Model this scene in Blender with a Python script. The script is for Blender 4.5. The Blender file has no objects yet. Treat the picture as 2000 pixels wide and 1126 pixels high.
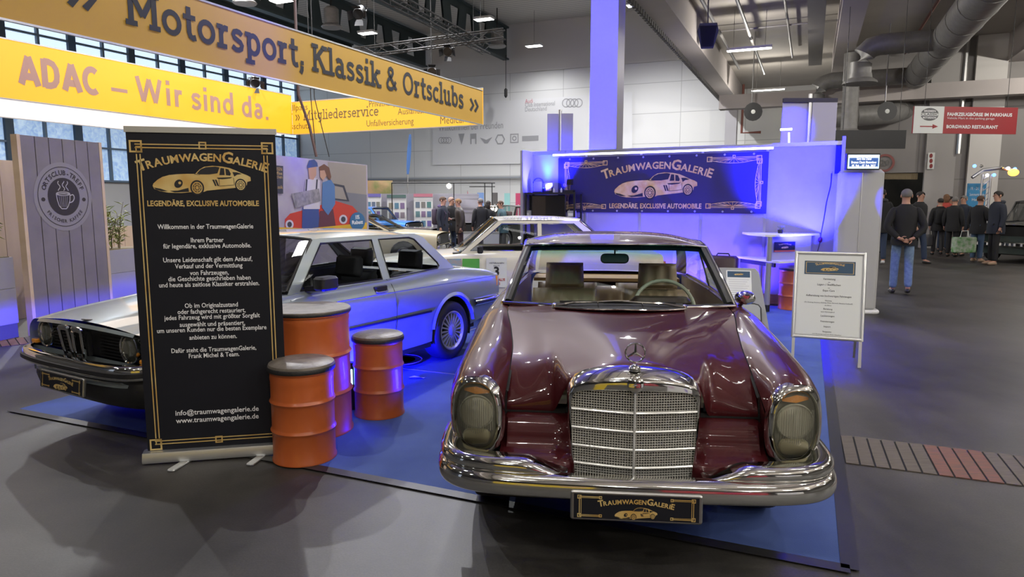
import bpy, bmesh, math, random
import numpy as np
from mathutils import Vector, Matrix
from mathutils.geometry import tessellate_polygon
random.seed(7)
S = bpy.context.scene
COL = S.collection

# ---------------------------------------------------------------- camera, world, exposure
FOC, PITCH, EYE = 1333.0, math.radians(7.3), 1.65
cd = bpy.data.cameras.new('camera'); cam = bpy.data.objects.new('camera', cd); COL.objects.link(cam)
cd.sensor_fit = 'HORIZONTAL'; cd.sensor_width = 36.0; cd.lens = FOC*36.0/2000.0
cd.clip_end = 300; cd.clip_start = 0.05
cam.location = (0, 0, EYE); cam.rotation_euler = (math.pi/2-PITCH, 0, 0)
S.camera = cam
S.view_settings.view_transform = 'Standard'; S.view_settings.look = 'None'
S.view_settings.gamma = 1.0; S.view_settings.exposure = 0.0; S.view_settings.use_curve_mapping = False
w = bpy.data.worlds.new('hall_daylight'); S.world = w; w.use_nodes = True
w.node_tree.nodes['Background'].inputs[0].default_value = (0.62, 0.70, 0.85, 1)
w.node_tree.nodes['Background'].inputs[1].default_value = 0.5

def lamp(name, kind, loc, energy, color=(1, 1, 1), target=None, size=0.5, size_y=None, angle=60, blend=0.5):
    d = bpy.data.lights.new(name, kind); o = bpy.data.objects.new(name, d); COL.objects.link(o)
    o.location = loc; d.energy = energy; d.color = color
    if kind == 'AREA':
        d.size = size
        if size_y: d.shape = 'RECTANGLE'; d.size_y = size_y
    elif kind == 'SPOT':
        d.spot_size = math.radians(angle); d.spot_blend = blend; d.shadow_soft_size = size
    else: d.shadow_soft_size = size
    if target is not None:
        v = Vector(target)-Vector(loc); o.rotation_euler = v.to_track_quat('-Z', 'Y').to_euler()
    return o

# hall grid directions and the light of the hall (fixtures themselves are built further down)
HA = math.radians(23.5)
# the stand's blue LED lamps and wash lights, by name: see lamp() calls in the lights section
E1 = Vector((math.cos(HA), -math.sin(HA), 0)); E2 = Vector((math.sin(HA), math.cos(HA), 0)); UP = Vector((0, 0, 1))
def hall(a, b, z=0.0): return E1*a+E2*b+UP*z
WARM = (1.0, 0.93, 0.83); COOL = (0.93, 0.97, 1.0); BLUE = (0.004, 0.004, 1.0)
# rows of ceiling fixtures over the stands: (a, b, z) on the hall grid
FIX_LOW = [(a, b, 6.0) for a in (-1.2, 2.6, 7.4) for b in (-6, -2, 1.5, 5.0, 8.5)]+[(7.4, 13, 6.0), (7.4, 19, 6.0), (7.4, 24.5, 6.0), (12.0, 8, 6.0), (12.0, 16, 6.0), (12.0, 0, 6.0)]  # the second list is added out of view to brighten the right side
LOWP = 205; HIGHP = 1200
# rows of high-bay fixtures added to light the tall part of the hall
FIX_HIGH = [(a, b, 10.2) for a in (-7.5, -13.5, -20) for b in (8, 14, 20, 26, 31)]+[(a, b, 10.2) for a in (-7.5, -13.5) for b in (-6, 1)]
# ---------------------------------------------------------------- helpers
_CP, _SP = math.cos(PITCH), math.sin(PITCH)
def ray(x, y): return Vector(((x-1000)/FOC, _CP-_SP*(y-563)/FOC, -_SP-_CP*(y-563)/FOC))
def gz(x, y, z=0.0):                                    # point of the place at height z
    d = ray(x, y); return Vector((0, 0, EYE))+d*((z-EYE)/d.z)
def gy(x, y, Y):                                        # point of the place at distance Y
    d = ray(x, y); return Vector((0, 0, EYE))+d*(Y/d.y)
def gpl(x, y, p, n):                                    # point on a plane of the place
    d = ray(x, y); c = Vector((0, 0, EYE)); return c+d*((Vector(p)-c).dot(Vector(n))/d.dot(Vector(n)))

def interp(keys, x):
    """smooth (Hermite) interpolation of rows keys=[(x, a, b, ...)]; returns array of values"""
    K = np.array(keys, float); xs = K[:, 0]; Y = K[:, 1:]
    x = min(max(x, xs[0]), xs[-1]); i = int(min(max(np.searchsorted(xs, x)-1, 0), len(xs)-2))
    def sl(j):
        if j == 0: return (Y[1]-Y[0])/(xs[1]-xs[0])
        if j == len(xs)-1: return (Y[-1]-Y[-2])/(xs[-1]-xs[-2])
        a = (Y[j]-Y[j-1])/(xs[j]-xs[j-1]); b = (Y[j+1]-Y[j])/(xs[j+1]-xs[j])
        return np.where(a*b <= 0, 0, 2*a*b/np.where(a+b == 0, 1, a+b))
    h = xs[i+1]-xs[i]; t = (x-xs[i])/h
    return ((2*t**3-3*t**2+1)*Y[i]+(t**3-2*t**2+t)*h*sl(i)+(-2*t**3+3*t**2)*Y[i+1]+(t**3-t**2)*h*sl(i+1))
def lin(keys, x):
    K = np.array(keys, float); return np.array([np.interp(x, K[:, 0], K[:, j]) for j in range(1, K.shape[1])])
def crom(pts, n, closed=False):
    """Catmull-Rom through pts, n samples per span"""
    P = [np.array(p, float) for p in pts]; m = len(P); out = []
    R = range(m if closed else m-1)
    for i in R:
        p1, p2 = P[i], P[(i+1) % m]
        p0 = P[i-1] if (i > 0 or closed) else 2*p1-p2
        p3 = P[(i+2) % m] if (i+2 < m or closed) else 2*p2-p1
        for k in range(n):
            t = k/n
            out.append(0.5*((2*p1)+(-p0+p2)*t+(2*p0-5*p1+4*p2-p3)*t*t+(-p0+3*p1-3*p2+p3)*t**3))
    if not closed: out.append(P[-1])
    return out
def sstep(x): x = min(max(x, 0.0), 1.0); return x*x*(3-2*x)
def resample(pts, n):
    P = np.array(pts, float); d = np.concatenate([[0], np.cumsum(np.linalg.norm(np.diff(P, axis=0), axis=1))])
    return [np.array([np.interp(t, d, P[:, j]) for j in range(P.shape[1])]) for t in np.linspace(0, d[-1], n)]

class MB:
    """collects shapes and links them as ONE mesh object"""
    def __init__(s): s.v = []; s.f = []
    def add(s, V, F):
        o = len(s.v); s.v += [tuple(map(float, p)) for p in V]; s.f += [tuple(i+o for i in f) for f in F]; return s
    def quad(s, *p): return s.add(p, [tuple(range(len(p)))])
    def box(s, c, d, M=None):
        x, y, z = [k/2 for k in d]; V = [Vector((sx*x, sy*y, sz*z)) for sx in (-1, 1) for sy in (-1, 1) for sz in (-1, 1)]
        if M is not None: V = [M @ p for p in V]
        V = [p+Vector(c) for p in V]
        return s.add(V, [(0, 1, 3, 2), (4, 6, 7, 5), (0, 4, 5, 1), (2, 3, 7, 6), (0, 2, 6, 4), (1, 5, 7, 3)])
    def rbox(s, c, d, r, M=None, n=3):
        """box with rounded vertical (z) corners and softened top edges"""
        x, y, z = d[0]/2, d[1]/2, d[2]; r = min(r, x*.99, y*.99); e = min(r*.5, z*.3); prof = []
        for (ox, oy, a0) in ((x-r, y-r, 0), (-x+r, y-r, 90), (-x+r, -y+r, 180), (x-r, -y+r, 270)):
            for k in range(n+1): a = math.radians(a0+90*k/n); prof.append((ox, oy, math.cos(a), math.sin(a)))
        rows = []
        for (zz, rr) in ((-z/2, r-e), (-z/2+e, r), (z/2-e, r), (z/2, r-e)):
            rows.append([Vector((p[0]+p[2]*rr, p[1]+p[3]*rr, zz)) for p in prof])
        if M is not None: rows = [[M @ p for p in R] for R in rows]
        rows = [[p+Vector(c) for p in R] for R in rows]
        s.grid(rows, closed=True); s.quad(*rows[-1]); s.quad(*rows[0][::-1]); return s
    def grid(s, rows, closed=False, flip=False):
        n = len(rows[0]); V = [p for r in rows for p in r]; F = []
        for i in range(len(rows)-1):
            for j in range(n if closed else n-1):
                k = (j+1) % n; q = (i*n+j, i*n+k, (i+1)*n+k, (i+1)*n+j); F.append(q[::-1] if flip else q)
        return s.add(V, F)
    def tube(s, path, r, n=8, caps=True, closed=False, flat=1.0, ref=None):
        P = [Vector(p) for p in path]; m = len(P); rows = []
        for i in range(m):
            a = P[i-1] if (i > 0 or closed) else P[i]; b = P[(i+1) % m] if (i < m-1 or closed) else P[i]
            t = (b-a); t = t.normalized() if t.length > 1e-9 else Vector((0, 0, 1))
            u = Vector(ref) if ref is not None else (Vector((0, 0, 1)) if abs(t.z) < .9 else Vector((1, 0, 0)))
            x = t.cross(u).normalized(); y = x.cross(t).normalized(); rr = r[i] if hasattr(r, '__len__') else r
            rows.append([P[i]+x*(math.cos(2*math.pi*k/n)*rr)+y*(math.sin(2*math.pi*k/n)*rr*flat) for k in range(n)])
        if closed: rows.append(rows[0])
        s.grid(rows, closed=True)
        if caps and not closed: s.quad(*rows[0][::-1]); s.quad(*rows[-1])
        return s
    def bar(s, a, b, w, d=None, ref=(0, 0, 1)):
        """square bar from a to b"""
        a, b = Vector(a), Vector(b); d = d or w; t = (b-a).normalized(); u = Vector(ref)
        if abs(t.dot(u)) > .95: u = Vector((1, 0, 0))
        x = t.cross(u).normalized()*(w/2); y = x.normalized().cross(t).normalized()*(d/2)
        V = [p+sx*x+sy*y for p in (a, b) for sx, sy in ((-1, -1), (1, -1), (1, 1), (-1, 1))]
        return s.add(V, [(0, 1, 2, 3)[::-1], (4, 5, 6, 7), (0, 1, 5, 4), (1, 2, 6, 5), (2, 3, 7, 6), (3, 0, 4, 7)])
    def lathe(s, prof, c=(0, 0, 0), n=24, M=None, sx=1.0, sy=1.0):
        """prof [(r,z)] turned about z"""
        rows = [[Vector((r*math.cos(2*math.pi*k/n)*sx, r*math.sin(2*math.pi*k/n)*sy, z)) for k in range(n)] for r, z in prof]
        if M is not None: rows = [[M @ p for p in R] for R in rows]
        rows = [[p+Vector(c) for p in R] for R in rows]
        s.grid(rows, closed=True)
        if prof[0][0] > 1e-6: s.quad(*rows[0][::-1])
        if prof[-1][0] > 1e-6: s.quad(*rows[-1])
        return s
    def ball(s, c, r, n=12, m=8):
        rx, ry, rz = r if hasattr(r, '__len__') else (r, r, r)
        rows = [[Vector(c)+Vector((rx*math.sin(math.pi*i/m)*math.cos(2*math.pi*k/n), ry*math.sin(math.pi*i/m)*math.sin(2*math.pi*k/n), rz*math.cos(math.pi*i/m))) for k in range(n)] for i in range(m+1)]
        return s.grid(rows, closed=True, flip=True)
    def poly(s, loops, fr=None):
        """flat polygon with holes; loops of 2D points; fr maps (a,b)->3D"""
        L3 = [[Vector((p[0], p[1], 0)) for p in l] for l in loops]
        tri = tessellate_polygon(L3); flat = [p for l in loops for p in l]
        V = [fr(p[0], p[1]) if fr else (p[0], p[1], 0) for p in flat]
        return s.add(V, [tuple(t) for t in tri])
    def prism(s, loop, fr0, fr1):
        """solid between two mapped copies of a 2D loop"""
        n = len(loop); A = [fr0(*p) for p in loop]; Bq = [fr1(*p) for p in loop]
        tri = tessellate_polygon([[Vector((p[0], p[1], 0)) for p in loop]])
        s.add(A+Bq, [tuple(t) for t in tri]+[tuple(i+n for i in t[::-1]) for t in tri]+[(i, (i+1) % n, (i+1) % n+n, i+n) for i in range(n)])
        return s
    def mirror(s, ax=0):
        n = len(s.v); s.v += [tuple(-q if i == ax else q for i, q in enumerate(p)) for p in s.v]
        s.f += [tuple(i+n for i in f[::-1]) for f in s.f]; return s
    def xf(s, M): s.v = [tuple(M @ Vector(p)) for p in s.v]; return s
    def build(s, name, mat, parent=None, smooth=False, world=False, angle=40, merge=0.0, recalc=True, **tags):
        me = bpy.data.meshes.new(name); V = s.v
        if world and parent is not None:
            I = MATS[parent.name].inverted(); V = [tuple(I @ Vector(p)) for p in V]
        me.from_pydata(V, [], s.f)
        bm = bmesh.new(); bm.from_mesh(me)
        bmesh.ops.remove_doubles(bm, verts=bm.verts, dist=merge or 1e-6)
        if recalc: bmesh.ops.recalc_face_normals(bm, faces=bm.faces)
        if smooth:
            ca = math.cos(math.radians(angle))
            for f in bm.faces: f.smooth = True
            for e in bm.edges:
                if len(e.link_faces) == 2 and e.link_faces[0].normal.dot(e.link_faces[1].normal) < ca: e.smooth = False
        bm.to_mesh(me); bm.free()
        o = bpy.data.objects.new(name, me); COL.objects.link(o); me.materials.append(mat)
        if parent is not None:
            o.parent = parent; MATS[o.name] = MATS[parent.name]
        else: MATS[o.name] = Matrix.Identity(4)
        for k, v in tags.items(): o[k] = v
        return o
MATS = {}
def T(name, label, cat, loc=(0, 0, 0), rz=0.0, group=None, M=None):
    """an Empty at a thing's base that parents its parts"""
    o = bpy.data.objects.new(name, None); COL.objects.link(o); o.empty_display_size = .1
    m = M if M is not None else Matrix.Translation(Vector(loc)) @ Matrix.Rotation(rz, 4, 'Z')
    o.matrix_basis = m; MATS[o.name] = m.copy()
    o['label'] = label; o['category'] = cat
    if group: o['group'] = group
    return o
def tag(o, label, cat, group=None):
    o['label'] = label; o['category'] = cat
    if group: o['group'] = group
    return o
def struct(o): o['kind'] = 'structure'; return o
def dup(o, loc, rz=0.0, label=None, sc=1.0):
    def rec(q, par):
        c = q.copy(); COL.objects.link(c)
        if par is not None: c.parent = par
        for k in [k for k in COL.objects if k.parent == q]: rec(k, c)
        return c
    r = rec(o, None); r.matrix_basis = Matrix.Translation(Vector(loc)) @ Matrix.Rotation(rz, 4, 'Z') @ Matrix.Scale(sc, 4)
    MATS[r.name] = r.matrix_basis.copy()
    if label: r['label'] = label
    return r

# ---------------------------------------------------------------- materials
def mat(name, col, rough=.5, metal=0.0, coat=0.0, spec=None, em=0.0, emcol=None, noise=None, bump=None, alpha=None, flake=False):
    m = bpy.data.materials.new(name); m.use_nodes = True; nt = m.node_tree; b = nt.nodes['Principled BSDF']
    c = (*col, 1); b.inputs['Base Color'].default_value = c
    b.inputs['Roughness'].default_value = rough; b.inputs['Metallic'].default_value = metal
    b.inputs['Coat Weight'].default_value = coat; b.inputs['Coat Roughness'].default_value = .03
    if spec is not None: b.inputs['Specular IOR Level'].default_value = spec
    if em: b.inputs['Emission Color'].default_value = (*(emcol or col), 1); b.inputs['Emission Strength'].default_value = em
    if noise or bump:
        tc = nt.nodes.new('ShaderNodeTexCoord')
    if noise:                                         # (scale, other colour, detail)
        n = nt.nodes.new('ShaderNodeTexNoise'); n.inputs['Scale'].default_value = noise[0]; n.inputs['Detail'].default_value = noise[2] if len(noise) > 2 else 4
        mp = nt.nodes.new('ShaderNodeMapping'); nt.links.new(tc.outputs['Object'], mp.inputs[0]); nt.links.new(mp.outputs[0], n.inputs['Vector'])
        if len(noise) > 3: mp.inputs['Scale'].default_value = noise[3]
        r = nt.nodes.new('ShaderNodeValToRGB'); r.color_ramp.elements[0].position = .35; r.color_ramp.elements[1].position = .68
        r.color_ramp.elements[0].color = c; r.color_ramp.elements[1].color = (*noise[1], 1)
        nt.links.new(n.outputs['Fac'], r.inputs[0]); nt.links.new(r.outputs[0], b.inputs['Base Color'])
        if em: nt.links.new(r.outputs[0], b.inputs['Emission Color'])
    if bump:
        n2 = nt.nodes.new('ShaderNodeTexNoise'); n2.inputs['Scale'].default_value = bump[0]; n2.inputs['Detail'].default_value = 3
        bp = nt.nodes.new('ShaderNodeBump'); bp.inputs['Strength'].default_value = bump[1]; bp.inputs['Distance'].default_value = .01
        nt.links.new(tc.outputs['Object'], n2.inputs['Vector']); nt.links.new(n2.outputs['Fac'], bp.inputs['Height']); nt.links.new(bp.outputs[0], b.inputs['Normal'])
    return m
def glassmat(name, tint=(1, 1, 1), refl=1.0, ior=1.5, rough=0.0, body=0.0, bodycol=(.1, .1, .1), ramp=None):
    """thin pane: clear tinted transmission under a Fresnel reflection, optionally some haze of its own"""
    m = bpy.data.materials.new(name); m.use_nodes = True; nt = m.node_tree; nt.nodes.clear()
    out = nt.nodes.new('ShaderNodeOutputMaterial'); tr = nt.nodes.new('ShaderNodeBsdfTransparent'); tr.inputs[0].default_value = (*tint, 1)
    gl = nt.nodes.new('ShaderNodeBsdfGlossy'); gl.inputs['Roughness'].default_value = rough
    fr = nt.nodes.new('ShaderNodeFresnel'); fr.inputs[0].default_value = ior
    mu = nt.nodes.new('ShaderNodeMath'); mu.operation = 'MULTIPLY'; mu.inputs[1].default_value = refl
    mx = nt.nodes.new('ShaderNodeMixShader'); nt.links.new(fr.outputs[0], mu.inputs[0]); nt.links.new(mu.outputs[0], mx.inputs[0])
    base = tr
    if body:
        df = nt.nodes.new('ShaderNodeBsdfDiffuse'); df.inputs[0].default_value = (*bodycol, 1)
        m2 = nt.nodes.new('ShaderNodeMixShader'); m2.inputs[0].default_value = body
        nt.links.new(tr.outputs[0], m2.inputs[1]); nt.links.new(df.outputs[0], m2.inputs[2]); base = m2
    if ramp:                                           # tint band: (z0, z1, colour) in object coordinates
        tc = nt.nodes.new('ShaderNodeTexCoord'); sx = nt.nodes.new('ShaderNodeSeparateXYZ'); mr = nt.nodes.new('ShaderNodeMapRange')
        mr.inputs['From Min'].default_value = ramp[0]; mr.inputs['From Max'].default_value = ramp[1]
        mc = nt.nodes.new('ShaderNodeMix'); mc.data_type = 'RGBA'; mc.inputs['A'].default_value = (*tint, 1); mc.inputs['B'].default_value = (*ramp[2], 1)
        nt.links.new(tc.outputs['Object'], sx.inputs[0]); nt.links.new(sx.outputs['Z'], mr.inputs['Value']); nt.links.new(mr.outputs[0], mc.inputs['Factor']); nt.links.new(mc.outputs['Result'], tr.inputs[0])
    nt.links.new(base.outputs[0], mx.inputs[1]); nt.links.new(gl.outputs[0], mx.inputs[2]); nt.links.new(mx.outputs[0], out.inputs[0])
    return m
def emit(name, col, s): return mat(name, (0.8*col[0], .8*col[1], .8*col[2]), .5, em=s, emcol=col)

K = {}
K['burgundy'] = mat('burgundy_paint', (.050, .0062, .0080), .38, .10, .8, spec=.1)
K['silver_blue'] = mat('silver_blue_paint', (.245, .285, .29), .34, .35, .9)
K['rally_white'] = mat('rally_white_paint', (.72, .69, .58), .35, 0, .8)
K['cream'] = mat('cream_paint', (.62, .55, .36), .35, 0, .8)
K['sky_blue'] = mat('bright_blue_paint', (.03, .20, .62), .3, 0, .9)
K['black_paint'] = mat('black_paint', (.01, .01, .012), .2, 0, 1)
K['dark_green'] = mat('dark_green_paint', (.035, .05, .045), .3, 0, .8)
K['chrome'] = mat('chrome', (.78, .78, .76), .06, 1)
K['satin'] = mat('satin_metal', (.45, .45, .44), .35, 1)
K['alu'] = mat('anodised_aluminium', (.62, .63, .63), .32, .85)
K['black'] = mat('black_plastic', (.012, .012, .013), .45)
K['gap'] = mat('shadow_gap_rubber', (.004, .004, .004), .8)
K['rubber'] = mat('tyre_rubber', (.014, .014, .015), .7, bump=(60, .15))
K['glass'] = glassmat('clear_car_glass', (.93, .95, .94), .4)
K['wsglass'] = glassmat('tinted_windscreen', (.90, .93, .89), .16, ramp=(1.245, 1.32, (.16, .72, .68)))
K['darkglass'] = glassmat('grey_car_glass', (.84, .87, .87), .4)
K['lens'] = glassmat('headlight_lens', (.93, .93, .86), 1.0, body=.05, bodycol=(.75, .75, .62))
K['amber'] = mat('amber_lens', (.70, .27, .03), .15, coat=1)
K['red_lens'] = mat('red_lens', (.5, .02, .02), .15, coat=1)
K['reflector'] = mat('lamp_reflector', (.58, .58, .52), .3, .15, .6)
K['leather_brown'] = mat('brown_leather', (.36, .27, .18), .42, bump=(120, .1))
K['wood_dash'] = mat('walnut_veneer', (.10, .035, .012), .25, coat=.8, noise=(9, (.04, .012, .005), 6, (1, 8, 8)))
K['tan'] = mat('tan_parcel_shelf', (.42, .27, .11), .7)
K['dark_cloth'] = mat('dark_seat_cloth', (.012, .013, .017), .8, bump=(150, .2))
K['ivory'] = mat('grey_green_wheel_rim', (.30, .31, .25), .4)
K['orange'] = mat('orange_enamel', (.45, .100, .020), .34, coat=.3, noise=(5, (.41, .088, .018), 3), bump=(14, .03))
K['brown_vinyl'] = mat('worn_brown_vinyl', (.095, .080, .062), .42, noise=(11, (.17, .145, .118), 6), bump=(40, .25))
K['vinyl_side'] = mat('dark_vinyl_edge', (.014, .013, .012), .55, bump=(60, .3))
K['poster_black'] = mat('matt_black_print', (.0085, .009, .0135), .55, spec=.25)
K['poster_navy'] = mat('navy_print', (.017, .014, .048), .55)
K['gold'] = mat('gold_print', (.50, .30, .075), .5, noise=(7, (.62, .47, .19), 2))
K['gold_dark'] = mat('dark_gold_print', (.42, .22, .05), .5)
K['ink'] = mat('black_ink', (.008, .008, .011), .6)
K['white_ink'] = mat('white_ink', (.80, .80, .80), .6)
K['white'] = mat('white_laminate', (.74, .74, .74), .45)
K['paper'] = mat('white_paper', (.72, .74, .71), .6)
K['grey_ink'] = mat('grey_ink', (.12, .12, .12), .6)
K['panel_white'] = mat('booth_panel_white', (.31, .30, .34), .5, noise=(3, (.29, .28, .32), 3))
K['conc'] = mat('light_concrete', (.38, .35, .31), .8, noise=(.6, (.33, .305, .275), 5))
K['conc_beam'] = mat('painted_concrete_beam', (.44, .40, .38), .75, noise=(.8, (.40, .365, .35), 5))
K['steel_dark'] = mat('dark_green_steel', (.028, .045, .048), .5)
K['zinc'] = mat('galvanised_sheet', (.25, .245, .235), .5, .12, noise=(8, (.21, .205, .195), 4))
K['truss'] = mat('black_truss', (.014, .013, .012), .5)
K['truss_alu'] = mat('aluminium_truss', (.42, .42, .44), .4, .8)
K['lampwhite'] = emit('lamp_diffuser', (1.0, .98, .94), 9)
K['led'] = emit('led_bar_glow', (.85, .84, 1.0), 5)
K['blue_led'] = emit('blue_led_glow', (.08, .22, 1.0), 6)
K['hotlamp'] = emit('spotlight_bulb', (1, .85, .7), 25)
K['skin'] = mat('skin', (.46, .25, .17), .55)
K['hair_grey'] = mat('grey_hair', (.16, .15, .14), .8)
K['hair_brown'] = mat('brown_hair', (.075, .04, .022), .75)
K['hair_dark'] = mat('dark_hair', (.02, .015, .012), .75)
K['denim'] = mat('blue_denim', (.11, .17, .27), .85, noise=(18, (.17, .25, .37), 4))
K['leaf'] = mat('bamboo_leaf', (.16, .22, .045), .6, noise=(6, (.34, .34, .09), 2))
K['stem'] = mat('plant_stem', (.13, .10, .04), .7)
hous = mat('fixture_housing', (.55, .55, .54), .5)
# ---------------------------------------------------------------- floor
def floor_mat():
    m = mat('worn_asphalt', (.040, .037, .034), .5); nt = m.node_tree; b = nt.nodes['Principled BSDF']
    tc = nt.nodes.new('ShaderNodeTexCoord')
    def noise(sc, det, mapping=(1, 1, 1), rot=0.0):
        mp = nt.nodes.new('ShaderNodeMapping'); mp.inputs['Scale'].default_value = mapping; mp.inputs['Rotation'].default_value = (0, 0, rot)
        n = nt.nodes.new('ShaderNodeTexNoise'); n.inputs['Scale'].default_value = sc; n.inputs['Detail'].default_value = det; n.inputs['Roughness'].default_value = .65
        nt.links.new(tc.outputs['Object'], mp.inputs[0]); nt.links.new(mp.outputs[0], n.inputs['Vector']); return n
    a = noise(.55, 8); c = noise(1.1, 6, (1, .12, 1), -HA); d = noise(90, 3)
    r = nt.nodes.new('ShaderNodeValToRGB'); r.color_ramp.elements[0].color = (.015, .0142, .0130, 1); r.color_ramp.elements[1].color = (.066, .0605, .053, 1)
    r.color_ramp.elements[0].position = .33; r.color_ramp.elements[1].position = .72
    nt.links.new(a.outputs['Fac'], r.inputs[0])
    r2 = nt.nodes.new('ShaderNodeValToRGB'); r2.color_ramp.elements[0].color = (.75, .75, .75, 1); r2.color_ramp.elements[1].color = (1.5, 1.5, 1.5, 1)
    r2.color_ramp.elements[0].position = .4; r2.color_ramp.elements[1].position = .75
    nt.links.new(c.outputs['Fac'], r2.inputs[0])
    mx = nt.nodes.new('ShaderNodeMix'); mx.data_type = 'RGBA'; mx.blend_type = 'MULTIPLY'; mx.inputs['Factor'].default_value = 1
    nt.links.new(r.outputs[0], mx.inputs['A']); nt.links.new(r2.outputs[0], mx.inputs['B'])
    m3 = nt.nodes.new('ShaderNodeMix'); m3.data_type = 'RGBA'; m3.blend_type = 'MULTIPLY'; m3.inputs['Factor'].default_value = .35
    r3 = nt.nodes.new('ShaderNodeValToRGB'); r3.color_ramp.elements[0].position = .35; r3.color_ramp.elements[1].position = .7
    r3.color_ramp.elements[0].color = (.4, .4, .4, 1); r3.color_ramp.elements[1].color = (1.6, 1.6, 1.6, 1)
    nt.links.new(d.outputs['Fac'], r3.inputs[0]); nt.links.new(mx.outputs['Result'], m3.inputs['A']); nt.links.new(r3.outputs[0], m3.inputs['B'])
    nt.links.new(m3.outputs['Result'], b.inputs['Base Color'])
    rr = nt.nodes.new('ShaderNodeMapRange'); rr.inputs['To Min'].default_value = .34; rr.inputs['To Max'].default_value = .62
    nt.links.new(c.outputs['Fac'], rr.inputs['Value']); nt.links.new(rr.outputs[0], b.inputs['Roughness'])
    bp = nt.nodes.new('ShaderNodeBump'); bp.inputs['Strength'].default_value = .12; bp.inputs['Distance'].default_value = .004
    nt.links.new(d.outputs['Fac'], bp.inputs['Height']); nt.links.new(bp.outputs[0], b.inputs['Normal'])
    return m
m = MB(); m.quad(hall(-45, -26), hall(32, -26), hall(32, 52), hall(-45, 52)); struct(m.build('floor', floor_mat()))

# blue carpet of the stand: front edge and right edge follow the hall grid
CF = gz(1645, 1105); CL = gz(35, 800)
ca = (CF-CL).normalized(); cb = Vector((-ca.y, ca.x, 0))
def stand(a, b, z=0.0): return CF-ca*a+cb*b+UP*z              # a metres in from the right edge, b metres back from the front edge
def carpet_mat():
    m = mat('blue_needle_felt', (.016, .058, .185), .9); nt = m.node_tree; b = nt.nodes['Principled BSDF']
    tc = nt.nodes.new('ShaderNodeTexCoord'); n = nt.nodes.new('ShaderNodeTexNoise'); n.inputs['Scale'].default_value = 2.2; n.inputs['Detail'].default_value = 8
    r = nt.nodes.new('ShaderNodeValToRGB'); r.color_ramp.elements[0].position = .3; r.color_ramp.elements[1].position = .75
    r.color_ramp.elements[0].color = (.030, .062, .22, 1); r.color_ramp.elements[1].color = (.055, .100, .30, 1)
    nt.links.new(tc.outputs['Object'], n.inputs['Vector']); nt.links.new(n.outputs['Fac'], r.inputs[0]); nt.links.new(r.outputs[0], b.inputs['Base Color'])
    n2 = nt.nodes.new('ShaderNodeTexNoise'); n2.inputs['Scale'].default_value = 220
    bp = nt.nodes.new('ShaderNodeBump'); bp.inputs['Strength'].default_value = .3; bp.inputs['Distance'].default_value = .004
    nt.links.new(tc.outputs['Object'], n2.inputs['Vector']); nt.links.new(n2.outputs['Fac'], bp.inputs['Height']); nt.links.new(bp.outputs[0], b.inputs['Normal'])
    return m
CW = (CF-CL).length
m = MB(); A = [stand(0, 0), stand(CW, 0), stand(CW, 9.1), stand(-.06, 8.0)]
m.add([p for p in A]+[p+UP*.008 for p in A], [(4, 5, 6, 7)[::-1], (0, 1, 5, 4), (1, 2, 6, 5), (2, 3, 7, 6), (3, 0, 4, 7)])
carpet = tag(m.build('blue_carpet', carpet_mat()), 'blue felt carpet laid on the dark hall floor under the cars', 'carpet')
tape_m = mat('black_gaffer_tape', (.012, .012, .012), .45); tape_w = mat('clear_edge_tape', (.30, .30, .29), .3)
def tape(name, pts, w, mt, z, label, cat, par=None):
    m = MB()
    for a, b in zip(pts[:-1], pts[1:]):
        d = (b-a).normalized(); s_ = Vector((-d.y, d.x, 0))*(w/2); q = [a+s_, b+s_, b-s_, a-s_]
        lo = [p+UP*(z-.002) for p in q]; hi = [p+UP*z for p in q]
        m.add(lo+hi, [(4, 5, 6, 7), (0, 1, 5, 4), (1, 2, 6, 5), (2, 3, 7, 6), (3, 0, 4, 7)])
    o = m.build(name, mt, par); 
    if label: tag(o, label, cat)
    return o
tape('edge_tape', [stand(-.02, 7.5), stand(-.03, -.03), stand(CW+.02, -.03)], .075, tape_m, .010, 'black tape sealing the front and side edge of the blue carpet', 'tape')
tape('carpet_seam', [gz(745, 716, .0), gz(895, 733, .0)], .018, tape_w, .0105, 'thin pale seam line on the blue carpet behind the barrels', 'seam')
tape('carpet_seam', [gz(905, 650, .0), gz(948, 636, .0)], .03, tape_w, .0105, 'pale seam on the carpet behind the silver coupe rear wheel', 'seam')

# drain cover across the aisle: boards in a sunk strip
DR0, DR1 = gz(1640, 850), gz(2000, 892); DD = (DR1-DR0).normalized(); DN = Vector((-DD.y, DD.x, 0))
board_a = mat('worn_grey_wood_board', (.10, .082, .066), .8, noise=(7, (.072, .058, .048), 6, (1, 8, 1)))
board_b = mat('faded_red_board', (.16, .062, .043), .8, noise=(7, (.10, .058, .045), 6, (1, 8, 1)))
def drain(org, n, label, reds, dirx, width=.085, depth=.56):
    t = T('drain_cover', label, 'drain cover')
    b = MB(); b.box((0, 0, 0), (.01, .01, .001)); nrm = Vector((-dirx.y, dirx.x, 0))
    bed = MB(); q = [org-nrm*.01, org+dirx*(n*width), org+dirx*(n*width)-nrm*depth, org-nrm*depth]
    q = [org, org+dirx*(n*width), org+dirx*(n*width)-nrm*depth, org-nrm*depth]
    bed.add([p+UP*.001 for p in q], [(3, 2, 1, 0)]); bed.build('drain_bed', K['gap'], t)
    for k in range(n):
        bb = MB(); o = org+dirx*(k*width+.006); wv = dirx*(width-.012); q = [o, o+wv, o+wv-nrm*depth, o-nrm*depth]
        bb.add([p+UP*.0015 for p in q]+[p+UP*.007 for p in q], [(7, 6, 5, 4), (0, 1, 5, 4), (1, 2, 6, 5), (2, 3, 7, 6), (3, 0, 4, 7)])
        bb.build('cover_board', board_b if k in reds else board_a, t)
    return t
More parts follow.
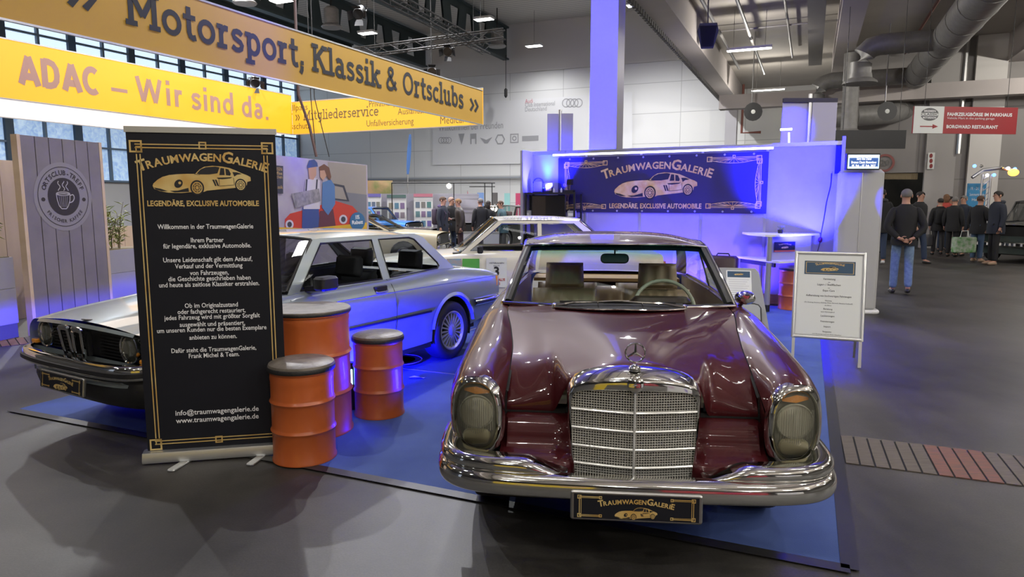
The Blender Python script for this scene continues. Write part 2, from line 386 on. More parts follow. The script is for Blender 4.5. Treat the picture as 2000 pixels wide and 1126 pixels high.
drain(DR0+DD*.0, 30, 'wooden drain cover strip across the grey aisle beside the burgundy coupe', {6, 7, 8, 9, 18, 19, 20, 24, 25}, DD)
DQ = gz(0, 688); drain(gz(-40, 668), 24, 'wooden drain cover strip in the aisle before the coffee sign', {2, 3, 4, 8, 9, 10, 11, 15, 16, 17, 18}, (gz(118, 655)-gz(-40, 672)).normalized(), .085, .5)

# ---------------------------------------------------------------- hall shell
COL1 = Vector((1.58, 13.4, 0))
def cl(a, b, z=0.0): return COL1+E1*a+E2*b+UP*z               # grid with its origin at the near white column
def slab(name, pts, z0, z1, mt, **kw):
    m = MB(); lo = [Vector((p.x, p.y, z0)) for p in pts]; hi = [Vector((p.x, p.y, z1)) for p in pts]; n = len(pts)
    m.add(lo+hi, [tuple(range(n)), tuple(range(n, 2*n))[::-1]]+[(i, (i+1) % n, (i+1) % n+n, i+n) for i in range(n)])
    return m.build(name, mt, **kw)
def wallpiece(name, a, b, z0, z1, th, mt):
    d = (b-a).normalized(); n = Vector((-d.y, d.x, 0))*th
    return struct(slab(name, [a, b, b+n, a+n], z0, z1, mt))
def panel_mat(name, col, col2, sx, sz, line=(.25, .25, .25), lw=.02, rough=.6):
    """sheet cladding: thin joints on a grid along the wall (object X/Y length and Z)"""
    m = mat(name, col, rough); nt = m.node_tree; b = nt.nodes['Principled BSDF']
    tc = nt.nodes.new('ShaderNodeTexCoord'); mp = nt.nodes.new('ShaderNodeMapping'); mp.inputs['Rotation'].default_value = (0, 0, HA)
    nt.links.new(tc.outputs['Object'], mp.inputs[0]); sp = nt.nodes.new('ShaderNodeSeparateXYZ'); nt.links.new(mp.outputs[0], sp.inputs[0])
    cb_ = nt.nodes.new('ShaderNodeCombineXYZ'); nt.links.new(sp.outputs['X'], cb_.inputs['X']); nt.links.new(sp.outputs['Z'], cb_.inputs['Y'])
    br = nt.nodes.new('ShaderNodeTexBrick'); br.offset = 0; br.inputs['Scale'].default_value = 1; br.inputs['Brick Width'].default_value = sx; br.inputs['Row Height'].default_value = sz
    br.inputs['Mortar Size'].default_value = lw; br.inputs['Color1'].default_value = (*col, 1); br.inputs['Color2'].default_value = (*col2, 1); br.inputs['Mortar'].default_value = (*line, 1)
    nt.links.new(cb_.outputs[0], br.inputs['Vector']); nt.links.new(br.outputs['Color'], b.inputs['Base Color']); return m
def rib_mat(name, col, dark, scale, rot):
    m = mat(name, col, .7); nt = m.node_tree; b = nt.nodes['Principled BSDF']
    tc = nt.nodes.new('ShaderNodeTexCoord'); mp = nt.nodes.new('ShaderNodeMapping'); mp.inputs['Rotation'].default_value = (0, 0, rot); nt.links.new(tc.outputs['Object'], mp.inputs[0])
    wv = nt.nodes.new('ShaderNodeTexWave'); wv.inputs['Scale'].default_value = scale; nt.links.new(mp.outputs[0], wv.inputs['Vector'])
    r = nt.nodes.new('ShaderNodeValToRGB'); r.color_ramp.elements[0].color = (*dark, 1); r.color_ramp.elements[1].color = (*col, 1); r.color_ramp.elements[0].position = .1; r.color_ramp.elements[1].position = .5
    nt.links.new(wv.outputs['Fac'], r.inputs[0]); nt.links.new(r.outputs[0], b.inputs['Base Color']); return m
K['wall_white'] = panel_mat('white_hall_cladding', (.70, .70, .68), (.67, .67, .66), 3.2, 1.55, (.44, .44, .43), .016)
K['wall_grey'] = panel_mat('grey_hall_panels', (.25, .235, .225), (.235, .22, .21), 3.4, 2.4, (.17, .16, .155), .02)
K['deck'] = rib_mat('ribbed_deck_ceiling', (.27, .265, .25), (.17, .165, .155), 1.3, HA)
K['deck_high'] = rib_mat('high_ribbed_ceiling', (.60, .58, .54), (.42, .41, .385), 1.0, HA+math.pi/2)
BW = 23.6                                              # back wall on the grid
wallpiece('wall_back', cl(-27.6, BW), cl(12, BW), 0, 8.8, .3, K['wall_white'])
K['wall_upper'] = mat('upper_wall_grey', (.62, .60, .57), .8)
wallpiece('wall_back.001', cl(-27.6, BW-.12), cl(12, BW-.12), 8.8, 11.6, .4, K['wall_upper'])
# grey end wall of the low part with a gateway
GW0 = gz(1716, 481); gwb = (GW0-COL1).dot(E2); gwa = (GW0-COL1).dot(E1)
ga1 = (gpl(1800, 470, cl(0, gwb), E2)-COL1).dot(E1)
wallpiece('wall_right', cl(4.9, gwb), cl(gwa, gwb), 0, 7.2, .3, K['wall_grey'])
wallpiece('wall_right.001', cl(ga1, gwb), cl(30, gwb), 0, 7.2, .3, K['wall_grey'])
zt = gpl(1760, 337, cl(0, gwb), E2).z
wallpiece('wall_right.002', cl(gwa, gwb), cl(ga1, gwb), zt, 7.2, .3, K['wall_grey'])
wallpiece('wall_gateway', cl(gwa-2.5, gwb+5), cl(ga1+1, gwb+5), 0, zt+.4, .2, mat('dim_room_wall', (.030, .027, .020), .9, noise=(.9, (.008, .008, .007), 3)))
wallpiece('wall_far', cl(4.9, gwb), cl(4.9, BW), 0, 7.2, .3, K['wall_white'])
for i, xx in enumerate((1822, 1905)):                   # lighter pilasters on the grey wall
    p = gpl(xx, 470, cl(0, gwb), E2); a_ = (p-COL1).dot(E1)
    wallpiece('wall_pilaster.%03d' % i if i else 'wall_pilaster', cl(a_-.45, gwb-.25), cl(a_+.45, gwb-.25), 0, 7.2, .24, mat('light_pilaster', (.36, .345, .33), .7) if i == 0 else K['wall_upper'])
# low ceiling on the right, deck ceiling, beams
struct(slab('ceiling_low', [cl(-.2, -36), cl(30, -36), cl(30, gwb+.2), cl(-.2, gwb+.2)], 7.15, 7.4, K['conc']))
struct(slab('ceiling_low.001', [cl(-.2, gwb+.2), cl(5.1, gwb+.2), cl(5.1, BW), cl(-.2, BW)], 7.15, 7.4, K['conc']))
struct(slab('ceiling_high', [cl(-40, -36), cl(-.6, -36), cl(-.6, BW+.2), cl(-40, BW+.2)], 11.4, 11.7, K['deck_high']))
wallpiece('wall_upstand', cl(-.45, -36), cl(-.45, BW), 7.1, 11.5, .2, mat('gable_band', (.33, .32, .31), .8))
def beam(a, b0, b1, w, z0, z1, k):
    o = slab('ceiling_beam', [cl(a-w/2, b0), cl(a+w/2, b0), cl(a+w/2, b1), cl(a-w/2, b1)], z0, z1, k); return struct(o)
beam(.25, -36, BW, .62, 6.25, 7.16, K['conc_beam'])
for a in (4.62, 9.9, 14.7): beam(a, -36, gwb, .56, 6.25, 7.16, K['conc_beam'])
for b_ in (gwb-1.2,): struct(slab('ceiling_beam', [cl(.55, b_), cl(28, b_), cl(28, b_+.5), cl(.55, b_+.5)], 5.05, 5.55, K['conc_beam']))
# saw-tooth end of the steel deck under the edge beam
m = MB(); n = 150
for i in range(n):
    b0 = -13+i*.25; m.box(cl(-.12, b0, 6.19), (.10, .16, .13), Matrix.Rotation(-HA, 3, 'Z')); 
m.box(cl(-.2, 5.75, 6.33), (.06, 37.5, .16), Matrix.Rotation(-HA, 3, 'Z'))
struct(m.build('trim_deck_edge', mat('dark_deck_edge', (.055, .052, .05), .7)))
# white columns of the edge beam
K['column'] = mat('white_column_paint', (.36, .35, .37), .5)
for k, b_ in enumerate((0, 21.6)):
    struct(slab('column', [cl(-.02, b_-.25), cl(.5, b_-.25), cl(.5, b_+.25), cl(-.02, b_+.25)], 0, 6.26, K['column']))
# glass facade on the far left: frame grid and frosted panes with the winter daylight put in as glow
FA = -27.4
def pane_mat():
    m = mat('glowing_frosted_glass', (.35, .5, .7), .3, em=.55, emcol=(.42, .62, .95)); nt = m.node_tree; b = nt.nodes['Principled BSDF']
    tc = nt.nodes.new('ShaderNodeTexCoord'); n = nt.nodes.new('ShaderNodeTexNoise'); n.inputs['Scale'].default_value = 3.5; n.inputs['Detail'].default_value = 6; n.inputs['Distortion'].default_value = 1.5
    r = nt.nodes.new('ShaderNodeValToRGB'); r.color_ramp.elements[0].position = .35; r.color_ramp.elements[1].position = .7
    r.color_ramp.elements[0].color = (.16, .32, .62, 1); r.color_ramp.elements[1].color = (.62, .78, .95, 1)
    nt.links.new(tc.outputs['Object'], n.inputs['Vector']); nt.links.new(n.outputs['Fac'], r.inputs[0]); nt.links.new(r.outputs[0], b.inputs['Emission Color']); return m
pm = pane_mat(); pm_hi = mat('glowing_sky_glass', (.5, .65, .8), .3, em=1.05, emcol=(.66, .82, 1.0))
def facade_pt(b, z, out=0.0): return cl(FA-out, b, z)
fr = mat('blue_grey_facade_frame', (.10, .15, .21), .5)
nw = 0
for k in range(8):
    b0, b1 = BW-3.0*(k+1), BW-3.0*k
    for z0, z1, mt in ((2.6, 5.7, pm), (5.7, 11.3, pm_hi)):
        nw += 1; o = MB().quad(facade_pt(b0, z0), facade_pt(b1, z0), facade_pt(b1, z1), facade_pt(b0, z1)).build('window_%d' % nw, mt); struct(o)
        f = MB()
        for b_ in (b0, (b0+b1)/2, b1): f.box(facade_pt(b_, (z0+z1)/2, -.08), (.16, .10 if b_ == (b0+b1)/2 else .34, z1-z0), Matrix.Rotation(-HA, 3, 'Z'))
        for z_ in np.arange(z0, z1+.1, 1.55): f.box(facade_pt((b0+b1)/2, z_, -.08), (.12, 3.0, .09), Matrix.Rotation(-HA, 3, 'Z'))
        f.build('window_frame', fr, o)
wallpiece('wall_left', cl(FA, BW-24.4), cl(FA, BW), 0, 2.6, .2, mat('grey_plinth_wall', (.38, .38, .38), .7))
wallpiece('wall_left.001', cl(FA, -36), cl(FA, BW-24.2), 0, 11.4, .2, mat('far_side_wall', (.30, .30, .31), .8))
# enclose the hall behind and beside the camera
wallpiece('wall_rear', cl(-22, -36), cl(30, -36), 0, 11.5, .2, mat('rear_hall_wall', (.30, .29, .28), .8))
wallpiece('wall_side', cl(30, -36), cl(30, 18), 0, 7.4, .2, mat('side_hall_wall', (.28, .27, .26), .8))
# steel girders with cut-outs in the high hall
def girder(a, b0, b1, label):
    m = MB(); h0, h1 = 9.5, 11.2; n = int((b1-b0)/1.5); holes = []
    for i in range(n):
        c = b0+.6+i*1.5; up = i % 2 == 0; w0, w1 = (.45, .25) if up else (.25, .45)
        holes.append([(c-w0, h0+.35), (c+w0, h0+.35), (c+w1, h1-.35), (c-w1, h1-.35)])
    outer = [(b0-.3, h0), (b1, h0), (b1, h1), (b0-.3, h1)]
    for off in (-.04, .04): m.poly([outer]+holes, lambda p, q, off=off: cl(a+off, p, q))
    for z_ in (h0, h1): m.box(cl(a, (b0+b1)/2, z_), (.35, b1-b0, .09), Matrix.Rotation(-HA, 3, 'Z'))
    return struct(m.build('ceiling_girder', K['steel_dark']))
GIRD = [(gpl(832, 122, cl(0, BW-.3), E2)-COL1).dot(E1), (gpl(990, 98, cl(0, BW-.3), E2)-COL1).dot(E1)]
for a in GIRD+[2*GIRD[0]-GIRD[1], 3*GIRD[0]-2*GIRD[1]]: girder(a, -12, BW-.4, '')
# ---------------------------------------------------------------- lettering and emblems
_tc = {}
def glyphs(s, bold=0.0, res=2):
    key = (s, bold, res)
    if key not in _tc:
        cu = bpy.data.curves.new('lettering_source', 'FONT'); cu.body = s; cu.size = 1.0; cu.resolution_u = res; cu.offset = bold; cu.fill_mode = 'FRONT'
        o = bpy.data.objects.new('lettering_source', cu); COL.objects.link(o)
        dg = bpy.context.evaluated_depsgraph_get(); dg.update(); me = o.evaluated_get(dg).to_mesh()
        V = [tuple(v.co) for v in me.vertices]; F = [tuple(p.vertices) for p in me.polygons]
        o.evaluated_get(dg).to_mesh_clear(); bpy.data.objects.remove(o); bpy.data.curves.remove(cu)
        xs = [v[0] for v in V] or [0, 0.3]
        _tc[key] = (V, F, min(xs), max(xs))
    return _tc[key]
def text(mb, s, fr, x, y, h, align='C', bold=0.0, width=None, sx=1.0, res=2):
    """lettering of capital height ~h*.7 laid with fr(a,b); x is the anchor"""
    V, F, x0, x1 = glyphs(s, bold, res)
    if width: sx = width/((x1-x0)*h)
    W = (x1-x0)*h*sx; ox = x-{'C': W/2, 'L': 0, 'R': W}[align]
    mb.add([fr(ox+(v[0]-x0)*h*sx, y+v[1]*h) for v in V], F); return W
KERN = {'WA': .16, 'AU': .02, 'AG': .05, 'LE': .05, 'TR': .10, 'RA': .04, 'GA': .05, 'AL': .03}
def arc_text(mb, chars, fr, cx, cy, W, sag, bold=.02, gap=.055):
    """chars=[(char, size)] spread over width W on a shallow arch"""
    adv = []
    for ch, sz in chars:
        V, F, a, b = glyphs(ch, bold); adv.append((b-a)*sz+gap)
    for i in range(len(chars)-1): adv[i] -= KERN.get(chars[i][0]+chars[i+1][0], 0)*chars[i][1]
    k = W/(sum(adv)-gap); x = -W/2
    for (ch, sz), ad in zip(chars, adv):
        V, F, a, b = glyphs(ch, bold); wch = (b-a)*sz*k; m = x+wch/2; t = m/(W/2)
        ang = math.atan(-2*sag*t/(W/2)); c, s_ = math.cos(ang), math.sin(ang); yb = cy-sag*t*t
        P = []
        for v in V:
            px = (v[0]-a)*sz*k-wch/2; py = v[1]*sz*k
            P.append(fr(cx+m+px*c-py*s_, yb+px*s_+py*c))
        mb.add(P, F); x += ad*k
def ring_text(mb, s, fr, cx, cy, r, a0, a1, h, bold=.02, inside=False):
    n = len(s)
    for i, ch in enumerate(s):
        if ch == ' ': continue
        V, F, xa, xb = glyphs(ch, bold); a = math.radians(a0+(a1-a0)*i/(n-1)); rot = a-math.pi/2 if not inside else a+math.pi/2
        c, s_ = math.cos(rot), math.sin(rot); mx = (xa+xb)/2
        mb.add([fr(cx+r*math.cos(a)+((v[0]-mx)*c-(v[1]-.35)*s_)*h, cy+r*math.sin(a)+((v[0]-mx)*s_+(v[1]-.35)*c)*h) for v in V], F)
TRAUM = [('T', 1.28)]+[(c, .92) for c in 'RAUMWAGEN']+[('G', 1.32)]+[(c, .92) for c in 'ALERI']+[('E', 1.15)]
def off(fr, d):
    return lambda a, b: fr(a, b, d)
def disc(mb, fr, cx, cy, r0, r1=0.0, n=28, sx=1.0, rot=0.0, a0=0, a1=360):
    pts = []
    full = abs(a1-a0) >= 360
    for k in range(n+(0 if full else 1)):
        a = math.radians(a0+(a1-a0)*k/n); pts.append((math.cos(a), math.sin(a)))
    def mp(p, r):
        x, y = p[0]*r*sx, p[1]*r; return fr(cx+x*math.cos(rot)-y*math.sin(rot), cy+x*math.sin(rot)+y*math.cos(rot))
    if r1 <= 0: mb.quad(*[mp(p, r0) for p in pts])
    else: mb.grid([[mp(p, r0) for p in pts], [mp(p, r1) for p in pts]], closed=full)
def rect(mb, fr, x0, y0, x1, y1): mb.quad(fr(x0, y0), fr(x1, y0), fr(x1, y1), fr(x0, y1))
def rline(mb, fr, pts, w):
    for (a, b), (c, d) in zip(pts[:-1], pts[1:]):
        l = math.hypot(c-a, d-b) or 1; nx, ny = -(d-b)/l*w/2, (c-a)/l*w/2
        mb.quad(fr(a+nx, b+ny), fr(a-nx, b-ny), fr(c-nx, d-ny), fr(c+nx, d+ny))
def sqframe(mb, fr, cx, cy, s, w):
    h = s/2
    for q in ((cx-h, cy-h, cx+h, cy-h+w), (cx-h, cy+h-w, cx+h, cy+h), (cx-h, cy-h+w, cx-h+w, cy+h-w), (cx+h-w, cy-h+w, cx+h, cy+h-w)): rect(mb, fr, *q)
def car_emblem(gold, dark, frg, frd, cx, cy, W):
    """drawing of a gold fastback sports car, W wide, centred"""
    def n(p): return (cx+((p[0]-207)/613-.5)*W, cy+((345-p[1])/613)*W)
    body = [(207, 385), (213, 370), (240, 345), (270, 327), (310, 315), (360, 309), (420, 306), (472, 306), (500, 277), (530, 259), (580, 252), (640, 256), (690, 266), (725, 281), (760, 298), (800, 314), (818, 325), (820, 350), (797, 357), (792, 380), (715, 397), (540, 416), (520, 424), (430, 427), (380, 432), (300, 430), (250, 420), (215, 405)]
    gold.poly([[n(p) for p in body]], frg)
    D = [[(482, 303), (508, 276), (540, 262), (600, 257), (626, 262), (611, 301), (560, 309), (500, 309)],
         [(632, 266), (654, 268), (656, 312), (622, 313)], [(662, 270), (682, 275), (695, 303), (690, 316), (664, 313)],
         [(705, 292), (735, 293), (765, 304), (735, 309), (716, 322)], [(213, 396), (255, 404), (298, 420), (258, 420), (226, 409)],
         [(310, 418), (360, 416), (425, 398), (428, 424), (340, 428)], [(576, 343), (588, 343), (602, 385), (592, 385)], [(592, 343), (603, 343), (617, 385), (607, 385)],
         [(604, 330), (705, 326), (690, 334), (640, 340), (612, 337)], [(616, 338), (619, 338), (622, 384), (619, 386)], [(619, 384), (712, 376), (712, 379), (620, 387)], [(709, 330), (712, 330), (716, 376), (713, 378)],
         [(470, 306), (500, 310), (500, 313), (466, 309)]]
    for q in D: dark.poly([[n(p) for p in q]], frd)
    k = W/613
    for (x, y, r) in ((480, 397, 50), (754, 378, 42)):
        a, b = n((x, y)); disc(dark, frd, a, b, r*k, sx=.86)
        frz = (lambda f: (lambda p, q: f(p, q)))(frg)
        for (q0, q1) in ((.78, .62), (.5, .38), (.2, 0)): disc(dark_top(gold), frd_top(frd), a, b, r*k*q0, r*k*q1, sx=.86)
        for j in range(8):
            t = math.pi*2*j/8; rline(gold, frd_top(frd), [(a+.16*r*k*math.cos(t), b+.2*r*k*math.sin(t)), (a+.52*r*k*math.cos(t), b+.6*r*k*math.sin(t))], r*k*.07)
    a, b = n((366, 371)); disc(dark, frd, a, b, 30*k, sx=.78, rot=-.7)
    disc(gold, frd_top(frd), *n((374, 366)), 9*k)
def dark_top(g): return g
def frd_top(f): return lambda a, b: f.top(a, b)
class Fr:
    """a flat frame: origin, right, up; offset along the normal"""
    def __init__(s, o, x, y, d=0.0): s.o = Vector(o); s.x = Vector(x).normalized(); s.y = Vector(y).normalized(); s.n = s.x.cross(s.y); s.d = d
    def __call__(s, a, b, d=None): return s.o+s.x*a+s.y*b+s.n*(s.d if d is None else d)
    def at(s, d): return Fr(s.o, s.x, s.y, d)
    def top(s, a, b): return s.o+s.x*a+s.y*b+s.n*(s.d*1.6)

# slab-serif stroke letters (x-height .52, capital .72)
def slab_text(mb, s, fr, x, y, h, width=None, t=.12, sans=False, onword=None):
    def ell(cx, cy, rx, ry, a0=0, a1=360, n=20): return [(cx+rx*math.cos(math.radians(a0+(a1-a0)*k/n)), cy+ry*math.sin(math.radians(a0+(a1-a0)*k/n))) for k in range(n+1)]
    H = t*.42
    def serif(cx, yy, w=.27): return ('h', cx-w/2, cx+w/2, yy)
    G = {
     'M': (.86, [[(.16, .72), (.16, 0)], [(.70, .72), (.70, 0)], [(.17, .66), (.43, .22)], [(.69, .66), (.43, .22)]], [serif(.16, 0), serif(.70, 0), ('h', .03, .2, .72), ('h', .66, .83, .72)]),
     'o': (.54, [ell(.27, .26, .19, .205)], []), 'O': (.70, [ell(.35, .36, .26, .305)], []),
     't': (.38, [[(.17, .68), (.17, .16), (.2, .08), (.26, .05), (.35, .07)]], [('h', .02, .35, .52)]),
     'r': (.42, [[(.15, .52), (.15, 0)], [(.15, .33), (.2, .42), (.27, .46), (.36, .45)]], [serif(.16, 0, .30), ('h', .02, .15, .52)]),
     's': (.44, [[(.365, .40), (.30, .455), (.22, .465), (.13, .44), (.095, .375), (.13, .31), (.22, .27), (.31, .235), (.36, .17), (.335, .09), (.25, .05), (.16, .05), (.06, .11)]], []),
     'p': (.56, [[(.15, .52), (.15, -.2)], ell(.30, .26, .165, .205)], [serif(.16, -.2, .30), ('h', .02, .15, .52)]),
     ',': (.24, [[(.12, .06), (.11, -.04), (.06, -.13)]], [('h', .06, .18, .08)]),
     'K': (.68, [[(.15, .72), (.15, 0)], [(.54, .70), (.18, .34)], [(.28, .44), (.57, .02)]], [serif(.15, 0), serif(.15, .72), serif(.55, .72, .24), serif(.57, 0, .26)]),
     'l': (.30, [[(.15, .74), (.15, 0)]], [serif(.15, 0, .29), ('h', .02, .15, .74)]),
     'i': (.30, [[(.15, .52), (.15, 0)], [(.15, .75), (.15, .62)]], [serif(.15, 0, .29), ('h', .02, .15, .52)]),
     'a': (.52, [[(.10, .43), (.2, .475), (.30, .46), (.355, .39), (.355, .06)], ell(.225, .16, .135, .115)], [('h', .35, .5, 0)]),
     'k': (.56, [[(.15, .74), (.15, 0)], [(.43, .5), (.17, .23)], [(.25, .31), (.46, .02)]], [serif(.15, 0), ('h', .02, .15, .74), serif(.43, .52, .22), serif(.47, 0, .24)]),
     'c': (.46, [ell(.27, .26, .19, .205, 48, 312)], []), 'u': (.58, [[(.14, .52), (.14, .17), (.18, .08), (.26, .05), (.35, .08), (.41, .15)], [(.42, .52), (.42, 0)]], [('h', .02, .14, .52), ('h', .31, .42, .52), ('h', .42, .56, 0)]),
     'b': (.56, [[(.14, .74), (.14, .05)], ell(.30, .26, .165, .205)], [('h', .02, .14, .74)]),
     'd': (.58, [[(.42, .74), (.42, 0)], ell(.26, .26, .165, .205)], [('h', .3, .42, .74), ('h', .42, .55, 0)]),
     'g': (.56, [[(.40, .52), (.40, -.05), (.36, -.14), (.25, -.17), (.12, -.14)], ell(.25, .27, .155, .195)], [('h', .40, .54, .52)]),
     'e': (.50, [ell(.26, .26, .185, .205, 0, 320), [(.08, .27), (.44, .27)]], []),
     'v': (.54, [[(.09, .52), (.27, .02)], [(.45, .52), (.27, .02)]], [serif(.09, .52, .24), serif(.45, .52, .24)]),
     'W': (1.0, [[(.10, .72), (.28, .02)], [(.28, .02), (.49, .68)], [(.49, .68), (.69, .02)], [(.69, .02), (.88, .72)]], [serif(.1, .72), serif(.88, .72)]),
     'A': (.62, [[(.07, 0), (.31, .70)], [(.31, .70), (.55, 0)], [(.16, .21), (.46, .21)]], []), 'D': (.64, [[(.13, .06), (.28, .06), (.40, .10), (.48, .21), (.50, .36), (.48, .51), (.40, .62), (.28, .66), (.13, .66)], [(.13, .72), (.13, 0)]], []),
     'C': (.58, [ell(.34, .36, .235, .305, 52, 308)], []), 'n': (.54, [[(.12, .52), (.12, 0)], [(.12, .30), (.17, .41), (.26, .46), (.35, .44), (.40, .34), (.40, 0)]], []), '.': (.26, [], [('h', .06, .19, 0)]),
     '»': (.60, [[(.06, .46), (.22, .24), (.06, .02)], [(.30, .46), (.46, .24), (.30, .02)]], []),
     '&': (.72, [[(.62, .05), (.24, .46), (.19, .56), (.23, .65), (.32, .68), (.41, .64), (.43, .55), (.37, .46), (.17, .32), (.10, .2), (.13, .1), (.23, .05), (.36, .06), (.48, .14), (.58, .31)]], []),
     ' ': (.26, [], [])}
    tot = sum(G[c][0] for c in s); k = (width/(tot*h)) if width else 1.0; cx = x
    fr0 = fr; nst = 0
    for c in s:
        adv, strokes, ser = G[c]
        if c == ' ' and onword and mb.v: onword(mb); mb = MB()
        for st in strokes:
            nst += 1; fr = fr0.at(fr0.d+.0012*(nst % 4)); n = len(st); L = []; R = []; closed = n > 3 and math.hypot(st[0][0]-st[-1][0], st[0][1]-st[-1][1]) < 1e-4
            for i in range(n):
                a = st[i-1] if i else (st[-2] if closed else st[0]); b = st[i+1] if i < n-1 else (st[1] if closed else st[-1])
                dx, dy = b[0]-a[0], b[1]-a[1]; l = math.hypot(dx, dy) or 1; th = t*(.5 if n < 6 else .46); L.append((st[i][0]-dy/l*th, st[i][1]+dx/l*th)); R.append((st[i][0]+dy/l*th, st[i][1]-dx/l*th))
            mb.grid([[fr(cx+p[0]*h*k, y+p[1]*h) for p in L], [fr(cx+p[0]*h*k, y+p[1]*h) for p in R]])
        fr = fr0.at(fr0.d+.0060)
        for q in (ser if not sans or c == '.' else ()):
            _, a, b, yy = q; y0, y1 = (yy, yy+2*H) if yy < .1 else (yy-2*H, yy)
            rect(mb, fr, cx+a*h*k, y+y0*h, cx+b*h*k, y+y1*h)
        cx += adv*h*k
    if onword and mb.v: onword(mb)
    return cx-x
def brand_sign(parent, fr, W, Hh, names, corners=True, tagline=False, arch=.13, car=.36, text_w=.50, carpos=-.06, tpos=.20, world=True, dz=.002):
    """dark sign face content: arched gold lettering, gold car, fan-shaped corner ornaments; frame centred on the face"""
    g = MB(); d = MB(); f1 = fr.at(dz); f2 = fr.at(dz*1.6)
    arc_text(g, TRAUM, f1, 0, Hh*tpos, W*text_w, Hh*arch, bold=.028)
    gold = MB(); car_emblem(gold, d, f1, f2, 0, Hh*carpos, W*car)
    if tagline: text(g, 'LEGENDÄRE, EXCLUSIVE AUTOMOBILE', f1, 0, -Hh*.41, W*.035, bold=.03, width=W*.46)
    g.build(names[0], K['gold'], parent, world=world); gold.build(names[1], K['gold'], parent, world=world); d.build('emblem_lines', names[2], parent, world=world)
    return f1
def fan_corner(g, f, x0, y0, x1, y1, w, sq, up):
    """art-deco bar between two little squares with a fan in its middle"""
    for (x, y) in ((x0, y0), (x1, y1)): sqframe(g, f, x, y, sq, w*1.5)
    horiz = abs(x1-x0) > abs(y1-y0); mx, my = (x0+x1)/2, (y0+y1)/2
    if horiz:
        for dy in (sq*.28, sq*.02): rline(g, f, [(x0, y0+dy*up), (x1, y1+dy*up)], w)
        for i in range(-4, 5): rline(g, f, [(mx, my+sq*.1*up), (mx+i*(x1-x0)*.095, my-(sq*.75-abs(i)*sq*.09)*up)], w*.7)
        rline(g, f, [(x0+(x1-x0)*(k/10), y0-(.2+.6*math.sin(math.pi*k/10))*sq*up) for k in range(11)], w); sqframe(g, f, mx, my+sq*.42*up, sq*.55, w*1.3)
    else:
        for dx in (sq*.28, sq*.02): rline(g, f, [(x0+dx*up, y0), (x1+dx*up, y1)], w)
        for i in range(-4, 5): rline(g, f, [(mx+sq*.1*up, my), (mx-(sq*.75-abs(i)*sq*.09)*up, my+i*(y1-y0)*.095)], w*.7)
        rline(g, f, [(x0-(.2+.6*math.sin(math.pi*k/10))*sq*up, y0+(y1-y0)*(k/10)) for k in range(11)], w); sqframe(g, f, mx+sq*.42*up, my, sq*.55, w*1.3)
# ---------------------------------------------------------------- wheels shared by the cars
def wheel(parent, name, u, v, z, r, width, side, rim=.62, style='spokes', label=None):
    """tyre part with the rim as its sub-part; axle along X; side=+1 faces +X"""
    M = Matrix.Rotation(math.pi/2*side, 4, 'Y'); ri = r*rim; w2 = width/2
    prof = [(ri*.96, -w2), (ri*1.08, -w2*1.02), (r*.9, -w2), (r*.98, -w2*.8), (r, -w2*.5), (r, w2*.5), (r*.98, w2*.8), (r*.9, w2), (ri*1.12, w2*1.03), (ri, w2*.9), (ri*.96, w2*.4)]
    m = MB().lathe(prof, (0, 0, 0), 40); m.f = m.f[:-2]; m.xf(Matrix.Translation((u, v, z)) @ M)
    t = m.build(name, K['rubber'], parent, smooth=True)
    R = MB()
    if style == 'spokes':
        R.lathe([(ri*.97, w2*.55), (ri*1.02, w2*.95), (ri*.96, w2*.97), (ri*.86, w2*.72), (ri*.84, w2*.2)], n=40); R.f = R.f[:-2]
        R.lathe([(ri*.34, w2*.5), (ri*.34, w2*.8), (ri*.26, w2*.9), (ri*.001, w2*.92)], n=24)
        for k in range(20):
            a = 2*math.pi*k/20; c, s_ = math.cos(a), math.sin(a)
            R.bar((ri*.3*c, ri*.3*s_, w2*.72), (ri*.9*c, ri*.9*s_, w2*.66), ri*.085, .03, (0, 0, 1))
        rm = K['satin_rim']
    elif style == 'disc':
        R.lathe([(ri*.97, w2*.5), (ri*1.02, w2*.95), (ri*.93, w2*.95), (ri*.84, w2*.6), (ri*.6, w2*.45), (ri*.55, w2*.65), (ri*.3, w2*.8), (ri*.001, w2*.85)], n=32); R.f = R.f[:-2]; rm = K['satin']
    else:
        R.lathe([(ri*.97, w2*.5), (ri*1.0, w2*.9), (ri*.8, w2*.6), (ri*.3, w2*.55), (ri*.001, w2*.7)], n=28); R.f = R.f[:-2]; rm = K['black']
    R.xf(Matrix.Translation((u, v, z)) @ M)
    R.build('rim', rm, t, smooth=True, angle=30)
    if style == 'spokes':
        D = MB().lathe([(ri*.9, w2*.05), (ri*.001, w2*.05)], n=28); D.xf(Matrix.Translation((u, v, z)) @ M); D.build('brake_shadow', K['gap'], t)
    return t
K['satin_rim'] = mat('silver_wheel_lacquer', (.50, .51, .53), .35, .6, .3)

# ---------------------------------------------------------------- the burgundy coupe
RZ = -math.radians(5.7)
mc = T('classic_coupe', 'burgundy classic coupe with tall chrome grille on the blue carpet', 'car', (.525, 2.79, .0095), RZ)
mc['label'] = 'burgundy classic coupe with upright chrome grille and star ornament on the blue carpet'
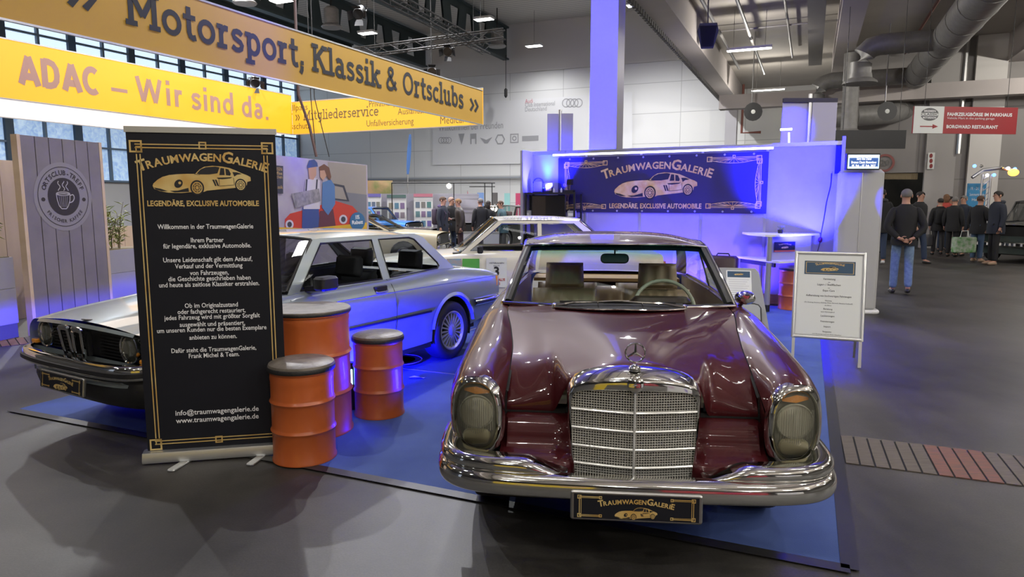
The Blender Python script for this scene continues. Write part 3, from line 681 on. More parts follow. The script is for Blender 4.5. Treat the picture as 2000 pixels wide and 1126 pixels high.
# fender: cross-section control points (u, z) at stations v
FK = [(.215, [(.600, .655), (.612, .745), (.650, .812), (.715, .838), (.785, .818), (.828, .745), (.836, .655), (.818, .55), (.775, .475)]),
      (.27, [(.594, .70), (.606, .775), (.648, .838), (.718, .860), (.797, .832), (.845, .755), (.853, .66), (.842, .55), (.80, .455)]),
      (.42, [(.588, .79), (.608, .832), (.652, .872), (.725, .886), (.803, .858), (.855, .785), (.868, .68), (.862, .55), (.838, .40)]),
      (.62, [(.592, .858), (.618, .880), (.668, .906), (.732, .914), (.805, .886), (.860, .81), (.876, .70), (.872, .55), (.848, .36)]),
      (1.0, [(.635, .912), (.658, .922), (.694, .937), (.745, .942), (.812, .920), (.866, .85), (.886, .72), (.884, .55), (.862, .30)]),
      (1.48, [(.705, .957), (.718, .960), (.738, .964), (.770, .963), (.826, .945), (.875, .88), (.894, .74), (.890, .55), (.868, .28)]),
      (2.4, [(.735, .966), (.745, .967), (.760, .968), (.790, .964), (.840, .945), (.884, .88), (.900, .74), (.896, .55), (.872, .26)]),
      (3.6, [(.70, .955), (.715, .957), (.74, .960), (.775, .957), (.825, .938), (.870, .87), (.886, .74), (.882, .55), (.860, .28)]),
      (4.3, [(.62, .905), (.65, .910), (.69, .918), (.735, .918), (.785, .90), (.83, .84), (.845, .72), (.84, .55), (.82, .36)]),
      (4.62, [(.55, .86), (.58, .865), (.62, .87), (.665, .868), (.71, .85), (.75, .80), (.765, .70), (.76, .56), (.74, .44)])]
NSEC = 5
FKd = [(v, np.array(crom(p, NSEC)).ravel()) for v, p in FK]
def fender_sec(v):
    a = interp([(k, *q) for k, q in FKd], v).reshape(-1, 2); return a
ARCH = [(.86, .375, .33), (3.55, .37, .33)]
def archz(v, zmin):
    z = zmin
    for c, r, zc in ARCH:
        if abs(v-c) < r: z = max(z, zc+math.sqrt(r*r-(v-c)**2))
    return z
def fender_rows(vs, side):
    rows = []
    for v in vs:
        s_ = fender_sec(v); row = []; lo = archz(v, 0)
        fd = max(0, (.42-v)/.205)
        for (u, z) in s_: row.append((side*u, v+.30*(u-.715)*fd, max(z, min(lo, s_[2][1]))))
        rows.append(row)
    return rows
def us_at(v): return fender_sec(v)[0]
vs_f = [.215, .225, .24, .27, .30, .34, .38, .42]+list(np.arange(.47, 1.48, .03))+[1.48]
vs_f = sorted(set([round(x, 4) for x in vs_f]+[.486, .4845, 1.234, 1.2355]))
vs_r = sorted(set([round(x, 4) for x in list(np.arange(1.485, 4.62, .05))+[4.62, 3.181, 3.1795, 3.919, 3.9205]]))
for s_ in (-1, 1):
    m = MB().grid(fender_rows(vs_f, s_))
    # inner skirt beside and under the headlight
    m.build('fender', K['burgundy'], mc, smooth=True)
    # inside wall of the fender front (dark recess beside the nose panel)
    q = MB(); rows = []
    for v in (.205, .24, .30, .38, .44):
        a = fender_sec(max(v, .215)); rows.append([(s_*a[0][0], v, a[0][1]-.002), (s_*(a[0][0]+.012), v+.01, .56), (s_*.63, v+.02, .46), (s_*.72, v, .43), (s_*.80, v, .44)])
    q.grid(rows); q.build('headlight_surround', K['burgundy'], mc, smooth=True)
    MB().grid(fender_rows(vs_r, s_)).build('body_side', K['burgundy'], mc, smooth=True)
    # wheel-house lining
    for c, r, zc in ARCH:
        m = MB()
        m.grid([[(s_*uu, c+r*.99*math.cos(a), zc+r*.99*math.sin(a)) for a in np.linspace(0, math.pi, 16)] for uu in (.845, .50)])
        m.quad(*[(s_*.5, c+r*math.cos(a), zc+r*math.sin(a)) for a in np.linspace(0, math.pi, 16)])
        m.build('wheel_house', K['gap'], mc)
    for (c, r, zc) in ARCH: wheel(mc, 'wheel', s_*.72, c, .315, .315, .18, s_, .60, 'disc')
# hood
ZV = [(.30, .800), (.40, .830), (.55, .860), (.80, .900), (1.1, .934), (1.44, .962)]
ZC = [(.15, .917), (.30, .938), (.60, .960), (1.0, .974), (1.44, .984)]
W0 = [(.15, .04), (.3, .04), (.6, .06), (1.0, .16), (1.44, .30)]
W1 = [(.15, .46), (.3, .52), (.6, .56), (1.0, .62), (1.44, .70)]
def archtop(u):
    t = min(abs(u)/.300, 1); return .795+.122*math.sqrt(max(0, 1-t**2.3))
def hood_z(u, v, vl, zl, dq):
    a = abs(u); us, zs = us_at(max(v, .30)); zv = lin(ZV, v)[0]; zc = lin(ZC, v)[0]; w0 = lin(W0, v)[0]; w1 = lin(W1, v)[0]
    zt = zv+(zc-zv)*sstep(1-(a-w0)/(w1-w0))
    if a > us-.17: zt += (zs-zt)*sstep((a-(us-.17))/.17)
    x = min(max((v-vl)/dq, 0), 1); q = math.sqrt(max(0, 1-(1-x)**2))
    return zl+(zt-zl)*q
def hood_edge(v): return us_at(max(v, .30))[0]-.006
rows = []
UU = np.concatenate([np.linspace(-1, -.72, 7)[:-1], np.linspace(-.72, -.42, 17)[:-1], np.linspace(-.42, .42, 29)[:-1], np.linspace(.42, .72, 17)[:-1], np.linspace(.72, 1, 7)])
TT = [0, .002, .006, .012, .02, .032, .048, .07, .10, .135, .18, .23, .29, .36, .44, .53, .62, .71, .80, .88, .94, 1]
for t in TT:
    row = []
    for k in UU:
        ue = .585; u0 = k*ue; a = abs(u0)
        blend = sstep((a-.285)/.085)
        vl = .165+.03*(a/.3)**2 if a < .285 else .195+(.335-.195)*blend; zl = archtop(u0)-.012 if a < .285 else (archtop(.285)-.012)+(.655-archtop(.285)+.012)*blend
        vend = 1.46+.16*(k*k); v = vl+(vend-vl)*t
        u = k*(.585+(hood_edge(min(v, 1.48))-.585)*sstep((v-vl)/.35 if v < .7 else 1))
        dq = .05 if a < .285 else .05+.17*sstep((a-.285)/.12)
        row.append((u, v, hood_z(u, min(v, 1.44), vl, zl, dq)+max(0, v-1.44)*.06))
    rows.append(row)
m = MB().grid(rows); m.grid([[(p[0], p[1]+.004, p[2]-.012) for p in rows[0]], rows[0]])
m.build('hood', K['burgundy'], mc, smooth=True, angle=60)
for s_ in (-1, 1):                                     # dark seam between hood and fender
    q = MB(); q.grid([[(s_*(us_at(v)[0]-.012), v, us_at(v)[1]-.010) for v in np.arange(.34, 1.5, .04)], [(s_*(us_at(v)[0]+.004), v, us_at(v)[1]-.010) for v in np.arange(.34, 1.5, .04)]])
    q.grid([[(s_*u, .342, .62), (s_*u, .342, .74)] for u in (.585, .61)])
    q.build('hood_seam', K['gap'], mc)
# nose panels under the hood lip, left and right of the grille
for s_ in (-1, 1):
    prof = crom([(.352, .638), (.325, .630), (.285, .608), (.258, .575), (.238, .53), (.205, .505), (.165, .492), (.125, .470), (.115, .42), (.13, .34)], 4)
    m = MB(); rows = []
    for u in (.255, .275, .30, .36, .45, .53, .575, .597, .605):
        e = .03*sstep((.30-u)/.04)+.05*sstep((u-.575)/.03); rows.append([(s_*u, p[0]+e, p[1]) for p in prof])
    m.grid(rows); m.build('nose_panel', K['burgundy'], mc, smooth=True)
    MB().box((s_*.45, .350, .647), (.29, .024, .022)).build('hood_gap', K['gap'], mc)
MB().box((0, .30, .36), (1.30, .1, .22)).box((0, .8, .25), (1.2, 1.0, .05)).build('underbody', K['gap'], mc)
MB().box((0, 2.9, .22), (1.5, 3.3, .06)).build('floor_pan', K['gap'], mc)
# chrome radiator shell
def shell_out(t):                                      # t 0..1 from lower image-left up over the arch to lower right
    pts = [(-.272, .405), (-.288, .52), (-.296, .66), (-.300, .775)]+[(-.300*math.cos(a), .795+.124*abs(math.sin(a))**.86) for a in np.linspace(.08, math.pi/2, 10)]
    return pts
so = shell_out(0); so = so+[(-p[0], p[1]) for p in so[::-1][1:]]
si_half = [(-.252, .408), (-.268, .55), (-.274, .68), (-.274, .762), (-.262, .792), (-.235, .806), (-.15, .814), (-.07, .819), (0, .822)]
si = si_half+[(-p[0], p[1]) for p in si_half[::-1][1:]]
so = resample(so, 64); si = resample(si, 64)
def vg(u): return .088+.055*(abs(u)/.29)**1.35         # pointed front of the grille
rows = []
for f, dv in ((0, .016), (.03, -.004), (.10, -.010), (.35, -.007), (.58, -.003), (.62, .002), (.80, .022), (1.0, .075)):
    rows.append([((a[0]*(1-f)+b[0]*f), vg(a[0]*(1-f)+b[0]*f)+dv, a[1]*(1-f)+b[1]*f) for a, b in zip(si, so)])
rows.append([(b[0], vg(b[0])+.16 if b[1] < .8 else vg(b[0])+.10, b[1]-(.004 if b[1] > .8 else 0)) for b in so])
gs = MB().grid(rows).build('radiator_grille', K['chrome'], mc, smooth=True, angle=50)
inner = [p for p in si]
def inside_half(z):                                    # half width of the mesh opening at height z
    zz = [p[1] for p in si_half[:5]]; uu = [-p[0] for p in si_half[:5]]
    return float(np.interp(z, zz, uu)) if z < .792 else float(np.interp(z, [.792, .806, .814, .822], [.262, .235, .15, 0.0]))
bk = MB(); bk.grid([[(u, vg(u)+.045, z) for z in (.36, .83)] for u in np.linspace(-.275, .275, 13)]); bk.build('grille_shadow', K['gap'], gs)
me_ = MB(); n = 46
for i in range(n+1):
    u = -.268+.536*i/n
    if abs(u) < .006: continue
    top = .820 if abs(u) < .07 else float(np.interp(abs(u), [.07, .15, .235, .262, .274], [.818, .813, .805, .79, .74]))
    bot = .405 if abs(u) < .252 else float(np.interp(abs(u), [.252, .268, .274], [.408, .55, .68])); vv = vg(u)+.006
    me_.add([(u-.0014, vv, bot), (u+.0014, vv, bot), (u+.0014, vv, top), (u-.0014, vv, top), (u-.0018, vv+.012, bot), (u+.0018, vv+.012, bot), (u+.0018, vv+.012, top), (u-.0018, vv+.012, top)], [(0, 1, 2, 3), (1, 5, 6, 2), (4, 0, 3, 7)])
for j in range(36):
    z = .410+.40*j/35; h = inside_half(z); us_ = np.linspace(-h, h, 9)
    me_.grid([[(u, vg(u)+.005, z-.0013) for u in us_], [(u, vg(u)+.005, z+.0013) for u in us_], [(u, vg(u)+.016, z+.0018) for u in us_]])
me_.build('grille_mesh', mat('bright_grille_wire', (.68, .67, .62), .38, .5), gs)
br = MB()
for z in (.478, .560, .642, .725):
    h = inside_half(z); br.tube([(u, vg(u)-.004, z) for u in np.linspace(-h, h, 13)], .0055, 6)
br.tube([(0, vg(0)-.008, .40), (0, vg(0)-.008, .822)], .006, 6)
br.tube([(-.255, vg(.25)-.006, .405), (0, vg(0)-.01, .395), (.255, vg(.25)-.006, .405)], .011, 8)
br.build('grille_bar', mat('bright_grille_bar', (.82, .82, .79), .28, .6), gs, smooth=True)
bd = MB(); Mb = Matrix.Translation((0, vg(0)-.012, .856)) @ Matrix.Rotation(math.radians(78), 4, 'X')
bd.lathe([(.030, -.006), (.036, .0), (.036, .004), (.031, .007)], n=28, M=None); bd.xf(Mb); bd.build('badge_rim', K['chrome'], gs, smooth=True)
b2 = MB().lathe([(.031, .003), (.0001, .004)], n=24); b2.xf(Mb); b2.build('badge_disc', mat('badge_enamel', (.05, .06, .07), .3), gs)
b3 = MB()
for k in range(3):
    a = math.radians(90+120*k); b3.add([(0, 0, .011), (.006*math.cos(a+1.05), .006*math.sin(a+1.05), .005), (.03*math.cos(a), .03*math.sin(a), .005), (.006*math.cos(a-1.05), .006*math.sin(a-1.05), .005)], [(0, 1, 2), (0, 2, 3)])
b3.xf(Mb); b3.build('badge_star', K['chrome'], gs)
# standing star
st = MB(); cz, r = .985, .042
st.tube([(r*math.cos(a), .125, cz+r*math.sin(a)) for a in np.linspace(0, 2*math.pi, 28)[:-1]], .0042, 8, closed=True)
for k in range(3):
    a = math.radians(90+120*k); st.tube([(0, .125, cz), (r*.95*math.cos(a), .125, cz+r*.95*math.sin(a))], [.0075, .003], 6)
st.tube([(0, .125, .912), (0, .125, .927), (0, .125, .945)], [.011, .006, .004], 10)
st.lathe([(.026, .905), (.028, .918), (.022, .926), (.012, .931), (.006, .935)], (0, .125, 0), 18)
st.build('star_ornament', K['chrome'], mc, smooth=True)
# upright headlights
def oval(c, a, b, n=40, p=2.5):
    return [(c[0]+a*math.copysign(abs(math.cos(t))**(2/p), math.cos(t)), c[1]+b*math.copysign(abs(math.sin(t))**(2/p), math.sin(t))) for t in np.linspace(0, 2*math.pi, n, endpoint=False)]
for s_ in (-1, 1):
    c0 = (s_*.715, .650)
    def dv(u): return .225-.055*((s_*u-.60)/.2)**1+.02+(.10*max(0, s_*u-.72)**1.2/.12)   # plan sweep of the lamp
    def ring(a, b, d): return [(u, .205+.03*((s_*u-.715)/.1)+d, z) for (u, z) in oval(c0, a, b)]
    bz = MB().grid([ring(.135, .196, .040), ring(.130, .190, .016), ring(.120, .178, -.003), ring(.109, .166, -.010), ring(.101, .157, -.001), ring(.097, .152, .012)], closed=True)
    h = bz.build('headlight', K['chrome'], mc, smooth=True, angle=60)
    rf = MB(); rows = [ring(.097*k, .152*k, .018+.075*(1-k)**.6) for k in (1, .85, .6, .3, .02)]
    rf.grid(rows, closed=True); rf.build('lamp_bowl', mat('lamp_bowl_grey', (.40, .40, .35), .35, .3), h, smooth=True)
    bb = MB(); bb.lathe([(.082, 0), (.078, -.010), (.06, .03), (.03, .045), (.0001, .046)], n=24); bb.xf(Matrix.Translation((s_*.715, .222, .668)) @ Matrix.Rotation(-math.pi/2, 4, 'X')); bb.build('main_lamp', K['reflector'], h, smooth=True)
    fg = MB(); fg.rbox((0, 0, 0), (.13, .075, .02), .03); fg.xf(Matrix.Translation((s_*.715, .222, .550)) @ Matrix.Rotation(math.pi/2, 4, 'X')); fg.build('fog_lamp', mat('fog_reflector', (.60, .57, .40), .3, .2), h, smooth=True)
    am = MB(); am.grid([[(s_*.715+du, .214+.3*du*s_-.002+abs(du)*.25, .765+dz*(1-abs(du)/.09)) for du in np.linspace(-.062, .062, 9)] for dz in (-.010, -.004, .012, .026)]); am.build('turn_signal', K['amber'], h, smooth=True)
    ln = MB(); rows = [[(p[0], p[1]-d, p[2]) for p in ring(.0985*k, .154*k, .006)] for k, d in ((1, 0), (.93, .014), (.75, .026), (.5, .033), (.25, .036), (.02, .037))]
    ln.grid(rows, closed=True); 
    ln.build('lens', K['lens'], h, smooth=True)
    rb = MB()
    for i in range(17):
        du = -.080+.160*i/16; rb.tube([(s_*.715+du, .205+.3*du*s_-.030+abs(du)**2*3.5+abs(zz-.66)**2*.9, zz) for zz in (.575+abs(du)*.3, .62, .66, .70, .745-abs(du)*.3)], .0014, 4)
    rb.build('lens_rib', mat('ribbed_lens_glass', (.52, .52, .46), .2) if s_ < 0 else bpy.data.materials['ribbed_lens_glass'], h)
# bumper: a wrapped blade with a raised second tier at the sides
def bpath(us): return None
half = [(0, -.030), (.20, -.028), (.42, -.022), (.60, -.006), (.72, .025), (.80, .085), (.842, .17), (.862, .30), (.872, .46)]
hp = [np.array(p) for p in crom(half, 5)]; full = [np.array((-p[0], p[1])) for p in hp[::-1]]+hp[1:]
def sweep(path, prof, zoff=0.0, taper=None):
    rows = []
    for i, p in enumerate(path):
        a = path[max(i-1, 0)]; b = path[min(i+1, len(path)-1)]; t = (b-a)/np.linalg.norm(b-a); nrm = np.array((t[1], -t[0])); k = taper(i/(len(path)-1)) if taper else 1
        rows.append([(p[0]+nrm[0]*q[0]*k, p[1]+nrm[1]*q[0]*k, zoff+q[1]*(k if taper else 1)) for q in prof])
    return rows
lowprof = crom([(-.03, .386), (.012, .380), (.036, .392), (.046, .420), (.044, .448), (.030, .470), (.006, .480), (-.03, .478)], 3)
bu = MB().grid(sweep(full, lowprof)).build('front_bumper', K['chrome'], mc, smooth=True, angle=60)
for s_ in (-1, 1):
    hp2 = [np.array((s_*p[0], p[1]+.014)) for p in hp if p[0] > .285]; hp2 = hp2 if s_ > 0 else hp2[::-1]
    upprof = crom([(-.05, .462), (.010, .468), (.030, .484), (.036, .506), (.026, .528), (.006, .538), (-.02, .54), (-.06, .538)], 3)
    rows = sweep(hp2, upprof)
    n_ = len(rows)
    for i, R in enumerate(rows):
        t = i/(n_-1) if s_ > 0 else 1-i/(n_-1); k = sstep(t/.16+.12)
        rows[i] = [(p[0], p[1]+.03*(1-k), .468+(p[2]-.468)*k) for p in R]
    q = MB().grid(rows); q.quad(*rows[0]); q.quad(*rows[-1]); q.build('bumper_tier', K['chrome'], bu, smooth=True, angle=60)
# number plate with the dealer sign
pf = Fr((0, -.086, .373), (1, 0, 0), (0, -.06, 1))
pl = MB(); pl.rbox((0, 0, 0), (.545, .125, .03), .012); pl.xf(Matrix.Translation((0, -.072, .373)) @ Matrix.Rotation(math.radians(86.5), 4, 'X'))
plate = pl.build('number_plate', K['satin'], mc)
f0 = Fr((0, -.0885, .373), (1, 0, 0), (0, .06, 1), .0)
MB().quad(f0(-.258, -.052), f0(.258, -.052), f0(.258, .052), f0(-.258, .052)).build('plate_face', K['poster_black'], plate)
def plate_art(parent, f, W, H):
    g = MB(); d = MB(); f1 = f.at(.0012); f2 = f.at(.002)
    arc_text(g, TRAUM, f1, 0, H*.17, W*.60, H*.17, bold=.03); car_emblem(g, d, f1, f2, 0, -H*.22, W*.34)
    for sx in (-1, 1):
        x = sx*W*.455
        rline(g, f1, [(x, -H*.40), (x, H*.40)], W*.006); rline(g, f1, [(x-sx*W*.014, -H*.36), (x-sx*W*.014, H*.36)], W*.004)
        for sy in (-1, 1):
            rline(g, f1, [(x, sy*H*.40), (x-sx*W*.17, sy*H*.40)], W*.006); rline(g, f1, [(x, sy*H*.35), (x-sx*W*.17, sy*H*.35)], W*.004); sqframe(g, f1, x, sy*H*.38, H*.16, W*.006); sqframe(g, f1, x-sx*W*.17, sy*H*.375, H*.12, W*.005)
    g.build('gold_lettering', K['gold'], parent); d.build('emblem_lines', K['ink'], parent)
plate_art(plate, f0, .516, .104)
# cowl intake and wipers
m = MB(); m.grid([[(u, 1.455+.10*(u/.4)**2*.5, 1.004-.004*abs(u)) for u in np.linspace(-.40, .40, 17)], [(u, 1.225+.11*(u/.4)**2+.03*(abs(u)/.4)**4, 1.000-.012*(abs(u)/.4)) for u in np.linspace(-.40, .40, 17)]])
cw = m.build('cowl_intake', K['gap'], mc)
m = MB(); m.tube([(u, 1.218+.11*(u/.4)**2+.03*(abs(u)/.4)**4, 1.002-.012*(abs(u)/.4)) for u in np.linspace(-.40, .40, 17)], .005, 6)
for u in (-.13, .14): m.tube([(u, 1.235, 1.003), (u, 1.45, 1.006)], .003, 5)
m.build('cowl_trim', K['chrome'], cw, smooth=True)
for s_, (a, b) in ((-1, ((-.40, 1.40, .99), (.06, 1.375, 1.032))), (1, ((.40, 1.41, .99), (-.10, 1.38, 1.030)))):
    m = MB(); A, Bv = Vector(a), Vector(b); mid = (A+Bv)/2+Vector((0, -.03, .012))
    m.tube([A, A*.75+Bv*.25+Vector((0, -.02, .016)), mid, A*.2+Bv*.8+Vector((0, -.01, .008)), Bv], [.011, .009, .007, .005, .004], 6); m.lathe([(.018, 0), (.016, .022), (.006, .03)], (a[0], a[1], a[2]-.01), 12)
    wp = m.build('wiper', K['chrome'], mc, smooth=True)
    MB().bar(A*.45+Bv*.55+Vector((-.22*1, .012, .004)), A*.45+Bv*.55+Vector((.22, .012, .006)), .006, .014).build('wiper_blade', K['gap'], wp)
# windscreen
def wsb(t): u = -.742+1.484*t; return Vector((u, 1.43+.17*(u/.742)**2, .986-.006*(u/.742)**2))
def wst(t): u = -.638+1.276*t; return Vector((u, 1.945+.135*(u/.638)**2, 1.338-.022*(u/.638)**4))
rows = []
for k in np.linspace(0, 1, 9): rows.append([wsb(t).lerp(wst(t), k)+Vector((0, -.018*math.sin(math.pi*k), .006*math.sin(math.pi*k))) for t in np.linspace(0, 1, 25)])
ws = MB().grid(rows).build('windscreen', K['wsglass'], mc, smooth=True)
m = MB(); 
m.tube([wsb(t)+Vector((0, -.008, -.002)) for t in np.linspace(0, 1, 25)], .010, 8); m.tube([wst(t)+Vector((0, -.006, .004)) for t in np.linspace(0, 1, 25)], .010, 8)
for t in (0, 1): m.tube([r[0 if t == 0 else -1] for r in rows], .012, 8)
m.build('windscreen_trim', K['chrome'], ws, smooth=True)
m = MB()
for t, s_ in ((0, -1), (1, 1)):
    m.tube([r[0 if t == 0 else -1]+Vector((-s_*.03, .02, 0)) for r in rows], .030, 8); 
m.tube([wsb(t)+Vector((0, .03, -.012)) for t in np.linspace(0, 1, 15)], .022, 6); m.tube([wst(t)+Vector((0, .03, -.020)) for t in np.linspace(0, 1, 15)], .020, 6)
m.build('windscreen_seal', K['black'], ws, smooth=True)
# roof, pillars
RK = [(0, 1.945, .640, 1.346, 1.318), (.12, 2.10, .652, 1.368, 1.325), (.35, 2.45, .668, 1.394, 1.334), (.55, 2.75, .668, 1.398, 1.330), (.8, 3.15, .650, 1.368, 1.295), (1, 3.48, .625, 1.300, 1.235)]
rows = []
for t in np.linspace(0, 1, 22):
    v, ur, zc, ze = interp(RK, t); sw = .13*(1-t)+.06*t
    rows.append([(ur*k, v+(sw*k*k if t < .5 else sw*k*k), zc-(zc-ze)*abs(k)**3.2) for k in np.linspace(-1, 1, 25)])
rf = MB().grid(rows).build('roof', K['burgundy'], mc, smooth=True)
for j in (0, -1): MB().tube([Vector(r[j])+Vector((0, 0, -.004)) for r in rows], .010, 6).build('roof_gutter', K['chrome'], rf, smooth=True)
MB().grid([[(p[0]*.97, p[1]+.02, p[2]-.035) for p in r] for r in rows]).build('headliner', mat('headliner_grey', (.22, .21, .18), .9), rf)
for s_ in (-1, 1):
    C0 = [(s_*.626, 3.05, 1.285), (s_*.622, 3.52, 1.225)]; C1 = [(s_*.74, 3.62, .962), (s_*.69, 4.02, .95)]
    m = MB(); m.grid([[Vector(a).lerp(Vector(b), k)+Vector((s_*.012*math.sin(math.pi*k), 0, 0)) for a, b in zip(C0, C1)] for k in np.linspace(0, 1, 7)]); m.build('rear_pillar', K['burgundy'], mc, smooth=True)
    lo = [(s_*.760, 1.66, .968), (s_*.766, 2.6, .972), (s_*.745, 3.60, .965)]; hi = [(s_*.648, 2.10, 1.305), (s_*.662, 2.6, 1.315), (s_*.632, 3.10, 1.280)]
    for i, nm in ((0, 'door_window'), (1, 'quarter_window')):
        sg = MB().grid([[Vector(lo[i]).lerp(Vector(hi[i]), k) for k in np.linspace(0, 1, 5)], [Vector(lo[i+1]).lerp(Vector(hi[i+1]), k) for k in np.linspace(0, 1, 5)]]).build(nm, K['glass'], mc)
        q = MB(); q.tube([lo[i], lo[i+1]], .011, 6); q.tube([hi[i], hi[i+1]], .012, 6)
        if i == 0: q.tube([lo[1], hi[1]], .008, 6); q.tube([(s_*.742, 1.95, .985), (s_*.655, 2.2, 1.30)], .007, 6)
        q.build('window_trim', K['chrome'], sg, smooth=True)
# rear window, boot
def rwt(t): u = -.60+1.2*t; return Vector((u, 3.53-.03*(u/.6)**2, 1.275-.03*(u/.6)**4))
def rwb(t): u = -.66+1.32*t; return Vector((u, 4.05-.06*(u/.66)**2, .955))
MB().grid([[rwt(t).lerp(rwb(t), k) for t in np.linspace(0, 1, 13)] for k in np.linspace(0, 1, 5)]).build('rear_window', K['glass'], mc, smooth=True)
rows = []
for v in np.linspace(3.98, 4.62, 8):
    ue = us_at(v)[0]; ze = us_at(v)[1]; rows.append([(ue*k, v, ze+.02*(1-k*k)) for k in np.linspace(-1, 1, 11)])
rows.append([(p[0], 4.66, .60) for p in rows[-1]]); rows.append([(p[0], 4.60, .36) for p in rows[-1]])
MB().grid(rows).build('boot_lid', K['burgundy'], mc, smooth=True)
# interior
MB().box((0, 3.82, .905), (1.36, .42, .03)).build('parcel_shelf', K['tan'], mc)
m = MB()
for s_ in (-1, 1): m.grid([[(s_*.73, 1.7, .25), (s_*.73, 1.7, .955)], [(s_*.74, 2.6, .25), (s_*.74, 2.6, .96)], [(s_*.72, 3.7, .25), (s_*.71, 3.7, .955)]])
m.grid([[(-.73, 1.7, .27), (.73, 1.7, .27)], [(-.73, 3.7, .27), (.73, 3.7, .27)]]); m.build('door_trim', K['leather_brown'], mc)
m = MB(); m.rbox((0, 1.72, .86), (1.42, .30, .13), .06); m.rbox((.30, 1.80, .955), (.40, .16, .09), .06); m.build('dashboard', mat('dark_brown_dash', (.022, .014, .010), .4), mc, smooth=True)
def pleated(mb, c, w, h, th, pleats, tilt, r=.05, vert=True):
    """padded panel with pleats: local x across, z up, tilted back"""
    rows = []; nx, nz = pleats*4+1 if pleats else 13, 9
    M = Matrix.Translation(c) @ Matrix.Rotation(-tilt, 4, 'X')
    for f in (1, -1):
        R = []
        for j in range(nz):
            b = j/(nz-1); row = []
            for i in range(nx):
                a = i/(nx-1); e = min(1, min(a, 1-a)/.12+.0); e2 = min(1, min(b, 1-b)/.14); bul = th/2*math.sqrt(max(0, 1-(1-e)**2))*math.sqrt(max(0.0, 1-(1-e2)**2))
                pl_ = (.016*abs(math.sin(math.pi*a*pleats)) if pleats and .12 < a < .88 and f == 1 else 0)
                xx = (a-.5)*w*(1-.06*b); row.append(M @ Vector((xx, -f*(bul+pl_*e2), b*h)))
            R.append(row)
        mb.grid(R, flip=(f == -1))
for s_ in (-1, 1):
    cx = s_*.365
    m = MB(); pleated(m, (cx, 2.52, .46), .54, .50, .15, 7, .22); pleated(m, (cx, 2.60, .955), .31, .20, .12, 3, .16); m.rbox((cx, 2.28, .42), (.54, .52, .16), .08)
    m.build('front_seat', K['leather_brown'], mc, smooth=True, angle=60)
m = MB()
for cx, ww in ((-.36, .58), (.36, .58), (0, .40)): pleated(m, (cx, 3.40, .42), ww, .485 if cx else .455, .16, 5 if cx else 3, .25)
m.rbox((0, 3.2, .38), (1.25, .5, .16), .08); m.rbox((0, 2.5, .80), (.13, .10, .10), .03); m.build('rear_bench', K['leather_brown'], mc, smooth=True, angle=60)
sw = MB(); Ms = Matrix.Translation((.345, 1.98, .895)) @ Matrix.Rotation(math.radians(62), 4, 'X')
sw.tube([Ms @ Vector((.208*math.cos(a), .208*math.sin(a), 0)) for a in np.linspace(0, 2*math.pi, 36)[:-1]], .0135, 8, closed=True)
swo = sw.build('steering_wheel', K['ivory'], mc, smooth=True)
q = MB(); q.lathe([(.06, -.02), (.055, .01), (.02, .02)], n=20, M=Ms)
for a in (math.pi, 0, -math.pi/2): q.tube([Ms @ Vector((.04*math.cos(a), .04*math.sin(a), 0)), Ms @ Vector((.19*math.cos(a), .19*math.sin(a), 0))], .010, 6)
q.build('wheel_hub', K['black'], swo, smooth=True)
m = MB(); m.rbox((0, 0, 0), (.20, .07, .025), .03); m.xf(Matrix.Translation((.0, 2.06, 1.235)) @ Matrix.Rotation(math.radians(80), 4, 'X')); im = m.build('interior_mirror', K['black'], mc, smooth=True)
MB().tube([(.0, 2.06, 1.25), (.0, 2.03, 1.33)], .006, 6).build('mirror_stalk', K['black'], im)
# door mirror on the driver side
m = MB(); m.lathe([(.0001, -.05), (.035, -.045), (.052, -.02), (.058, .02), (.055, .035)], n=20); m.xf(Matrix.Translation((.835, 1.72, 1.012)) @ Matrix.Rotation(math.radians(90), 4, 'X') @ Matrix.Rotation(math.pi, 4, 'X') @ Matrix.Scale(1.15, 4, (1, 0, 0)) @ Matrix.Scale(.8, 4, (0, 1, 0)))
m.tube([(.815, 1.78, .958), (.825, 1.75, .975), (.835, 1.72, .995)], [.016, .012, .012], 8); m.build('door_mirror', K['chrome'], mc, smooth=True)
for s_ in (-1, 1): MB().tube([(s_*(np.interp(.70, fender_sec(v)[::-1, 1], fender_sec(v)[::-1, 0])+.002), v, .70) for v in np.linspace(1.3, 4.3, 16)], .006, 5).build('side_trim', K['chrome'], mc)
# leaflet behind the windscreen
tag(MB().xf(Matrix.Identity(4)).quad((0, 0, 0), (.10, 0, 0), (.10, .07, .0), (0, .07, .0)).xf(Matrix.Translation(Matrix.Translation((.525, 2.79, 0)) @ Matrix.Rotation(RZ, 4, 'Z') @ Vector((.17, 1.70, .936)))).build('paper_slip', mat('pale_green_paper', (.45, .62, .50), .6)), 'pale green paper slip lying on the dashboard of the burgundy coupe', 'paper')
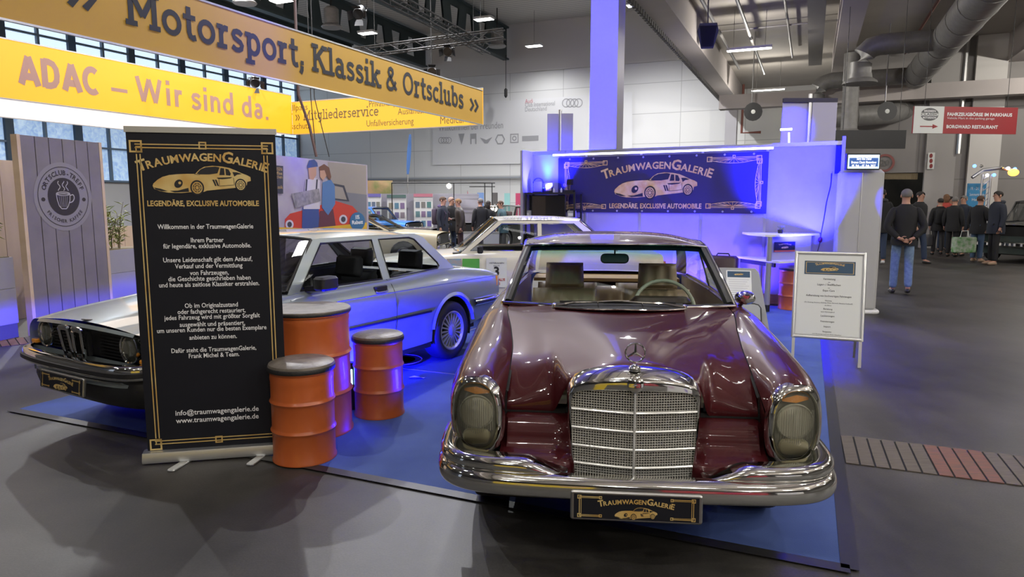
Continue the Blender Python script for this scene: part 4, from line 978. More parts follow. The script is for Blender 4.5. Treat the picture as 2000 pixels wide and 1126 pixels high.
# ---------------------------------------------------------------- general car body
def car_body(t, paint, secs, arches, hood, boot, roof, gh, wins, glass, crown=(.03, .02), wst_=('disc', .6), nose_drop=.1, seat=None, step=.05, dark=None, flare=False, seats=True, trim=None):
    """secs: side sections (u, z) from the deck edge over the shoulder to the sill; hood=(v0, v1); boot=(v0, v1);
    roof rows (t, v, half width, centre z, edge z); gh=dict of screen and frame outlines"""
    N = 4; KD = [(v, np.array(crom(p, N)).ravel()) for v, p in secs]
    def sec(v): return interp([(k, *q) for k, q in KD], v).reshape(-1, 2)
    v0, v1 = secs[0][0], secs[-1][0]
    vs = list(np.arange(v0, v1, step))+[v1]
    for c, zc, r, *_ in arches: vs += [c-r*1.004, c-r*.998, c-r*.96, c-r*.88, c+r*.88, c+r*.96, c+r*.998, c+r*1.004]
    vs = sorted(v for v in vs if v0 <= v <= v1)
    def low(v):
        z = 0
        for c, zc, r, *_ in arches:
            if abs(v-c) < r: z = max(z, zc+math.sqrt(r*r-(v-c)**2))
        return z
    for s_ in (-1, 1):
        rows = []
        for v in vs:
            S_ = sec(v); l = low(v); rows.append([(s_*u, v, max(z, min(l, S_[N*2][1]))) for u, z in S_])
        MB().grid(rows).build('body_side', paint, t, smooth=True, angle=50)
        for c, zc, r, *_ in arches:
            m = MB(); U0 = sec(c)[-N*2-1][0]
            m.grid([[(s_*uu, c+r*math.cos(a), zc+r*math.sin(a)) for a in np.linspace(-.3, math.pi+.3, 16)] for uu in (U0-.03, U0-.30)])
            m.quad(*[(s_*(U0-.3), c+r*math.cos(a), zc+r*math.sin(a)) for a in np.linspace(-.3, math.pi+.3, 16)])
            m.build('wheel_house', K['gap'], t)
        for c, zc, r, tr, ww in arches:
            U0 = sec(c)[-N*2-1][0]; wheel(t, 'wheel', s_*(U0-ww/2-.015), c, tr, tr, ww, s_, wst_[1], wst_[0])
            if flare:
                q = MB(); rr = [(r-.004, -.012), (r+.012, .016), (r+.045, .004)]
                q.grid([[(s_*(sec(c+R*math.cos(a)*1.0)[-N*2-1][0]*.0+U0+d), c+R*math.cos(a), zc+R*math.sin(a)) for a in np.linspace(.15, math.pi-.15, 20)] for R, d in rr]); q.build('arch_flare', paint, t, smooth=True)
    def deck(nm, a, b, cr, n=9):
        rows = []
        for v in np.linspace(a, b, n):
            u, z = sec(v)[0]; rows.append([(u*k, v, z+cr*(1-k*k)) for k in np.linspace(-1, 1, 13)])
        return rows
    H = deck('hood', hood[0], hood[1], crown[0]); 
    if gh.get('hood_bow'): H = [[(p[0], p[1]-gh['hood_bow']*(1-(p[0]/H[0][-1][0])**2)*(1-i/(len(H)-1)) if True else 0, p[2]) for p in R] for i, R in enumerate(H)]
    bon = MB().grid(H).build('bonnet', paint, t, smooth=True)
    Bt = deck('boot', boot[0], boot[1], crown[1], 7); S_ = sec(v1)
    Bt += [[(p[0], v1+.02, p[2]-.04) for p in Bt[-1]], [(p[0]*1.02, v1+.02, S_[-1][1]+.15) for p in Bt[-1]], [(p[0], v1-.02, S_[-1][1]) for p in Bt[-1]]]
    MB().grid(Bt).build('boot_lid', paint, t, smooth=True, angle=45)
    # roof
    rows = []; sw0, sw1 = gh['roof_sweep']
    for k in np.linspace(0, 1, 16):
        v, ur, zc, ze = interp(roof, k); sw = sw0*(1-k)-sw1*k; rows.append([(ur*q, v+sw*q*q, zc-(zc-ze)*abs(q)**3) for q in np.linspace(-1, 1, 17)])
    MB().grid(rows).build('roof', paint, t, smooth=True)
    fr, rr = rows[0], rows[-1]
    # side frames with window openings
    u0, z0, u1, z1 = gh['lean']
    def us(z): return u0+(u1-u0)*(z-z0)/(z1-z0)
    for s_ in (-1, 1):
        f = lambda v, z, s_=s_: (s_*us(z), v, z)
        MB().poly([gh['side']]+[w_[1] for w_ in wins], f).build('window_frame_side', paint, t)
        for nm, lp in wins:
            w_ = MB().poly([lp], lambda v, z, s_=s_: (s_*(us(z)-.008), v, z)).build(nm, glass, t)
            q = MB(); lp3 = crom([f(*p) for p in lp], 1, True); q.tube(lp3, trim or .008, 5, closed=True); q.build('window_seal', gh.get('trimmat', K['black']), w_, smooth=True)
    # screens
    (bv, bvc, bu, bz), (rv, rvc, ru, rz_) = gh['ws'], gh['rw']
    def scr(nm, top, bv, bvc, bu, bz):
        bot = [(bu*q, bv+(bvc-bv)*q*q, bz) for q in np.linspace(-1, 1, 17)]
        g = [[Vector(a).lerp(Vector(b), k) for a, b in zip(bot, top)] for k in np.linspace(0, 1, 5)]
        o = MB().grid(g).build(nm, glass, t, smooth=True); q = MB()
        q.tube(bot, .012, 5); q.tube([Vector(p)+Vector((0, 0, .0)) for p in top], .012, 5)
        for j in (0, -1): q.tube([r[j] for r in g], .014, 5)
        q.build('screen_seal', gh.get('sealmat', K['black']), o, smooth=True)
        p = MB()
        for j, s_ in ((0, -1), (-1, 1)): p.grid([[Vector(r[j]) for r in g], [Vector((s_*(us(r[j].z)), r[j].y+(.06 if nm == 'windscreen' else -.06), r[j].z)) for r in g]])
        p.build('pillar', paint, t)
    scr('windscreen', fr, bv, bvc, bu, bz); scr('rear_window', rr, rv, rvc, ru, rz_)
    # cabin
    m = MB(); va, vb = gh['cabin']; u_ = u0-.04
    m.grid([[(-u_, va, .25), (-u_, va, z0-.02)], [(-u_, vb, .25), (-u_, vb, z0-.02)]]); m.grid([[(u_, va, .25), (u_, va, z0-.02)], [(u_, vb, .25), (u_, vb, z0-.02)]])
    m.quad((-u_, va, .27), (u_, va, .27), (u_, vb, .27), (-u_, vb, .27)); m.quad((-u_, va, .27), (u_, va, .27), (u_, va, z0-.02), (-u_, va, z0-.02)); m.quad((-u_, vb, .27), (u_, vb, .27), (u_, vb, z0-.05), (-u_, vb, z0-.05))
    m.quad((-u_, va-.25, z0-.02), (u_, va-.25, z0-.02), (u_, va+.12, z0-.0), (-u_, va+.12, z0-.0)); m.quad((-u_, vb-.1, z0-.03), (u_, vb-.1, z0-.03), (u_, vb+.45, z0-.03), (-u_, vb+.45, z0-.03))
    m.build('cabin_lining', dark or K['black'], t)
    MB().box((0, (v0+v1)/2, .24), (1.1, (v1-v0)*.9, .06)).build('underbody', K['gap'], t)
    if seats:
        for s_ in (-1, 1):
            for nm, sv in (('front_seat', gh['seats'][0]), ('rear_seat', gh['seats'][1])):
                m = MB(); pleated(m, (s_*.34, sv, .42), .50, .50, .15, 0, .25); pleated(m, (s_*.34, sv+.13, z0+.01), .30, .20, .11, 0, .15); m.rbox((s_*.34, sv-.22, .40), (.48, .48, .16), .08)
                m.build(nm, K['dark_cloth'], t, smooth=True, angle=60)
    return sec
def round_lamp(t, c, r, yaw=0.0, name='headlight', depth=.05):
    M = Matrix.Translation(c) @ Matrix.Rotation(yaw, 4, 'Z') @ Matrix.Rotation(math.pi/2, 4, 'X')
    h = MB().lathe([(r*1.02, -depth), (r*1.06, 0), (r*1.02, .012), (r*.94, .006), (r*.92, -.01)], n=28); h.f = h.f[:-2]; h.xf(M); o = h.build(name, K['chrome'], t, smooth=True)
    b = MB().lathe([(r*.92, -.005), (r*.7, -.03), (r*.3, -.045), (.0001, -.046)], n=24); b.f = b.f[:-1] if prof_open(b) else b.f; b.xf(M); b.build('lamp_bowl', K['reflector'], o, smooth=True)
    l = MB().lathe([(r*.93, 0), (r*.75, .014), (r*.4, .022), (.0001, .024)], n=24); l.xf(M); l.build('lens', K['lens'], o, smooth=True)
    return o
def prof_open(b): return False

# ---------------------------------------------------------------- the silver-blue coupe
BE = math.radians(59.5)
sc_ = T('compact_coupe', 'silver-blue two-door coupe with round headlights and twin kidney grille, behind the orange barrels', 'car', (-2.962, 4.567, .0095), BE-math.pi/2)
SB = [(.05, [(.60, .790), (.665, .785), (.705, .765), (.745, .72), (.755, .65), (.75, .55), (.725, .40)]),
      (.35, [(.62, .828), (.69, .826), (.735, .808), (.775, .765), (.792, .66), (.79, .55), (.77, .34)]),
      (.8, [(.64, .872), (.70, .869), (.75, .853), (.787, .808), (.802, .69), (.802, .56), (.772, .26)]),
      (1.2, [(.665, .915), (.708, .912), (.752, .886), (.790, .815), (.805, .70), (.805, .56), (.775, .24)]),
      (2.3, [(.690, .930), (.716, .922), (.756, .892), (.792, .812), (.807, .70), (.807, .56), (.777, .24)]),
      (3.2, [(.690, .952), (.716, .942), (.756, .900), (.792, .806), (.807, .70), (.805, .56), (.777, .26)]),
      (3.5, [(.680, .936), (.712, .930), (.752, .893), (.788, .804), (.802, .70), (.80, .56), (.775, .30)]),
      (4.05, [(.635, .880), (.69, .874), (.735, .850), (.775, .798), (.79, .70), (.785, .56), (.76, .375)]),
      (4.24, [(.62, .838), (.67, .834), (.715, .822), (.755, .790), (.765, .70), (.76, .56), (.735, .385)])]
WB = [('door_window', [(1.335, .935), (1.655, 1.290), (2.270, 1.290), (2.305, .935)]),
      ('quarter_window', [(2.415, .940), (2.365, 1.290), (2.80, 1.288), (2.875, 1.268), (3.165, 1.02), (3.185, .985), (3.150, .962)])]
GB = dict(roof_sweep=(.10, .10), lean=(.705, .93, .605, 1.33), side=[(1.20, .915), (1.54, 1.320), (1.66, 1.333), (2.90, 1.322), (3.02, 1.285), (3.46, .930), (3.2, .935), (2.3, .915)],
          ws=(1.08, 1.235, .66, .935), rw=(3.62, 3.46, .62, .935), cabin=(1.30, 3.35), seats=(2.12, 3.02))
RB = [(0, 1.46, .605, 1.352, 1.325), (.15, 1.70, .607, 1.372, 1.332), (.4, 2.1, .608, 1.382, 1.333), (.65, 2.5, .605, 1.376, 1.328), (.88, 2.88, .60, 1.345, 1.310), (1, 3.04, .595, 1.305, 1.275)]
secB = car_body(sc_, K['silver_blue'], SB, [(.757, .31, .335, .298, .19), (3.285, .32, .345, .305, .20)], (.05, 1.12), (3.50, 4.24), RB, GB, WB, K['darkglass'], (.035, .02), ('spokes', .66), flare=True, trim=.009)
# black side rub strip, waist crease, door shut line, handle
for s_ in (-1, 1):
    m = MB(); m.grid([[(s_*(secB(v)[20][0]+d), v, z) for v in np.arange(1.10, 2.95, .1)] for d, z in ((0, .552), (.007, .555), (.008, .571), (0, .574))]); m.build('rub_strip', K['black'], sc_)
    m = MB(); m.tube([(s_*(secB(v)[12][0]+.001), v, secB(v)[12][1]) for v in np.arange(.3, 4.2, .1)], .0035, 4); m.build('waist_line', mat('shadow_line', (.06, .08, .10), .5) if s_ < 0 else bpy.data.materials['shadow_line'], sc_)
    m = MB(); pts = [(2.352, .925), (2.362, .88), (2.372, .82), (2.375, .70), (2.372, .56), (2.36, .42), (2.33, .33)]
    def ub(v, z): S_ = secB(v); return float(np.interp(z, S_[::-1, 1], S_[::-1, 0]))
    m.tube([(s_*(ub(v, z)+.0005), v, z) for v, z in pts], .004, 4); m.tube([(s_*(ub(v, z)+.0005), v, z) for v, z in [(1.19, .88), (1.17, .7), (1.17, .5), (1.2, .33)]], .004, 4); m.build('door_gap', K['gap'], sc_)
    m = MB(); m.rbox((s_*.772, 2.20, .858), (.03, .17, .055), .012); dh = m.build('door_handle', K['black'], sc_)
    m = MB(); m.tube([(s_*.790, 2.12, .84), (s_*.796, 2.15, .832), (s_*.796, 2.25, .832), (s_*.790, 2.28, .84)], .008, 6); m.build('handle_grip', K['satin'], dh, smooth=True)
    m = MB(); m.grid([[(s_*(secB(v)[-1][0]+.002), v, z) for v in (1.12, 1.6, 2.3, 2.92)] for z in (.245, .20)]); m.build('sill_strip', K['black'], sc_)
# nose: dark grille, kidneys, lamps, bumper, spoiler
m = MB(); m.quad((-.63, .075, .775), (.63, .075, .775), (.66, .10, .58), (-.66, .10, .58)); gr = m.build('grille_panel', K['gap'], sc_)
for x0, x1 in ((-.62, -.15), (.15, .62)):
    m = MB()
    for z in np.arange(.60, .77, .022): m.box(((x0+x1)/2, .078, z), (x1-x0, .02, .006))
    m.build('grille_slats', K['black'], gr)
m = MB(); S0 = secB(.05)
m.grid([[(k*S0[0][0], .05-.055*(1-k*k), .790+.035*(1-k*k)) for k in np.linspace(-1, 1, 15)], [(k*S0[0][0], .035-.055*(1-k*k), .772+.030*(1-k*k)) for k in np.linspace(-1, 1, 15)], [(k*S0[0][0], .07-.04*(1-k*k), .765+.02*(1-k*k)) for k in np.linspace(-1, 1, 15)]])
m.grid([[(k*.735, .06, .585), (k*.735, .055, .55), (k*.72, .07, .40), (k*.70, .12, .34)] for k in np.linspace(-1, 1, 9)]); m.build('nose_panel', K['silver_blue'], sc_, smooth=True)
for s_ in (-1, 1):
    m = MB(); lp = [(s_*.02, .600), (s_*.03, .770), (s_*.055, .790), (s_*.12, .785), (s_*.135, .765), (s_*.115, .600), (s_*.09, .585), (s_*.035, .585)]
    m.tube([(u, -.02-(z-.6)*.12, z) for u, z in crom(lp, 3, True)], .011, 6, closed=True, flat=1.8); kd = m.build('kidney_grille', K['chrome'], sc_, smooth=True)
    m = MB()
    for k in range(6): u = s_*(.036+.016*k); m.box((u, .02, .687), (.004, .03, .17))
    m.build('kidney_bar', K['black'], kd)
    round_lamp(sc_, (s_*.530, (.050 if s_ > 0 else .058), .690), .094)
    m = MB(); m.tube([(s_*(.66+.05*k), .04+.10*k*k, .69) for k in np.linspace(0, 1, 4)], .002, 4); 
    m = MB(); m.rbox((s_*.68, .06, .618), (.07, .05, .03), .012); m.build('front_indicator', K['amber'], sc_)
hb = [np.array(p) for p in crom([(0, -.10), (.3, -.095), (.55, -.065), (.66, -.02), (.73, .07), (.775, .20), (.80, .38)], 4)]; fb = [np.array((-p[0], p[1])) for p in hb[::-1]]+hb[1:]
bb = MB().grid(sweep(fb, crom([(-.03, .505), (.012, .507), (.024, .53), (.024, .575), (.012, .60), (-.03, .605)], 2))).build('front_bumper', K['chrome'], sc_, smooth=True, angle=60)
MB().grid(sweep(fb, [(.020, .525), (.036, .533), (.036, .560), (.020, .568)])).build('bumper_rubber', K['black'], bb)
m = MB(); m.grid(sweep([p*np.array((.96, 1))+np.array((0, .05)) for p in fb], [(-.02, .50), (.0, .47), (.005, .40), (-.01, .34), (-.06, .29)])); m.build('front_spoiler', K['black'], sc_, smooth=True)
m = MB(); m.grid(sweep([p*np.array((.9, 1))+np.array((0, .045)) for p in fb[6:-6]], [(.0, .475), (.012, .465), (.012, .445), (.0, .435)])); m.build('air_intake_bar', K['silver_blue'], sc_)
f0 = Fr((.06, -.155, .445), (1, 0, 0), (0, .10, 1))
pb = MB(); pb.rbox((0, 0, 0), (.54, .125, .022), .012); pb.xf(Matrix.Translation((.06, -.142, .445)) @ Matrix.Rotation(math.radians(84), 4, 'X')); pp = pb.build('number_plate', K['satin'], sc_)
MB().quad(f0(-.255, -.05), f0(.255, -.05), f0(.255, .05), f0(-.255, .05)).build('plate_face', K['poster_black'], pp); plate_art(pp, f0, .51, .10)
# rear bumper and lamp
rb_ = [np.array(p) for p in crom([(0, 4.345), (.4, 4.335), (.62, 4.31), (.72, 4.27), (.780, 4.18), (.806, 4.05), (.812, 3.85), (.808, 3.66)], 4)]; rb_ = rb_[::-1]; rbf = rb_+[np.array((-p[0], p[1])) for p in rb_[::-1][1:]]
rbm = MB().grid(sweep([np.array((p[0]*1.02, p[1]-.0)) for p in rbf] if False else rbf, crom([(-.03, .515), (.012, .517), (.026, .54), (.026, .565), (.012, .588), (-.03, .592)], 2))).build('rear_bumper', K['chrome'], sc_, smooth=True, angle=60)
MB().grid(sweep(rbf, [(.020, .528), (.036, .536), (.036, .556), (.020, .564)])).build('bumper_rubber', K['black'], rbm)
for s_ in (-1, 1):
    m = MB(); m.rbox((s_*.752, 4.205, .735), (.035, .085, .115), .012, Matrix.Rotation(s_*.35, 3, 'Z')); m.build('rear_lamp', K['amber'], sc_)
    # mirrors
    m = MB(); m.rbox((0, 0, 0), (.12, .19, .11), .035); m.xf(Matrix.Translation((s_*.86, 1.46, .992))); mm = m.build('door_mirror', K['black'], sc_, smooth=True)
    MB().bar((s_*.70, 1.40, .945), (s_*.84, 1.45, .95), .05, .04).build('mirror_arm', K['black'], mm)
m = MB(); m.rbox((0, 1.32, .92), (1.25, .30, .10), .05); m.build('dashboard', K['black'], sc_)
m = MB(); Mw = Matrix.Translation((.33, 1.62, .86)) @ Matrix.Rotation(math.radians(65), 4, 'X'); m.tube([Mw @ Vector((.185*math.cos(a), .185*math.sin(a), 0)) for a in np.linspace(0, 2*math.pi, 28)[:-1]], .014, 7, closed=True); m.tube([Mw @ Vector((-.18, 0, 0)), Mw @ Vector((.18, 0, 0))], .02, 6); m.build('steering_wheel', K['black'], sc_, smooth=True)
# round badge on the bonnet
m = MB().lathe([(.036, 0), (.034, .006), (.0001, .007)], n=24); m.xf(Matrix.Translation((0, .075, .830)) @ Matrix.Rotation(-.15, 4, 'X')); m.build('bonnet_badge', K['black'], sc_)
# ---------------------------------------------------------------- roll-up display
A0 = gz(283, 896)*.985; A1 = gz(537, 878)*.985; A0.z = A1.z = 0; rd = (A1-A0).normalized(); rn = Vector((rd.y, -rd.x, 0))
ru = T('rollup_banner', 'black roll-up banner with gold border and white text standing before the silver-blue coupe', 'banner', A0+rd*.45, math.atan2(rd.y, rd.x))
m = MB(); prof = [(-.055, .012), (-.06, .03), (-.045, .075), (.0, .085), (.045, .075), (.06, .03), (.055, .012)]
m.grid([[(x, p[0], p[1]) for p in prof] for x in (-.45, .45)]); m.quad(*[(-.45, p[0], p[1]) for p in prof]); m.quad(*[(.45, p[0], p[1]) for p in prof]); m.quad((-.45, -.055, .012), (.45, -.055, .012), (.45, .055, .012), (-.45, .055, .012))
m.build('cassette', K['alu'], ru, smooth=True, angle=35)
for x in (-.22, .24):
    m = MB(); m.rbox((x, -.10, .006), (.055, .20, .011), .02, Matrix.Rotation(-.35, 3, 'Z')); m.build('foot', K['alu'], ru)
MB().box((0, -.01, 2.075), (.865, .022, .035)).build('top_rail', K['alu'], ru)
MB().tube([(0, .02, .08), (0, .02, 2.07)], .010, 8).build('support_pole', K['alu'], ru)
MB().box((0, -.012, 1.07), (.85, .003, 1.98)).build('printed_sheet', K['poster_black'], ru)
rf_ = Fr((0, -.0145, 0), (1, 0, 0), (0, 0, 1)); RP = A0+rd*.45+rn*.0145
def rloc(x, y): p = gpl(x, y, RP, rn)-(A0+rd*.45); return p.dot(rd), p.z
f1 = rf_.at(.0008); f2 = rf_.at(.0016); g = MB(); d = MB(); ge = MB()
ax0, az = rloc(262, 330); ax1, _ = rloc(518, 330); cx_, zc_ = rloc(392, 322)
zc_ = rloc(392, 314)[1]; arc_text(g, [(c, s_*.085) for c, s_ in TRAUM], f1, .0, zc_, .735, .068, bold=.028, gap=.003)
cxx, czz = rloc(395, 351); car_emblem(ge, d, f1, f2, cxx, czz, .565)
LN = [('LEGENDÄRE, EXCLUSIVE AUTOMOBILE', 288, 506, 402)]
for s_, x0, x1, y in LN:
    a, b = rloc(x0, y); c, _ = rloc(x1, y); text(g, s_, f1, (a+c)/2, b, .046, bold=.03, width=c-a)
for o_ in (.052, .072):                                # double border line
    for q in (((-.425+o_, .16), (-.425+o_, 1.93)), ((.425-o_, .16), (.425-o_, 1.93)), ((-.38, 2.04-o_*1.0), (.38, 2.04-o_*1.0)), ((-.38, .07+o_), (.38, .07+o_))): rline(g, f1, q, .0065)
for x in (-.375, .375):
    for z in (.120, 1.975): sqframe(g, f1, x, z, .072, .010); sqframe(g, f1, x*.955, z-(.016 if z > 1 else -.016), .036, .007)
for z in (.128, 1.985): sqframe(g, f1, 0, z, .045, .008)
g.build('gold_lettering', K['gold'], ru); ge.build('car_emblem', K['gold'], ru); d.build('emblem_lines', K['ink'], ru)
for s_, x0, x1, y in [('Willkommen in der TraumwagenGalerie', 308, 495, 447), ('Ihrem Partner', 373, 437, 473), ('für legendäre, exklusive Automobile.', 319, 491, 485), ('Unsere Leidenschaft gilt dem Ankauf,', 319, 493, 512),
                      ('Verkauf und der Vermittlung', 342, 474, 524), ('von Fahrzeugen,', 371, 447, 537), ('die Geschichte geschrieben haben', 329, 490, 549), ('und heute als zeitlose Klassiker erstrahlen.', 311, 507, 561),
                      ('Ob im Originalzustand', 361, 465, 601), ('oder fachgerecht restauriert,', 347, 480, 613), ('jedes Fahrzeug wird mit größter Sorgfalt', 321, 508, 625), ('ausgewählt und präsentiert,', 351, 479, 638),
                      ('um unseren Kunden nur die besten Exemplare', 307, 521, 650), ('anbieten zu können.', 370, 463, 663), ('Dafür steht die TraumwagenGalerie,', 335, 501, 689), ('Frank Michel & Team.', 369, 468, 699),
                      ('info@traumwagengalerie.de', 343, 506, 811), ('www.traumwagengalerie.de', 344, 506, 826)]:
    wt = MB(); a, b = rloc(x0, y); c, _ = rloc(x1, y); text(wt, s_, f1, (a+c)/2, b, .041 if y < 750 else .047, bold=.012, width=c-a); wt.build('text_line', K['white_ink'], ru)

# ---------------------------------------------------------------- orange oil drums
def drum(px, py, R, H, label, top, cat='drum stool', side=None, name='oil_drum_stool'):
    c = gz(px, py); c = c+Vector((c.x, c.y, 0)).normalized()*R
    t = T(name, label, cat, (c.x, c.y, .009), .4)
    p = [(R*.97, .004), (R*1.02, .0), (R*1.02, .012), (R*.985, .022)]
    for k in (.345, .665):
        z = H*k; p += [(R*.985, z-.022), (R*1.0, z-.014), (R*1.035, z), (R*1.0, z+.014), (R*.985, z+.022)]
    p += [(R*.985, H-.07), (R*1.0, H-.045), (R*.99, H-.03), (R*.985, H-.018), (R*1.02, H-.012), (R*1.02, H), (R*.97, H)]
    MB().lathe(p, n=48).build('drum_shell', K['orange'], t, smooth=True, angle=50)
    if top == 'cushion':
        cu = MB().lathe([(R*1.0, H-.004), (R*1.045, H+.004), (R*1.05, H+.024), (R*1.02, H+.040), (R*.9, H+.052), (R*.6, H+.062), (R*.3, H+.064), (.0001, H+.064)], n=40).build('seat_cushion', K['brown_vinyl'], t, smooth=True)
        MB().lathe([(R*1.055, H-.002), (R*1.062, H+.004), (R*1.062, H+.022), (R*1.05, H+.026)], n=40).build('cushion_edge', K['vinyl_side'], cu, smooth=True)
    else:
        cu = MB().lathe([(R*1.0, H-.002), (R*1.03, H+.0), (R*1.035, H+.022), (R*1.02, H+.027), (.0001, H+.028)], n=48).build('round_top', K['brown_vinyl'], t, smooth=True)
        MB().lathe([(R*1.036, H-.002), (R*1.045, H+.002), (R*1.045, H+.014), (R*1.036, H+.018)], n=48).build('top_edge', K['vinyl_side'], cu, smooth=True)
    return t
d1 = drum(597, 914, .198, .585, 'low orange oil drum stool with brown cushion right beside the roll-up banner', 'cushion'); d1['group'] = 'orange oil drums'
d2 = drum(742, 822, .190, .585, 'low orange oil drum stool with brown cushion standing alone before the silver coupe door', 'cushion'); d2['group'] = 'orange oil drums'
d3 = drum(612, 864, .285, .865, 'tall orange oil drum with flat brown top used as a standing table', 'flat', 'drum table', name='oil_drum_table'); d3['group'] = 'orange oil drums'
d4 = drum(1546, 607, .20, .60, 'orange oil drum stool under the white corner desk', 'cushion'); d4['group'] = 'orange oil drums'
m = MB()
f0 = lambda a, b: d1.matrix_basis.inverted() @ (d1.matrix_basis.translation+(Vector((-d1.location.x+a*1.0, -d1.location.y, 0)).normalized()*.1985)+Vector((.999*a, .0, b)))

# ---------------------------------------------------------------- A-board
FR_ = gz(1679, 719, .009); zb = gpl(1683, 664, FR_+Vector((.02, .06, 0)), (0, 1, 0)).z
PB = gz(1683, 664, zb); PA = gz(1548, 655, zb); bx = (PB-PA).normalized(); bn = Vector((bx.y, -bx.x, 0))
lean = math.radians(12); byv = (UP*math.cos(lean)-bn*math.sin(lean)).normalized(); nn = bx.cross(byv)
P1 = gpl(1690, 497, PB, nn); P0 = gpl(1558, 492, PA, nn); BWd = (PB-PA).length; BH = ((P1-PB).dot(byv)+(P0-PA).dot(byv))/2
zleg = zb/math.cos(lean)-.012
t = T('pavement_sign', 'white A-frame price board with silver frame standing on the carpet edge beside the burgundy coupe', 'A-board', M=Matrix.Translation(PA) @ Matrix((bx, byv, nn)).transposed().to_4x4())
MB().box((BWd/2, BH/2, -.012), (BWd, BH, .012)).build('backing_board', K['white'], t)
MB().box((BWd/2, BH/2, -.003), (BWd-.05, BH-.05, .004)).build('poster_sheet', K['paper'], t)
m = MB()
for a, b in (((0, 0, 0), (BWd, 0, 0)), ((0, BH, 0), (BWd, BH, 0)), ((0, -.015, 0), (0, BH+.015, 0)), ((BWd, -.015, 0), (BWd, BH+.015, 0))): m.tube([a, b], .017, 8, flat=.8)
m.build('snap_frame', K['alu'], t, smooth=True)
for x in (.01, BWd-.01): MB().bar((x, 0, -.01), (x, -zleg, -.01), .028, .018).build('front_leg', K['alu'], t)
for x in (.02, BWd-.02):
    I = Matrix.Translation(PA) @ Matrix((bx, byv, nn)).transposed().to_4x4(); foot = I @ Vector((x, 0, 0)); foot = Vector((foot.x, foot.y, .012))-bn*.42
    MB().bar((x, BH-.03, -.02), I.inverted() @ foot, .022, .016).build('rear_leg', K['satin'], t)
fa = Fr((BWd/2, BH/2, 0), (1, 0, 0), (0, 1, 0), 0)
MB().quad(*[fa(x, y, .0005) for x, y in ((-BWd*.37, BH*.245), (BWd*.37, BH*.245), (BWd*.37, BH*.405), (-BWd*.37, BH*.405))]).build('blue_header', mat('petrol_blue_print', (.022, .065, .12), .5), t)
g = MB(); d = MB(); hf = Fr((BWd/2, BH*.825, 0), (1, 0, 0), (0, 1, 0)); car_emblem(g, d, hf.at(.001), hf.at(.0018), 0, -BH*.012, BWd*.26)
arc_text(g, TRAUM, hf.at(.001), 0, BH*.045, BWd*.42, BH*.022, bold=.03)
for sx in (-1, 1): rline(g, hf.at(.001), [(sx*BWd*.345, -BH*.065), (sx*BWd*.345, BH*.065)], .006)
for sy in (-1, 1): rline(g, hf.at(.001), [(-BWd*.345, sy*BH*.065), (BWd*.345, sy*BH*.065)], .004)
g.build('gold_lettering', K['gold'], t); d.build('emblem_lines', K['ink'], t)
tx = MB()
for s_, y, wd_, h in [('Vermietung', .195, .18, .034), ('von', .160, .03, .022), ('Lager- / Stellflächen', .128, .34, .034), ('von', .093, .03, .022), ('Expo Cars', .058, .17, .034), ('Aufbereitung von hochwertigen Fahrzeugen', -.005, .66, .034), ('Wartung', -.058, .10, .022),
                     ('(Öl, Zündung, Bremsen, Kühlung, Klima, Fahrwerk, Batterie, Kraftstoff)', -.083, .70, .020), ('aller Marken', -.112, .10, .018), ('Beratung', -.158, .13, .030), ('beim Fahrzeugkauf', -.190, .20, .02), ('Lackierungen', -.240, .20, .030), ('Finanzierungen', -.305, .20, .030), ('Import', -.365, .10, .030), ('Wertgutachten', -.425, .13, .028), ('und Beratung rund um Ihren Klassiker', -.452, .42, .018)]:
    text(tx, s_, fa.at(.001), 0, BH*y-.01, h*.8, width=BWd*wd_, bold=.01)
tx.build('printed_text', K['grey_ink'], t)

# ---------------------------------------------------------------- grey info stand behind the coupe mirror
G0 = gz(1506, 664, .0095); gx = Vector((.975, -.22, 0)).normalized(); gn = Vector((gx.y, -gx.x, 0)); lean2 = math.radians(34); gy_ = (UP*math.cos(lean2)-gn*math.sin(lean2))
Mg = Matrix.Translation(G0-gx*.75) @ Matrix((gx, gy_, gx.cross(gy_))).transposed().to_4x4()
t = T('info_stand', 'grey leaning info stand with a white sheet, behind the door mirror of the burgundy coupe', 'info stand', M=Mg)
ghh = .97; stand_m = mat('warm_grey_board', (.30, .31, .31), .5)
m = MB(); m.prism([(0, .0), (.75, .0), (.645, ghh-.06), (.60, ghh), (0, ghh)], lambda a, b: (a, b, 0), lambda a, b: (a, b, -.03)); m.build('sloped_board', stand_m, t)
m = MB(); m.prism([(.05, .03), (.64, .03), (.64, .42), (.60, .46), (.05, .46)], lambda a, b: (a, b, .004), lambda a, b: (a, b, .022)); m.build('document_pocket', mat('light_grey_pocket', (.36, .38, .37), .5), t)
MB().tube([(.05, .465, .02), (.57, .465, .02), (.62, .45, .02), (.645, .41, .02), (.645, .06, .02)], .008, 6).build('pocket_edge', K['black'], t, smooth=True)
MB().box((.40, .73, .003), (.30, .40, .004)).build('white_sheet', K['paper'], t)
MB().box((.40, .875, .0065), (.27, .085, .002)).build('blue_header', bpy.data.materials['petrol_blue_print'], t)
gf = Fr((.40, .875, .008), (1, 0, 0), (0, 1, 0)); g = MB(); d = MB(); car_emblem(g, d, gf.at(.0), gf.at(.0008), 0, 0, .11); g.build('car_emblem', K['gold'], t); d.build('emblem_lines', K['ink'], t)
tx = MB()
for k in range(9): rline(tx, Fr((.40, .73, .0055), (1, 0, 0), (0, 1, 0)), [(-.12, .07-.03*k), (.12-.02*(k % 3), .07-.03*k)], .006)
tx.build('printed_text', mat('pale_grey_print', (.45, .45, .45), .6), t)
MB().bar((.38, ghh-.1, -.04), Mg.inverted() @ (G0-gx*.37-gn*.95+UP*.012), .04, .03).build('rear_prop', K['satin'], t)

